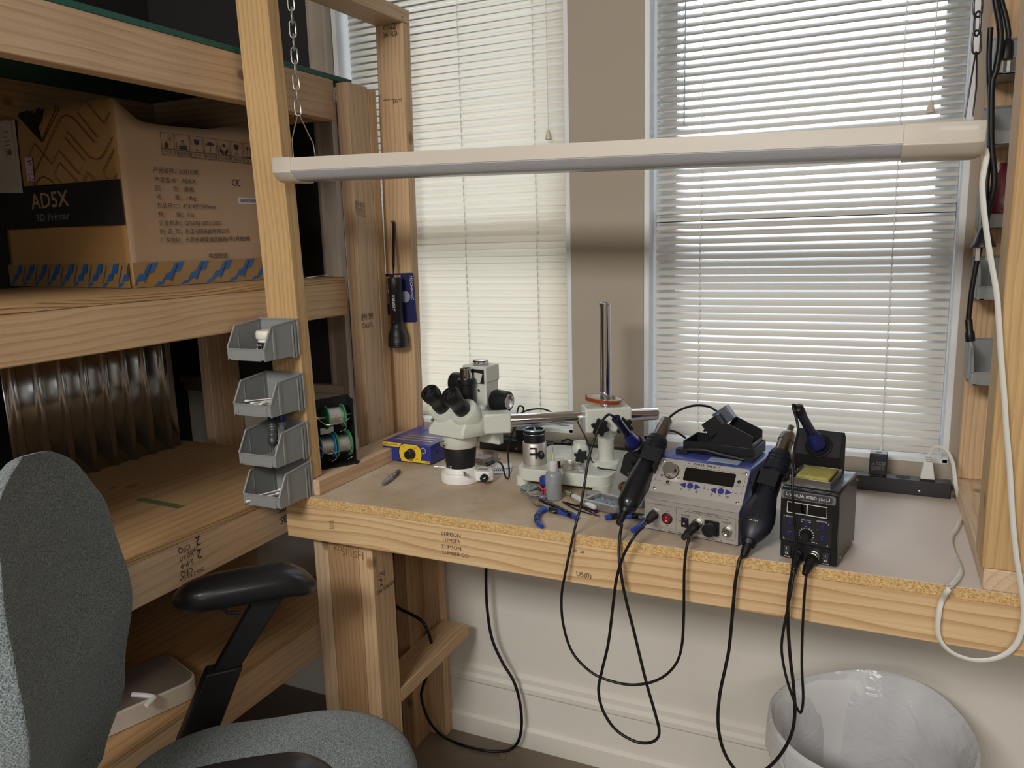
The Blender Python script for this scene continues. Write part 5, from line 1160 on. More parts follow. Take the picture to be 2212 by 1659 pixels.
strokes([rect_path(.0122, .0924, .0805, .1123), [(.0468, .0924), (.0468, .1123)]], .0016, BF, .0006).build('display_frame', mat('frame_white', (205, 205, 200), .5), dp_, smooth=0)
kp = flat(rrect(.0850, .0500, .003, 4, .0050, .0385), BF, .0004).build('key_panel', mat('key_panel', (34, 34, 37), .4), bs)
BTN2 = mat('button_blue_dark', (36, 38, 96), .3)
for cx in (.0168, .0746):
    flat([(cx-.0052, .0698), (cx+.0052, .0698), (cx+.0058, .0715), (cx+.001, .0805), (cx-.001, .0805), (cx-.0058, .0715)], BF, .0022).build('up_button', BTN2, bs, bevel=.0006)
    flat([(cx-.001, .0472), (cx+.001, .0472), (cx+.0058, .0562), (cx+.0052, .058), (cx-.0052, .058), (cx-.0058, .0562)], BF, .0022).build('down_button', BTN2, bs, bevel=.0006)
flat(circle(.0457, .0767, .0042, 18), BF, .0024).build('mode_button', BTN2, bs, bevel=.0006)
def on_b(prof, x, z, seg=28):
    m = MB(); t = MB(); t.lathe(prof, (x, z, 0), (0, 0, 1), seg); m.add(t.v, t.f, BF); return m
kb = on_b([(.0095, .0004), (.0088, .003), (.0078, .0125), (.0068, .0138), (0, .0138)], .0474, .0555); kb = kb.build('air_knob', BLACKP, bs)
for i in range(13):
    a = math.radians(-35+i*20.8); strokes([[(.0474+.0118*math.cos(a), .0555+.0118*math.sin(a)), (.0474+.0132*math.cos(a), .0555+.0132*math.sin(a))]], .0015, BF, .0006).build('scale_tick', WHITEINK, kp, smooth=0)
lettering([('SMD REWORK', .0024, .0105, .0835, 'LEFT', .0155), ('COOL / HOT', .0020, .0457, .0820, 'CENTER'), ('AIR', .0020, .0457, .0708, 'CENTER'), ('SOLDERING', .0024, .0640, .0838, 'LEFT', .0175), ('MAX', .0020, .0570, .0425)], BF, WHITEINK, kp, 'key_lettering', .0006)
strokes([[(.0070, .0820), (.0070, .0850), (.0090, .0850)], [(.0845, .0790), (.0845, .0820), (.0825, .0825)], [(.0070, .0440), (.0070, .0415), (.0095, .0412)], [(.0845, .0430), (.0845, .0405), (.082, .0402)], [(.0375, .0815), (.0375, .0795), (.0405, .0790)], [(.0540, .0815), (.0540, .0795), (.051, .0790)], [(.0285, .0640), (.0280, .0660)], [(.0290, .0430), (.0285, .0450)], [(.0650, .0690), (.0670, .0675)], [(.0650, .0420), (.0665, .0440)]], .0006, BF, .0006).build('key_brackets', WHITEINK, kp, smooth=0)
SF = frame((0, .0030, 0), (1, 0, 0), (0, 0, 1))
for cx, cz in ((.0135, .0185), (.0815, .0175)):
    m = MB(); m.bb((cx-.0075, .0005, cz-.0105), (cx+.0075, .0032, cz+.0105)); s_ = m.build('switch_frame', BLACKP, bs, bevel=.0006)
    m = MB(); m.bb((cx-.0052, -.0012, cz-.0088), (cx+.0052, .001, cz+.0088)); m.build('rocker', mat('rocker_grey', (52, 53, 56), .35) if 'rocker_grey' not in bpy.data.materials else bpy.data.materials['rocker_grey'], s_, bevel=.0008)
    strokes([[(cx, cz+.0025), (cx, cz+.0055)], circle(cx, cz-.0045, .0018, 10)+[circle(cx, cz-.0045, .0018, 10)[0]]], .0008, SF, .0045).build('rocker_marks', WHITEINK, s_, smooth=0)
lettering([('POWER', .0022, .0085, .0048), ('POWER', .0022, .0765, .0045)], SF, WHITEINK, bs, 'power_lettering', .0004)
m = MB(); t = MB(); t.lathe([(.0085, 0), (.0085, .003), (.0075, .004), (.0075, .010), (.006, .011)], (.0345, .0175, 0), (0, 0, 1), 24); m.add(t.v, t.f, SF); m.build('air_inlet', BLACKP, bs)
m = MB(); t = MB(); t.lathe([(.0098, 0), (.0098, .003), (.0088, .0035), (.0088, .011), (.0078, .0115)], (.0610, .0165, 0), (0, 0, 1), 28); m.add(t.v, t.f, SF); m.build('socket_ring', STEEL, bs)
for y, z in ((.030, .012), (.125, .012), (.140, .035), (.146, .126)):
    m = MB(); m.ball((W_+.0002, y, z), .0028, (.6, 1, 1), 10); m.build('side_screw', STEEL, bs)
# sponge tray, folded iron rest
tr_ = thing('sponge_tray', 'steel tray with damp yellow green sponge on the black soldering station', 'sponge tray', BSM @ V((.045, .062, .1408)), A10)
m = MB(); m.bb((-.036, -.046, 0), (.036, .046, .002)); m.build('tray_floor', STEEL, tr_)
m = MB()
for lo, hi in (((-.036, -.046, 0), (.036, -.0445, .013)), ((-.036, .0445, 0), (.036, .046, .013)), ((-.036, -.046, 0), (-.0345, .046, .013)), ((.0345, -.046, 0), (.036, .046, .013))): m.bb(lo, hi)
m.build('tray_walls', mat('tray_steel', (150, 146, 138), .32, .95, bump=.1, bscale=40), tr_, bevel=.0006)
m = MB(); m.bb((-.029, -.032, .002), (.029, .038, .0145)); m.build('sponge', mat('sponge', (168, 160, 84), .95, bump=.9, bscale=300, var=.25, vscale=250), tr_, bevel=.004, seg=3)
ir = thing('iron_rest', 'folded black metal iron rest at the back of the black station', 'iron rest', BSM @ V((.036, .128, .1408)), A10)
m = MB(); hw_ = .041
for x in (-hw_, hw_-.0012): m.prism([(-.018, 0), (.014, 0), (.014, .066), (.002, .078), (-.012, .070), (-.030, .036)], Matrix(((0, 0, 1, x), (1, 0, 0, 0), (0, 1, 0, 0), (0, 0, 0, 1))), .0012); m.build('rest_cheek', BLACKMATTE, ir)
m = MB(); m.ring_stack([[V((x, a, b)) for a, b in ((-.030, .036), (-.012, .070), (-.0108, .0694), (-.0288, .0354))] for x in (-hw_, hw_)]); m.build('slanted_front', BLACKMATTE, ir)
m = MB(); m.ring_stack([[V((x, a, b)) for a, b in ((-.030, .036), (-.018, .004), (-.0168, .0044), (-.0288, .0364))] for x in (-hw_, hw_)]); m.build('lower_front', BLACKMATTE, ir)
m = MB(); m.ring_stack([[V((x, a, b)) for a, b in ((-.012, .070), (.002, .078), (.0022, .0768), (-.0118, .0688))] for x in (-hw_, hw_)]); m.build('top_fold', BLACKMATTE, ir)
rd = V((0, -.62, .48)).normalized()     # out of the sloped face
cc2 = V((.001, -.021, .053))
m = MB(); m.lathe([(.021, .001), (.024, .0012), (.024, .004), (.021, .006), (.0185, .004)], cc2, V((0, -.884, .468)), 36); m.build('rest_ring', BLACKP, ir)
IRM = Matrix.Translation(ir.location) @ Matrix.Rotation(A10, 4, 'Z')
def iron(label, c, d, k=1.0):
    z = V(d).normalized(); M = gun_frame(c, c+z)
    o = tilt_thing('soldering_iron', label, 'soldering iron', M, None)
    MB().lathe([(.0042, -.030), (.0042, .0), (.0155, .002), (.0165, .006), (.0130, .018), (.0105, .034), (.0098, .036)], seg=28).build('grip_flare', NAVY, o)
    MB().lathe([(.0092, .034), (.0088, .040), (.0084, .080), (.0095, .086), (.0098, .094)], seg=24).build('iron_handle', mat('iron_navy', (20, 22, 52), .28, coat=.3) if 'iron_navy' not in bpy.data.materials else bpy.data.materials['iron_navy'], o)
    return o, M
c4_ = IRM @ (cc2+V((0, -.004, .002)))
top4 = at_y(1738, 908, .075)
iron2, IM2 = iron('dark blue soldering iron standing in the black iron rest', c4_, top4-c4_)
MB().lathe([(.0098, .094), (.0102, .100), (.0100, .106), (.006, .109)], seg=20).build('end_sleeve', RUBBER, iron2)

# ------------------------------------------------------------------ iron stand with brass wool, tray and blue iron
sO = at_z(1312, 1082, ZT)
sa = math.radians(-18)
sd = thing('iron_stand', 'silver wedge iron stand with black holder and brass wool hole', 'iron stand', sO, sa)
SM2 = Matrix.Translation(sO) @ Matrix.Rotation(sa, 4, 'Z')
GREYM = mat('stand_grey', (160, 158, 152), .45, .3)
m = MB(); m.ring_stack([[V((x, a, b)) for a, b in ((0, .0), (0, .014), (.012, .022), (.040, .085), (.052, .092), (.100, .092), (.110, .0))] for x in (0, .092)]); m.build('wedge_body', GREYM, sd, bevel=.005, seg=3, smooth=35)
fr_ = frame((0, .012, .022), (1, 0, 0), (0, .028, .063))
m = MB(); t = MB(); t.lathe([(.017, 0), (.0175, .001), (.0145, .002)], (.034, .018, .0004), (0, 0, 1), 28); m.add(t.v, t.f, fr_ @ Matrix.Diagonal((1.15, .8, 1, 1))); m.build('wool_rim', STEEL, sd)
wl = MB(); random.seed(5)
for i in range(40):
    a, r = random.uniform(0, 6.28), random.uniform(.001, .015)
    p = V((.039+r*math.cos(a)*1.1, .0145+r*math.sin(a)*.75, .0012)); q = [p+V((random.uniform(-.005, .005), random.uniform(-.004, .004), random.uniform(0, .004))) for _ in range(3)]
    wl.tube([fr_ @ v for v in spline([p]+q, 3)], .0008, 5)
wo = wl.build('brass_wool', mat('brass_wool', (186, 142, 62), .22, 1), sd); wo['kind'] = 'stuff'
hp = [(.016, .045), (.030, .040), (.060, .034), (.076, .050), (.076, .090), (.062, .100), (.030, .100), (.016, .085)]
m = MB(); m.prism(hp, fr_ @ Matrix.Translation((0, 0, .001)), .003); m.build('holder_plate', BLACKMATTE, sd, bevel=.0008)
m = MB(); t = MB(); t.ball((.038, .046, .004), .0022, (1, 1, .6), 10); m.add(t.v, t.f, fr_); m.build('plate_screw', STEEL, sd)
ih = at_y(1371, 960, .185); it_ = at_y(1330, 903, .120); idv = (it_-ih).normalized()
KI = inv(sd)
m = MB(); m.lathe([(.010, -.050), (.017, -.022), (.0215, -.010), (.0225, -.006), (.0225, .004), (.0200, .006), (.0180, .004)], KI @ ih, (Matrix.Rotation(-sa, 3, 'Z') @ idv), 32); m.build('holder_cone', BLACKP, sd)
m = MB(); m.lathe([(.0085, -.062), (.010, -.048)], KI @ ih, (Matrix.Rotation(-sa, 3, 'Z') @ idv), 16); a_ = KI @ (ih-idv*.050); m.cyl(a_, (fr_ @ V((.046, .075, .004))), .008, .010, 14); m.build('holder_bracket', BLACKP, sd)
iron1, IM1 = iron('bright blue soldering iron leaning in the holder of the silver wedge stand', ih+idv*.004, idv)
wt = thing('flux_tray', 'grey metal tray with blue damp sponge grains in front of the iron stand', 'tray', SM2 @ V((.034, -.036, 0)), sa)
TG_ = mat('tray_metal', (168, 164, 158), .35, .6)
m = MB(); m.prism(rrect(.098, .066, .010, 4, -.056, -.032), Matrix.Identity(4), .003); m.build('tray_floor', TG_, wt)
m = MB(); o_ = rrect(.098, .066, .010, 6, -.056, -.032); i_ = rrect(.084, .052, .006, 6, -.049, -.025)
n = len(o_); m.ring_stack([[V((x, y, 0)) for x, y in o_], [V((x, y, .018)) for x, y in o_], [V((x, y, .020)) for x, y in [((a+c)/2, (b+d)/2) for (a, b), (c, d) in zip(o_, i_)]], [V((x, y, .018)) for x, y in i_], [V((x, y, .003)) for x, y in i_]], False, False); m.build('tray_rim', TG_, wt)
m = MB(); g = 14; vs = [V((-.046+.078*i/g, -.022+.046*j/g, .009+.0025*math.sin(i*1.9)*math.cos(j*2.3)+random.uniform(0, .0015))) for i in range(g+1) for j in range(g+1)]; m.add(vs, [(i*(g+1)+j, (i+1)*(g+1)+j, (i+1)*(g+1)+j+1, i*(g+1)+j+1) for i in range(g) for j in range(g)])
sg = m.build('blue_grains', mat('blue_grains', (142, 162, 172), .9, bump=.8, bscale=500, var=.2, vscale=500), wt); 
# ------------------------------------------------------------------ cords that hang in front of the bench
def cable(name, label, pts, r=.0027, m=RUBBER, k=6, flat=1.0, up=None):
    mb = MB(); mb.tube(spline(pts, k), r, 8, flat=flat, up=up); o = mb.build(name, m, smooth=60); return tag(o, label, 'cord')
def Yp(y, *px): return [at_y(a, b, y) for a, b in px]
def plug(o, p, d, L=.034, r=.0085, ring=True, tail=.0045):
    d = V(d).normalized(); m = MB()
    m.lathe([(r, 0), (r*1.05, .002), (r*1.05, .010), (r*.95, .012), (r*.9, L*.55), (tail*1.2, L*.95), (tail, L)], p, d, 20); q = m.build('plug_shell', RUBBER, o)
    for i in range(5):
        m = MB(); m.torus(V(p)+d*(L*.58+.0028*i), d, r*.86-.0006*i-(r*.86-tail)*.16*i, .0007, 18, 6); m.build('relief_rib', RUBBER, q)
# left iron
e1 = IM1 @ V((0, 0, .093)); dd1 = (IM1.to_3x3() @ V((0, 0, 1)))
s1 = STM @ V((.1128, -.012, .0330))
c = cable('iron_cord', 'black cord of the left soldering iron looping wide to the silver station', [e1-dd1*.004, e1+dd1*.008+V((-.004, 0, .001)), at_y(1312, 897, .10), at_y(1296, 918, .085), at_y(1280, 960, .065), at_y(1270, 1000, .05), at_y(1262, 1050, .035)] + Yp(.010, (1253, 1100)) + Yp(-.008, (1241, 1145)) + Yp(-.022, (1222, 1235), (1213, 1290), (1217, 1350), (1237, 1410), (1280, 1454), (1330, 1474), (1376, 1479), (1422, 1468), (1456, 1440), (1472, 1400), (1477, 1330), (1478, 1240), (1482, 1190)) + [at_y(1488, 1160, -.012), STM @ V((.1005, -.042, .016))], .0027)
plug(c, s1, (STM @ V((.0985, -.046, .0135)))-s1, .040, .0092)
# left gun
e2 = GM @ V((0, 0, -.034)); dz = GM.to_3x3() @ V((0, 0, -1)); s2 = STM @ V((.0225, -.006, .0375))
c = cable('gun_cord', 'black cord of the left hot air gun crossing itself below the bench', [e2-dz*.006, e2+dz*.004, at_y(1343, 1132, .012), at_y(1339, 1158, -.006)] + Yp(-.016, (1337, 1195)) + Yp(-.026, (1341, 1235), (1351, 1290), (1372, 1375), (1395, 1470), (1415, 1540), (1424, 1578), (1418, 1597), (1398, 1605), (1368, 1600), (1330, 1576), (1303, 1536), (1293, 1492), (1300, 1450)) + Yp(-.034, (1314, 1390), (1324, 1310), (1332, 1250)) + Yp(-.036, (1346, 1202), (1366, 1165)) + [at_y(1384, 1142, -.016), s2+(at_y(1384, 1142, -.016)-s2)*.62], .0030)
plug(c, s2, at_y(1384, 1142, -.016)-s2, .045, .0095)
# right gun
e3 = GM2 @ V((0, 0, -.033)); dz = GM2.to_3x3() @ V((0, 0, -1)); s3 = BSM @ V((.0345, -.008, .0175))
c = cable('gun_cord', 'black cord of the right hot air gun hanging in the widest loop', [e3-dz*.006, e3+dz*.003] + Yp(-.012, (1598, 1208)) + Yp(-.020, (1593, 1232), (1588, 1262), (1582, 1330), (1575, 1400), (1567, 1442), (1555, 1500), (1551, 1560), (1560, 1612), (1580, 1652), (1606, 1674), (1642, 1670), (1680, 1638), (1708, 1590), (1717, 1540), (1714, 1480), (1707, 1420), (1702, 1340), (1704, 1280)) + Yp(-.018, (1712, 1235)) + [s3+V((0, -.018, -.016)), s3+V((0, -.004, -.002))], .0032)
plug(c, s3, V((-.1, -.6, -.75)), .036, .0075)
# right iron
e4 = IM2 @ V((0, 0, .104)); s4 = BSM @ V((.0610, -.006, .0165)); dz = IM2.to_3x3() @ V((0, 0, 1))
c = cable('iron_cord', 'thin black cord of the right soldering iron draped over the black station', [e4-dz*.003, e4+dz*.006+V((-.006, -.002, .001)), at_y(1724, 924, .045), at_y(1717, 965, .020), at_y(1713, 1010, -.002)] + Yp(-.016, (1712, 1060), (1716, 1120), (1721, 1170), (1717, 1222)) + Yp(-.028, (1709, 1275), (1698, 1330), (1689, 1385), (1690, 1420), (1699, 1465), (1713, 1508), (1724, 1534), (1731, 1537), (1735, 1505), (1732, 1430), (1735, 1330), (1740, 1260)) + [at_y(1744, 1232, -.022), s4+(at_y(1744, 1228, -.022)-s4)*.75], .0024)
plug(c, s4, at_y(1744, 1228, -.020)-s4, .040, .0090)

# ------------------------------------------------------------------ power strip, adapters, white cord
pa, pb = V((-1.02, .5335, ZT)), V((.1745, .4865, ZT)); pd = (pb-pa).normalized()
ps_ = thing('power_strip', 'long black metal power strip running along the back edge of the bench', 'power strip', (pa+pb)/2, math.atan2(pd.y, pd.x)); PL = (pb-pa).length
m = MB(); m.bb((-PL/2, 0, 0), (PL/2, .037, .0345)); m.build('strip_body', mat('strip_black', (26, 26, 29), .32, spec=.7, coat=.25), ps_, bevel=.0012)
for x in (-PL/2-.010, PL/2): 
    m = MB(); m.bb((x, .004, 0), (x+.010, .033, .0022)); b_ = m.build('mounting_tab', STEEL, ps_)
for i in range(9):
    x = -PL/2+.075+.128*i; m = MB(); m.prism(rrect(.030, .024, .004, 3, x-.015, .0065), Matrix.Translation((0, 0, .0343)), .0006); o = m.build('outlet', BLACKMATTE, ps_)
    for dx, dy, w, h in ((-.0065, .003, .0018, .007), (.0055, .003, .0018, .007), (-.0015, -.0065, .0045, .0045)):
        MB().prism([(x+dx, .0185+dy-h/2), (x+dx+w, .0185+dy-h/2), (x+dx+w, .0185+dy+h/2), (x+dx, .0185+dy+h/2)], Matrix.Translation((0, 0, .0347)), .0003).build('slot', mat('slot_dark', (4, 4, 5), .8) if 'slot_dark' not in bpy.data.materials else bpy.data.materials['slot_dark'], o, smooth=0)
for px in (1116, 1985):
    q = inv(ps_) @ at_y(px, 972 if px < 1200 else 1067, .53 if px < 1200 else .4885); m = MB(); m.ball((q.x, -.0005, .011), .0035, (1, .5, 1), 12); m.build('rivet', STEEL, ps_)
ad = at_y(1896, 1024, .503)
pad_ = thing('power_adapter', 'black power adapter with printed caution standing on the power strip', 'power adapter', (ad.x, .506, ZT+.0348), math.atan2(pd.y, pd.x))
m = MB(); m.bb((-.0185, -.014, .004), (.0185, .016, .053)); ab = m.build('adapter_body', mat('adapter_black', (30, 30, 33), .5), pad_, bevel=.0025, seg=3)
m = MB(); m.bb((-.0175, -.012, .0528), (.0175, .014, .0545)); m.build('top_plate', mat('adapter_grey', (120, 122, 128), .4), pad_, bevel=.001)
m = MB(); m.bb((-.011, -.010, 0), (.011, .012, .005)); m.build('plug_base', BLACKP, pad_)
m = MB(); m.bb((-.006, -.002, .0543), (.006, .003, .0549)); m.build('usb_slot', BLACKMATTE, pad_)
lettering([('CAUTION', .0030, -.004, .033), ('ATTENTION', .0026, -.006, .0285)] + [(t, .0018, -.0135, .0245-.0026*i, 'LEFT', .026) for i, t in enumerate(('For use with information', 'technology equipment only', 'Pour utilisation avec', 'equipement informatique'))], frame((0, -.0142, 0), (1, 0, 0), (0, 0, 1)), mat('caution_ink', (150, 150, 152), .6), ab, 'caution_print', .0003)
m = MB(); m.prism([(-.0115, .0285), (-.0075, .0285), (-.0095, .0325)], frame((0, -.0142, 0), (1, 0, 0), (0, 0, 1)), .0003); m.build('warning_mark', bpy.data.materials['caution_ink'], ab, smooth=0)
wp = at_y(2003, 1037, .504)
wplug = thing('white_plug', 'white plug with its flat cord running over the bench edge up to the light', 'plug', (wp.x, .506, ZT+.0348), math.atan2(pd.y, pd.x))
CWH = mat('cord_white', (214, 212, 204), .45)
m = MB(); m.ring_stack([[V((x*a, y*b, z)) for x, y in ((-1, -1), (1, -1), (1, 1), (-1, 1))] for z, a, b in ((.003, .0145, .011), (.006, .0145, .011), (.036, .0095, .009), (.042, .0085, .0085), (.043, .006, .006))]); m.build('plug_body', CWH, wplug, bevel=.002, seg=3)
m = MB(); m.bb((-.015, -.0115, 0), (.015, .0115, .004)); m.build('plug_face', BLACKP, wplug)
for i in range(3): m = MB(); m.lathe([(.0058, 0), (.0065, .0012), (.0058, .0024)], (0, 0, .044+.0045*i), (0, 0, 1), 14); m.build('relief_rib', CWH, wplug)
WI = inv(wplug)
wpts = [V((wp.x, .506, ZT+.0348+.044)), V((wp.x+.001, .506, ZT+.0348+.060)), at_y(2020, 966, .500), at_y(2042, 972, .490), at_y(2058, 1000, .470), at_y(2064, 1045, .45), at_z(2073, 1085, ZT+.004), at_z(2079, 1110, ZT+.004), at_z(2070, 1137, ZT+.004), at_z(2057, 1160, ZT+.004), at_z(2061, 1188, ZT+.004), at_z(2077, 1226, ZT+.004), at_z(2072, 1244, ZT+.004), at_z(2050, 1272, ZT+.004)]
wpts += [at_y(2035, 1296, -.008)] + Yp(-.012, (2028, 1325), (2026, 1368), (2040, 1396), (2068, 1416), (2112, 1427), (2158, 1420), (2192, 1396), (2209, 1355), (2211, 1305), (2204, 1255), (2194, 1190), (2186, 1100), (2181, 1010), (2174, 930), (2169, 850), (2163, 780), (2158, 700), (2153, 635), (2141, 565), (2131, 500), (2124, 440), (2122, 395), (2127, 360), (2131, 340), (2128, 324)) + [at_y(2116, 318, -.004)]
mb = MB(); sw_ = [WI @ p for p in spline(wpts, 5)]
mb.tube(sw_, .0042, 8, flat=.42, up=(.3, 1, .2)); wc_ = mb.build('flat_cord', CWH, wplug, smooth=60)
# ------------------------------------------------------------------ thick cable under the bench
pts = [at_y(1051, 1205, .50)] + Yp(.515, (1050, 1260), (1053, 1320), (1063, 1380), (1085, 1430), (1109, 1470), (1122, 1512), (1127, 1560)) + [at_y(1121, 1598, .512), at_z(1104, 1618, .006), at_z(1080, 1623, .006), at_z(1045, 1621, .006), at_z(1000, 1610, .006), at_z(958, 1591, .006)] + [at_y(928, 1558, .44), at_y(911, 1510, .40), at_y(913, 1486, .39), at_y(925, 1450, .38), at_y(933, 1410, .37), at_y(928, 1372, .36), at_y(913, 1343, .36), at_y(890, 1328, .36), at_y(862, 1314, .37), at_y(846, 1298, .38), at_y(842, 1275, .39), at_y(846, 1240, .40), at_y(848, 1195, .40)]
cable('power_cable', 'thick black power cable drooping to the floor under the bench', pts, .0046)
cl = at_z(1086, 1636, 0)
m = MB(); m.bb((cl.x-.010, cl.y-.008, 0), (cl.x+.010, cl.y+.006, .003)); m.tube([(cl.x-.009, cl.y, .003), (cl.x-.006, cl.y, .012), (cl.x+.006, cl.y, .012), (cl.x+.009, cl.y, .003)], .002, 6)
tag(m.build('cable_clip', mat('clip_clear', (170, 150, 120), .3, trans=.4)), 'small clear clip on the floor beside the thick black cable', 'clip')

# ------------------------------------------------------------------ black cords hanging in front of the right bins
def yb(y, *px): return [at_y(a, b, y) for a, b in px]
c = cable('mains_cord', 'longest black cord in front of the right bins ending in a round plug', yb(.33, (2146, -60), (2150, 0), (2159, 50), (2161, 90), (2152, 150), (2143, 180), (2141, 260), (2142, 320), (2148, 380), (2144, 420), (2134, 455), (2128, 495)), .0058)
p = at_y(2126, 505, .33); m = MB(); m.lathe([(.006, .016), (.0105, .006), (.017, -.014), (.0215, -.022), (.0215, -.025), (.006, -.026)], p, (0, 0, 1), 24); m.build('round_plug', BLACKP, c)
m = MB()
for dx in (-.008, .009): m.bb((p.x+dx-.0035, p.y-.002, p.z-.05), (p.x+dx+.0035, p.y+.002, p.z-.025)); q_ = m.build('blade', STEEL, c); m = MB()
c = cable('mains_cord', 'black cord with a long molded connector hanging lowest in front of the right bins', yb(.335, (2139, 60), (2136, 130), (2138, 200), (2138, 300), (2131, 400), (2129, 470), (2119, 525), (2109, 570), (2100, 620), (2094, 670), (2092, 690)), .0050)
p = at_y(2092, 690, .335); p2_ = at_y(2096, 737, .335)
m = MB(); m.lathe([(.0062, 0), (.0070, .002), (.0066, .022), (.0085, .026), (.0090, .036), (.0085, (p2_-p).length)], p, p2_-p, 18); m.build('connector', RUBBER, c)
c = cable('mains_cord', 'short black cord with a three prong plug at the top right bin', yb(.36, (2158, -60), (2163, 0), (2172, 35), (2178, 70), (2177, 86)), .0050)
p = at_y(2177, 84, .36); m = MB(); m.lathe([(.006, 0), (.0105, -.006), (.0125, -.024), (.0125, -.036), (.003, -.037)], p, (.05, 0, 1), 20); m.build('plug_body', BLACKP, c)
for dx in (-.006, .005): m = MB(); m.bb((p.x+dx-.003, p.y-.001, p.z-.058), (p.x+dx+.002, p.y+.001, p.z-.036)); m.build('blade', STEEL, c)

# ------------------------------------------------------------------ small things on the bench
o = at_z(1195, 1079, ZT)
bt = thing('needle_bottle', 'translucent squeeze bottle with needle tip standing in front of the microscope base', 'bottle', (o.x, o.y+.004, ZT))
PE = mat('squeeze_plastic', (214, 218, 220), .25, trans=.62, bump=.02)
m = MB(); m.lathe([(.0155, .0), (.0180, .002), (.0186, .006), (.0186, .055), (.0175, .062), (.0135, .067), (.0098, .069), (.0092, .070)], seg=36); m.build('bottle_body', PE, bt)
m = MB(); m.lathe([(.0165, .003), (.0165, .042), (.0, .042)], seg=30); m.build('liquid', mat('liquid', (206, 212, 216), .05, trans=.9, ior=1.33), bt)
m = MB(); m.lathe([(.0100, .069), (.0108, .071), (.0100, .088), (.0070, .091), (.0045, .092)], seg=24); m.build('cap', mat('cap_natural', (222, 222, 218), .4, trans=.2), bt)
m = MB(); m.lathe([(.0045, .091), (.0045, .095), (.0032, .097), (.0026, .108), (.0008, .110)], seg=14); m.build('needle_hub', mat('hub_yellow', (206, 206, 128), .4, trans=.3), bt)
m = MB(); m.cyl((0, 0, .108), (0, 0, .124), .0006, seg=8); m.build('needle', STEEL, bt)
o = at_z(1180, 1070, ZT)
jr = thing('flux_jar', 'blue and black round jar with red cross mark behind the needle bottle', 'jar', (o.x, o.y+.010, ZT))
m = MB(); m.lathe([(.0175, 0), (.0185, .001), (.0185, .028), (.0175, .029), (0, .029)], seg=32); m.build('jar_body', mat('jar_black', (30, 30, 34), .35), jr)
m = MB(); m.lathe([(.0192, .027), (.0192, .040), (.018, .042), (0, .042)], seg=32); m.build('jar_lid', mat('jar_blue', (34, 52, 140), .35), jr)
m = MB()
for s in (-1, 1): strokes([[(-.012, .014-.010*s), (.004, .014+.010*s)]], .0045, frame((0, -.0187, 0), (1, 0, 0), (0, 0, 1)), .0003, m)
m.build('red_cross', mat('jar_red', (206, 60, 76), .5), jr, smooth=0)
def disc(name, label, cat, px, py, z, parts, group=None):
    o = at_z(px, py, z); t = thing(name, label, cat, (o.x, o.y, z), 0, group)
    for n_, prf, m_ in parts: MB().lathe(prf, seg=32).build(n_, m_, t)
    return t
COP = mat('copper_wire', (214, 148, 112), .25, .9)
TEAL = mat('teal_clear', (140, 176, 172), .15, trans=.45); CLR = mat('clear_plastic', (226, 224, 222), .12, trans=.75)
disc('wire_reel', 'flat teal lidded copper wire reel beside the microscope base', 'wire reel', 1143, 1062, ZT, [('reel_base', [(.016, 0), (.0205, .001), (.0215, .004), (.0215, .006), (.012, .007)], TEAL), ('copper_winding', [(.012, .004), (.0165, .006), (.0165, .011), (.010, .012)], COP), ('reel_top', [(.0205, .0105), (.0200, .0125), (.010, .0145), (.0065, .0145), (.006, .0165), (0, .0165)], TEAL)])
disc('wire_reel', 'flat clear copper wire reel next to the needle bottle', 'wire reel', 1157, 1075, ZT, [('reel_base', [(.016, 0), (.0205, .001), (.0210, .004), (.012, .006)], CLR), ('copper_winding', [(.008, .003), (.011, .005), (.011, .009), (.007, .010)], COP), ('reel_top', [(.0175, .0095), (.0170, .0115), (.009, .0130), (.0065, .0130), (.006, .0150), (0, .0150)], CLR)])
disc('bottle_cap', 'small clear cap tucked between the clear reel and the needle bottle', 'cap', 1172, 1080, ZT, [('cap_shell', [(.0085, 0), (.009, .001), (.008, .012), (.007, .013), (0, .013)], CLR)])
ZB = ZT+.0452
disc('wire_bobbin', 'small brown wire bobbin with pale top standing on the microscope base', 'bobbin', 1205, 1009, ZB, [('bobbin_foot', [(.0125, 0), (.0135, .0005), (.0135, .002), (.006, .0025)], mat('bobbin_dark', (60, 36, 32), .35)), ('brown_winding', [(.0065, .002), (.0070, .019)], mat('enamel_wire', (82, 30, 24), .25, .4)), ('bobbin_top', [(.0145, .0190), (.0150, .0195), (.0150, .0205), (.0145, .021), (0, .021)], mat('bobbin_paper', (214, 206, 200), .6))])
disc('tin_lid', 'shallow aluminium tin standing open on the microscope base', 'tin', 1229, 1012, ZB, [('tin_shell', [(.0160, 0), (.0168, .0006), (.0168, .0150), (.0172, .0158), (.0164, .0160), (.0160, .0150), (.0160, .002), (0, .002)], ALU)])
disc('clear_cap', 'frosted clear cap upside down beside the aluminium tin', 'cap', 1253, 1018, ZB, [('cap_shell', [(.0105, 0), (.0122, .001), (.0112, .011), (.0095, .0145), (.006, .015), (0, .015)], CLR)])
disc('pill_jar', 'low clear screw jar with pale grains behind the tweezers', 'jar', 1283, 1081, ZT, [('jar_wall', [(.0150, 0), (.0160, .001), (.0160, .010), (.0175, .011), (.0175, .018), (.0165, .019), (0, .019)], CLR), ('grains', [(.0140, .001), (.0140, .009), (0, .010)], mat('pale_grains', (200, 202, 210), .8, bump=.8, bscale=500))])
disc('white_cap', 'tiny white round cap behind the right blue cutter', 'cap', 1362, 1110, ZT, [('cap_dome', [(.006, 0), (.0075, .002), (.0070, .007), (.004, .010), (0, .0108)], WHITEP)])
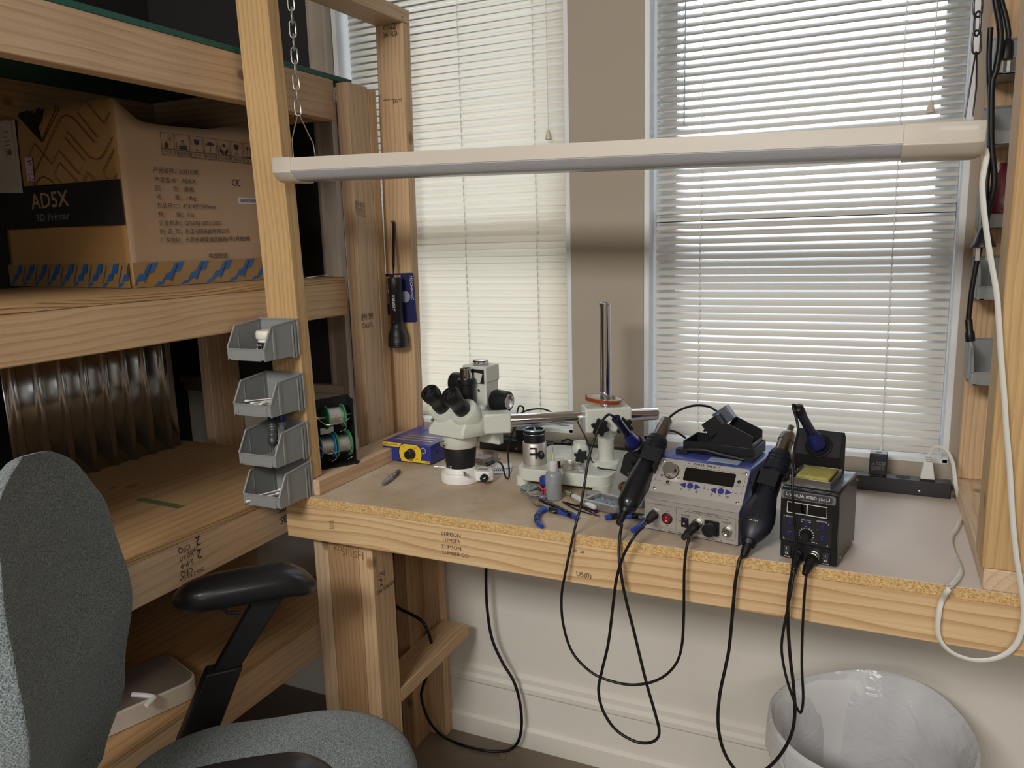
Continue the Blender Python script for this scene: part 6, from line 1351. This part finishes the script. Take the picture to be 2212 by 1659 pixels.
def lying(name, label, cat, a, b, z, r=None):
    A_ = at_z(*a, z); B_ = at_z(*b, z); t = thing(name, label, cat, A_, math.atan2(B_.y-A_.y, B_.x-A_.x)); return t, (B_-A_).length
t, L_ = lying('flux_tube', 'white tube with an olive cap lying across the black tweezers', 'tube', (1220, 1061), (1286, 1097), ZT+.009)
m = MB(); m.lathe([(.0052, L_*.28), (.0062, L_*.30), (.0062, L_*.93), (.0050, L_*.99), (.002, L_)], (0, 0, 0), (1, 0, 0), 22); m.build('tube_body', mat('tube_white', (226, 228, 224), .3, trans=.15), t)
m = MB(); m.lathe([(.0062, L_*.26), (.0066, L_*.265), (.0066, L_*.29), (.006, L_*.30)], (0, 0, 0), (1, 0, 0), 22); m.build('dark_band', BLACKP, t)
m = MB(); m.lathe([(.0015, 0), (.0040, .002), (.0058, L_*.12), (.0060, L_*.26)], (0, 0, 0), (1, 0, 0), 22); m.build('olive_cap', mat('olive_cap', (160, 164, 120), .4, trans=.3), t)
t, L_ = lying('probe_tool', 'thin dark probe with a shiny purple ball end under the white tube', 'tool', (1246, 1090), (1289, 1105), ZT+.0045)
m = MB(); m.lathe([(.0012, 0), (.0022, L_*.3), (.0022, L_*.85), (.0030, L_*.9)], (0, 0, 0), (1, 0, 0), 12); m.build('shaft', BLACKM, t); m = MB(); m.ball((L_*.97, 0, .0005), .0046, seg=16); m.build('purple_ball', mat('purple_metal', (110, 30, 110), .15, .8), t)
t, L_ = lying('tweezers', 'black angled tweezers lying in front of the needle bottle', 'tweezers', (1215, 1084), (1294, 1116), ZT+.0025)
for s in (-1, 1):
    pr = [(0, .0, .0035), (L_*.15, s*.004, .0042), (L_*.45, s*.0085, .0045), (L_*.72, s*.0055, .003), (L_*.9, s*.002, .0014), (L_, s*.0004+ .004, .0006)]
    m = MB(); m.ring_stack([[V((x, y-s*.0008, -w)), V((x, y+s*.0008, -w)), V((x, y+s*.0008, w)), V((x, y-s*.0008, w))] for x, y, w in [(a, b, c*.5) for a, b, c in pr]]); m.build('arm', BLACKM, t, bevel=.0003)
BLH = mat('handle_blue', (36, 66, 158), .42, coat=.1)
def grip(path, r, t, black=None, name='handle'):
    P_ = spline(path, 6); n = len(P_)
    m = MB(); m.tube(P_, [r*(.75+.35*math.sin(PI*min(1, (i/n)*.9+.12))) for i in range(n)], 12); h = m.build(name, BLH, t)
    for (a, b) in black or []:
        i0, i1 = int(a*n), max(int(b*n), int(a*n)+2); m = MB(); m.tube(P_[i0:i1+1], [r*(.75+.35*math.sin(PI*min(1, (i/n)*.9+.12)))+.0004 for i in range(i0, min(i1+1, n))], 12); m.build('grip_insert', RUBBER, h)
    return h
jt = at_z(1184, 1100, ZT+.006)
t = thing('pliers', 'bent nose pliers with spread blue handles at the bench edge', 'pliers', jt); q = lambda x, y, z=.0065: at_z(x, y, ZT+z)-jt
grip([q(1183, 1099), q(1168, 1104), q(1160, 1117), q(1163, 1130), q(1171, 1138)], .0058, t, [(.45, .52), (.62, .70)])
grip([q(1190, 1102), q(1210, 1105), q(1230, 1111), q(1246, 1119)], .0066, t, [(.0, .28), (.66, .84)])
m = MB(); m.tube(spline([q(1184, 1098), q(1170, 1095), q(1158, 1091), q(1150, 1084), q(1147, 1080)], 5), [.0045-.0038*i/20 for i in range(21)], 10); m.build('jaw', STEEL, t)
m = MB(); m.tube(spline([q(1186, 1096, .009), q(1173, 1094, .009), q(1165, 1090, .009), q(1163, 1080, .009)], 5), [.0042-.0032*i/15 for i in range(16)], 10); m.build('jaw', STEEL, t)
m = MB(); m.cyl((0, 0, -.003), (0, 0, .006), .0055, seg=18); m.build('pivot', STEEL, t)
m = MB(); m.tube([q(1183, 1102, .010), q(1192, 1106, .011), q(1200, 1104, .012)], .0012, 6); m.build('spring', CHROME, t)
t, L_ = lying('wire_stripper', 'black steel wire stripper blade lying behind the blue handled pliers', 'wire stripper', (1166, 1079), (1226, 1106), ZT+.012)
m = MB(); m.prism([(0, -.004), (L_*.4, -.007), (L_*.45, -.004), (L_, -.0045), (L_, .0035), (L_*.45, .0045), (L_*.4, .007), (0, .004)], Matrix.Translation((0, 0, -.002)), .005); m.build('blade', BLACKM, t, bevel=.0008)
m = MB(); m.prism([(L_*.06, -.003), (L_*.30, -.0045), (L_*.30, -.001), (L_*.06, .001)], Matrix.Translation((0, 0, .003)), .0006); m.build('polished_face', CHROME, t)
for x in (.12, .22): m = MB(); m.cyl((L_*x, .003, .003), (L_*x, .003, .0042), .0016, seg=10); m.build('rivet', STEEL, t)
m = MB(); m.cyl((L_*.5, 0, -.0115), (L_*.5, 0, -.002), .004, seg=14); m.build('stripper_pivot', BLACKM, t)
jt = at_z(1386, 1116, ZT+.006)
t = thing('side_cutters', 'side cutters with blue handles reaching under the silver station plug', 'cutters', jt)
grip([q(1382, 1114), q(1355, 1114), q(1330, 1115), q(1308, 1118)], .0066, t, [(.0, .26), (.62, .80)]); grip([q(1392, 1124), q(1388, 1132), q(1378, 1140), q(1366, 1146)], .0062, t, [(.0, .3)])
m = MB(); m.bb((-.006, -.008, -.004), (.012, .004, .006)); m.build('cutter_head', STEEL, t, bevel=.002); m = MB(); m.tube([q(1374, 1112, .011), q(1384, 1112, .011), q(1390, 1113, .011)], .003, 8); m.build('return_spring', BLACKM, t)
t, L_ = lying('syringe', 'small clear syringe with dark plunger lying in front of the blue preheater', 'syringe', (826, 1046), (868, 1013), ZT+.007)
m = MB(); m.lathe([(.0015, 0), (.0035, .004), (.0055, .012), (.0062, .014), (.0062, L_*.62)], (0, 0, 0), (1, 0, 0), 20); m.build('barrel', CLR, t)
m = MB(); m.lathe([(.0050, L_*.35), (.0050, L_*.85), (.002, L_*.86)], (0, 0, 0), (1, 0, 0), 18); m.build('dark_plunger', mat('plunger_dark', (54, 50, 62), .4), t)
m = MB(); m.bb((L_*.36, -.0075, -.006), (L_*.42, .0075, .0078)); m.build('clear_clip', CLR, t, bevel=.001)
m = MB(); m.cyl((L_*.86, .001, .001), (L_, .002, .002), .0006, seg=8); m.cyl((L_*.66, .003, .006), (L_*.98, .006, .004), .0005, seg=8); m.build('needles', STEEL, t)
# clear blister package and a metal plate behind the ring lamp
a = at_z(1018, 1000, ZT); A_ = at_z(1010, 1000, ZT+.001); B_ = at_z(1070, 997, ZT+.001)
t = thing('blister_package', 'clear empty hang tab package lying behind the ring lamp', 'package', (-.955, .425, ZT+.0005), math.radians(-6))
PK = mat('package_film', (226, 218, 216), .15, trans=.55, bump=.2, bscale=80)
m = MB(); m.ring_stack([[V((x, y, 0+z0_)) for x, y in rrect(.085, .075, .010, 4, -.045, -.040)] for z0_ in (.0, .0012)]); m.build('backing', PK, t)
m = MB(); o_ = rrect(.062, .050, .010, 5, -.034, -.032); m.ring_stack([[V((x, y, .0012)) for x, y in o_], [V((x*.93, y*.93, .012)) for x, y in o_]], False, True); m.build('bubble', PK, t)
m = MB(); m.prism(rrect(.050, .032, .010, 5, -.020, -.012), frame((0, .030, .0012), (1, 0, 0), (0, .35, .9)), .001); m.build('hang_tab', PK, t); m = MB(); m.prism(rrect(.022, .005, .002, 3, -.006, .010), frame((0, .0294, .0014), (1, 0, 0), (0, .35, .9)), .0004); m.build('hang_slot', mat('slot_brown', (150, 122, 100), .7), t, smooth=0)
m = MB(); m.prism([(-.030, -.030), (.020, -.030), (.020, -.010), (-.030, -.010)], Matrix.Translation((0, 0, .0123)), .0006); m.build('pink_card', mat('card_pink', (196, 160, 146), .6), t)
t = thing('metal_plate', 'small perforated steel plate with angled side on the bench behind the lamp cord', 'metal plate', (-.862, .348, ZT+.0005), math.radians(22))
m = MB(); m.prism([(-.034, -.024), (.020, -.024), (.026, -.014), (.026, .024), (-.030, .024)], Matrix.Identity(4), .002); m.prism([(-.020, 0), (.026, 0), (.026, .012), (-.014, .009)], frame((0, .022, .002), (1, 0, 0), (0, .5, .8)), .0015); m.build('plate', mat('plate_steel', (188, 188, 188), .35, .6), t)
for i in range(6): MB().bb((-.024+.005*i, -.006, .002), (-.021+.005*i, .008, .0024)).build('slot', BLACKMATTE, t, smooth=0)
# black adapters on the strip behind the lens holder
P = at_y(1122, 940, .52)
t = thing('power_adapter', 'small black plug adapter on the power strip behind the lens holder', 'power adapter', (P.x, .541, ZT+.0348), math.radians(-2))
m = MB(); m.bb((-.014, -.016, .0), (.022, .012, .032)); m.build('adapter_body', BLACKP, t, bevel=.002)
P = at_y(1222, 955, .52)
t = thing('cable_bundle', 'black low adapter with stiff cables lying on the strip behind the base', 'adapter', (P.x, .528, ZT+.0350), math.radians(-2))
m = MB(); m.bb((-.035, -.012, .0), (.010, .012, .008)); m.build('adapter_body', BLACKP, t, bevel=.002)
m = MB(); m.tube(spline([(-.015, -.002, .010), (.005, -.004, .018), (.020, -.006, .014), (.045, -.008, .004), (.080, -.008, .003)], 5), .0025, 8); m.build('cable', RUBBER, t); m = MB(); m.bb((.060, -.010, .0), (.105, .010, .006)); m.build('connector', BLACKMATTE, t, bevel=.001)
# thin wire from the boom down to the base
cable('thin_wire', 'thin black wire falling from the chrome boom to the microscope base', [at_y(1244, 905, .33), at_y(1252, 920, .32), at_y(1265, 945, .31), at_y(1272, 965, .30), at_y(1276, 990, .295), at_z(1284, 1002, ZB+.003), at_z(1298, 1012, ZB+.003), at_z(1325, 1015, ZB+.003), at_y(1345, 1018, .29)], .0018)
# ------------------------------------------------------------------ office chair
CH = V((-.95, -.546, 0)); CA = math.radians(34-90)
chair = thing('office_chair', 'grey upholstered office chair with black arms in front of the shelves', 'office chair', CH, CA)
def fabric():
    m, nt, b = nmat('chair_fabric'); N = nt.nodes.new; L = nt.links.new
    tc = N('ShaderNodeTexCoord'); n = N('ShaderNodeTexNoise'); n.inputs['Scale'].default_value = 420; n.inputs['Detail'].default_value = 3
    L(tc.outputs['Object'], n.inputs['Vector'])
    rp = N('ShaderNodeValToRGB'); e = rp.color_ramp.elements; e[0].position = .35; e[0].color = srgb(66, 76, 82); e[1].position = .7; e[1].color = srgb(150, 158, 156)
    L(n.outputs['Fac'], rp.inputs['Fac']); L(rp.outputs['Color'], b.inputs['Base Color'])
    b.inputs['Roughness'].default_value = .95; b.inputs['Sheen Weight'].default_value = .25; b.inputs['Specular IOR Level'].default_value = .15
    bp = N('ShaderNodeBump'); bp.inputs['Strength'].default_value = .8; bp.inputs['Distance'].default_value = .003; L(n.outputs['Fac'], bp.inputs['Height']); L(bp.outputs['Normal'], b.inputs['Normal'])
    return m
FAB = fabric()
CBLK = mat('chair_black', (24, 24, 26), .5, bump=.04, bscale=500)
def lerp(tab, x):
    for (a, va), (b, vb) in zip(tab, tab[1:]):
        if x <= b: 
            t = (x-a)/(b-a); t = t*t*(3-2*t); return va+(vb-va)*t
    return tab[-1][1]
# backrest: closed cushion from a front and a back sheet
ZB0, ZB1 = .595, 1.232
front = [(0, -.300), (.25, -.250), (.5, -.222), (.75, -.232), (1, -.258)]
halfw = [(0, .165), (.2, .20), (.5, .225), (.75, .205), (.9, .160), (.97, .105), (1, .045)]
thick = [(0, .050), (.15, .078), (.55, .085), (.85, .07), (1, .02)]
def back_pt(u, v, side):
    z = ZB0+(ZB1-ZB0)*v; hw = lerp(halfw, v); y = lerp(front, v)
    wrap = .045*abs(u)**2.5*(1-.5*v)
    edge = (1-abs(u)**4)
    lum = .010*math.exp(-((v-.40)/.16)**2)*math.exp(-(u/.62)**4) - .006*math.exp(-((v-.60)/.035)**2)*max(0, 1-abs(u)**2*1.2)
    if side > 0: return V((hw*u, y+wrap+lum*edge - .012*abs(u)**6, z))
    return V((hw*u, y+wrap-lerp(thick, v)*(.62+.38*edge), z))
m = MB(); nu, nv = 22, 26; G = lambda s: [[back_pt(math.sin(PI/2*(2*i/nu-1)), j/nv, s) for i in range(nu+1)] for j in range(nv+1)]
rings = []
for j in range(nv+1):
    v = j/nv; F = [back_pt(math.sin(PI/2*(2*i/nu-1)), v, 1) for i in range(nu+1)]; B_ = [back_pt(math.sin(PI/2*(2*i/nu-1)), v, -1) for i in range(nu, -1, -1)]
    rings.append(F+B_)
m.ring_stack(rings); m.build('backrest', FAB, chair, smooth=80, subsurf=1)
m = MB(); rings = []
for j in range(0, nv-7):
    v = j/nv
    o = [back_pt(u, v, -1)+V((0, -.001, 0)) for u in (-.985, -.8, -.4, 0, .4, .8, .985)]; i_ = [p+V((0, -.014, 0)) for p in o[::-1]]
    rings.append(o+i_)
m.ring_stack(rings); m.build('back_shell', CBLK, chair, smooth=60)
# seat
m = MB(); rg = []
for z, k in ((.556, .86), (.566, .97), (.585, 1.0), (.606, .985), (.620, .93), (.628, .80), (.631, .55), (.630, .2)):
    ring = []
    for i in range(48):
        a = 2*PI*i/48; c_, s_ = math.cos(a), math.sin(a)
        x = .255*math.copysign(abs(c_)**.62, c_); y = .27*math.copysign(abs(s_)**.66, s_)
        w = 1-.14*max(0, -s_)**1.5 - .06*math.exp(-((y+.03)/.07)**2)
        ring.append(V((.012+x*w*k, .045+y*k, z-.018*max(0, y/.27)**3)))
    rg.append(ring)
m.ring_stack(rg); m.build('seat', FAB, chair, smooth=80, subsurf=1)
m = MB(); m.ring_stack([[V((p.x*1.02, (p.y-.045)*1.0+.045, z)) for p in rg[1]] for z in (.535, .572)]); m.build('seat_pan', CBLK, chair, smooth=60)
# arms
for s, ax_, AM in ((-1, 0, Matrix.Translation((-.314, -.068, 0)) @ Matrix.Rotation(math.radians(13), 4, 'Z')), (1, 0, Matrix.Translation((.330, .02, 0)) @ Matrix.Rotation(math.radians(6), 4, 'Z'))):
    m = MB(); rg2 = []; L0, L1 = -.090, .195; n = 16
    for j in range(n+1):
        t = j/n; y = L0+(L1-L0)*t; e = math.sqrt(max(0, 1-(2*t-1)**6)); w = (.040+.010*math.sin(PI*t))*max(e, .12); zc = .846+.006*math.sin(PI*t)-.020*max(0, t-.8)/.2
        h = .034*max(e, .2)
        rg2.append([V((ax_+w*math.cos(2*PI*k/20), y, zc+h*math.copysign(abs(math.sin(2*PI*k/20))**.75, math.sin(2*PI*k/20)))) for k in range(20)])
    m.ring_stack(rg2); m.build('armrest_pad', mat('arm_pad', (28, 28, 31), .36, coat=.1) if s < 0 else bpy.data.materials['arm_pad'], chair, AM, smooth=80, subsurf=1)
    m = MB(); a, b = V((ax_, .085, .835)), V((ax_, -.012, .665))
    ring = lambda p, w, d: [p+V((x*w, y*d, 0)) for x, y in ((-1, -1), (1, -1), (1, 1), (-1, 1))]
    m.ring_stack([ring(a+V((0, .012, .004)), .013, .046), ring(a+V((0, .004, -.025)), .013, .031), ring(b, .013, .026)]); m.build('arm_post', CBLK, chair, AM, bevel=.003)
    m = MB(); m.ring_stack([ring(V((ax_, -.004, .685)), .021, .036), ring(V((ax_, -.075, .535)), .021, .038)]); m.build('arm_sleeve', CBLK, chair, AM, bevel=.004)
    q0 = AM @ V((0, -.076, .545)); m = MB(); m.tube(spline([q0, q0+V((-s*.02, 0, -.02)), V((q0.x*.6, q0.y*.5-.02, .522)), V((0, -.02, .522))], 5), .020, 10); m.build('arm_bracket', CBLK, chair)
    m = MB(); m.tube([(ax_+.012, .00, .822), (ax_+.014, .012, .806), (ax_+.014, .035, .802)], .004, 8); m.build('height_lever', CBLK, chair, AM)
m = MB(); m.cyl((0, 0, .28), (0, 0, .535), .026); m.cyl((0, 0, .10), (0, 0, .30), .034); m.build('gas_column', CBLK, chair)
m = MB(); m.tube(spline([(0, -.05, .535), (0, -.20, .54), (0, -.275, .60), (0, -.285, .75)], 6), .022, 10); m.build('back_stem', CBLK, chair)
for k in range(5):
    a = 2*PI*k/5+.3; c_, s_ = math.cos(a), math.sin(a)
    m = MB(); m.tube(spline([(0, 0, .13), (c_*.15, s_*.15, .115), (c_*.27, s_*.27, .078)], 5), [.026-.008*i/10 for i in range(11)], 10); lg = m.build('base_leg', CBLK, chair)
    m = MB(); m.cyl((c_*.265-s_*.012, s_*.265+c_*.012, .028), (c_*.265+s_*.012, s_*.265-c_*.012, .028), .028, seg=20); m.cyl((c_*.27, s_*.27, .03), (c_*.27, s_*.27, .08), .008); m.build('caster', BLACKP, lg)

# ------------------------------------------------------------------ waste bin with liner
bn = thing('waste_bin', 'round white waste bin under the right half of the bench', 'waste bin', (.036, .318, 0))
m = MB(); m.lathe([(.150, .0), (.156, .004), (.200, .43), (.209, .444), (.209, .452), (.203, .454), (.198, .445), (.195, .43), (.150, .012), (0, .012)], seg=64); m.build('bin_shell', mat('bin_white', (228, 226, 224), .4), bn)
m = MB(); e = frame((-.118, -.108, .30), (.66, -.72, .12), (-.08, 0, 1))
strokes([[(-.02, .0), (.0, .05), (.02, .0)], [(-.02, -.03), (.03, -.03)], [(-.02, -.06), (.02, -.06)]], .010, e, .034, m); m.build('orange_print', mat('bin_orange', (204, 120, 92), .6), bn, smooth=0)
def film():
    m = bpy.data.materials.new('bag_film'); m.use_nodes = True; nt = m.node_tree; nt.nodes.clear(); N = nt.nodes.new; L = nt.links.new
    o = N('ShaderNodeOutputMaterial'); d = N('ShaderNodeBsdfDiffuse'); t = N('ShaderNodeBsdfTranslucent'); tr = N('ShaderNodeBsdfTransparent'); g = N('ShaderNodeBsdfGlossy')
    d.inputs[0].default_value = (.92, .92, .93, 1); t.inputs[0].default_value = (.92, .92, .93, 1); g.inputs['Roughness'].default_value = .12
    a = N('ShaderNodeMixShader'); a.inputs[0].default_value = .25; L(d.outputs[0], a.inputs[1]); L(t.outputs[0], a.inputs[2])
    b = N('ShaderNodeMixShader'); b.inputs[0].default_value = .10; L(a.outputs[0], b.inputs[1]); L(tr.outputs[0], b.inputs[2])
    f = N('ShaderNodeFresnel'); f.inputs[0].default_value = 1.5; c = N('ShaderNodeMixShader'); L(f.outputs[0], c.inputs[0]); L(b.outputs[0], c.inputs[1]); L(g.outputs[0], c.inputs[2])
    tc = N('ShaderNodeTexCoord'); n = N('ShaderNodeTexNoise'); n.inputs['Scale'].default_value = 22; n.inputs['Detail'].default_value = 5; n.inputs['Distortion'].default_value = 1.2; L(tc.outputs['Object'], n.inputs['Vector'])
    bp = N('ShaderNodeBump'); bp.inputs['Strength'].default_value = .7; bp.inputs['Distance'].default_value = .006; L(n.outputs['Fac'], bp.inputs['Height'])
    for s in (d, t, g): L(bp.outputs['Normal'], s.inputs['Normal'])
    L(bp.outputs['Normal'], f.inputs['Normal']); L(c.outputs[0], o.inputs[0]); return m
bagt = tag(bpy.data.objects.new('bin_liner', None), 'thin white plastic liner folded over the rim of the waste bin', 'bin bag'); COL.objects.link(bagt); bagt.location = bn.location
m = MB(); n = 96; rg = []; random.seed(4)
ph = [random.uniform(0, 6.28) for _ in range(8)]
def rip(a, k): return sum(math.sin(a*f+ph[i])*w for i, (f, w) in enumerate(((2, .7), (3, .6), (5, .45), (9, .25), (14, .15), (23, .07))))*k
for r, z, k in ((.214, .375, .006), (.214, .42, .003), (.2125, .448, .0012), (.2115, .457, .0012), (.206, .460, .0015), (.200, .452, .0025), (.190, .38, .007), (.176, .27, .012), (.158, .14, .014), (.140, .04, .012), (.07, .022, .006), (.01, .020, .0)):
    ring = []
    for i in range(n):
        a = 2*PI*i/n; rr = r + rip(a+z*1.3, k) - (abs(rip(a, k)) if z < .44 and r < .2 else 0)
        zz = z + (.030*math.exp(-((((a-1.1+PI) % (2*PI))-PI)/.75)**2) if .44 < z < .465 else 0) + rip(a*1.0+2, k*.3)
        ring.append(V((rr*math.cos(a), rr*math.sin(a), zz)))
    rg.append(ring)
m.ring_stack(rg, False, True); m.build('liner_film', film(), bagt, smooth=70)

# ------------------------------------------------------------------ things on the bottom shelf
ZS = .5395
a = at_z(250, 1570, ZS+.045)
rt = thing('router', 'pale flat device with rounded corners on the bottom shelf behind the chair', 'router', (-1.462, -.352, ZS), math.radians(72))
m = MB(); m.prism(rrect(.26, .17, .035, 6, -.13, -.085), Matrix.Identity(4), .045); m.build('device_body', mat('router_white', (196, 186, 172), .5), rt, bevel=.003)
m = MB(); m.prism(rrect(.25, .16, .032, 6, -.125, -.08), Matrix.Translation((0, 0, .0452)), .0012); m.build('device_top', mat('router_top', (116, 104, 92), .5), rt)
K = inv(rt)
m = MB(); m.tube([K @ at_z(286, 1500, ZS+.05), K @ at_z(322, 1503, ZS+.05), K @ at_z(334, 1506, ZS+.05)], .0055, 8); m.build('wire_end', WHITEP, rt)
m = MB(); m.tube([K @ at_z(334, 1506, ZS+.05), K @ at_z(316, 1524, ZS+.045)], .0060, 8); m.build('wire_end', WHITEP, rt)
for i, pp in enumerate(([(94, 1572), (70, 1595), (46, 1625), (36, 1646), (44, 1653)], [(110, 1595), (86, 1622), (76, 1650), (90, 1680)], [(125, 1625), (112, 1650), (104, 1675)])):
    cable('white_cord', ['white cord arching on the bottom shelf, farthest left of three', 'white cord arching on the bottom shelf, middle of three', 'white cord arching on the bottom shelf, nearest the chair back'][i], [at_z(*p, ZS+.03-.005*k) for k, p in enumerate(pp)], .0042, WHITEP)
# wire clip on the middle shelf by the post
P = at_z(680, 598, 1.4515)
m = MB(); c0 = V((-1.40, .262, 1.4512)); m.bb((c0.x-.05, c0.y-.02, 1.4512), (c0.x+.05, c0.y+.075, 1.4525)); m.tube([(c0.x+.02, c0.y, 1.4535), (c0.x+.055, c0.y+.03, 1.458), (c0.x+.04, c0.y+.06, 1.457)], .0016, 6)
tag(m.build('steel_bracket', STEEL), 'thin steel bracket lying on the middle shelf beside the corner post', 'bracket')
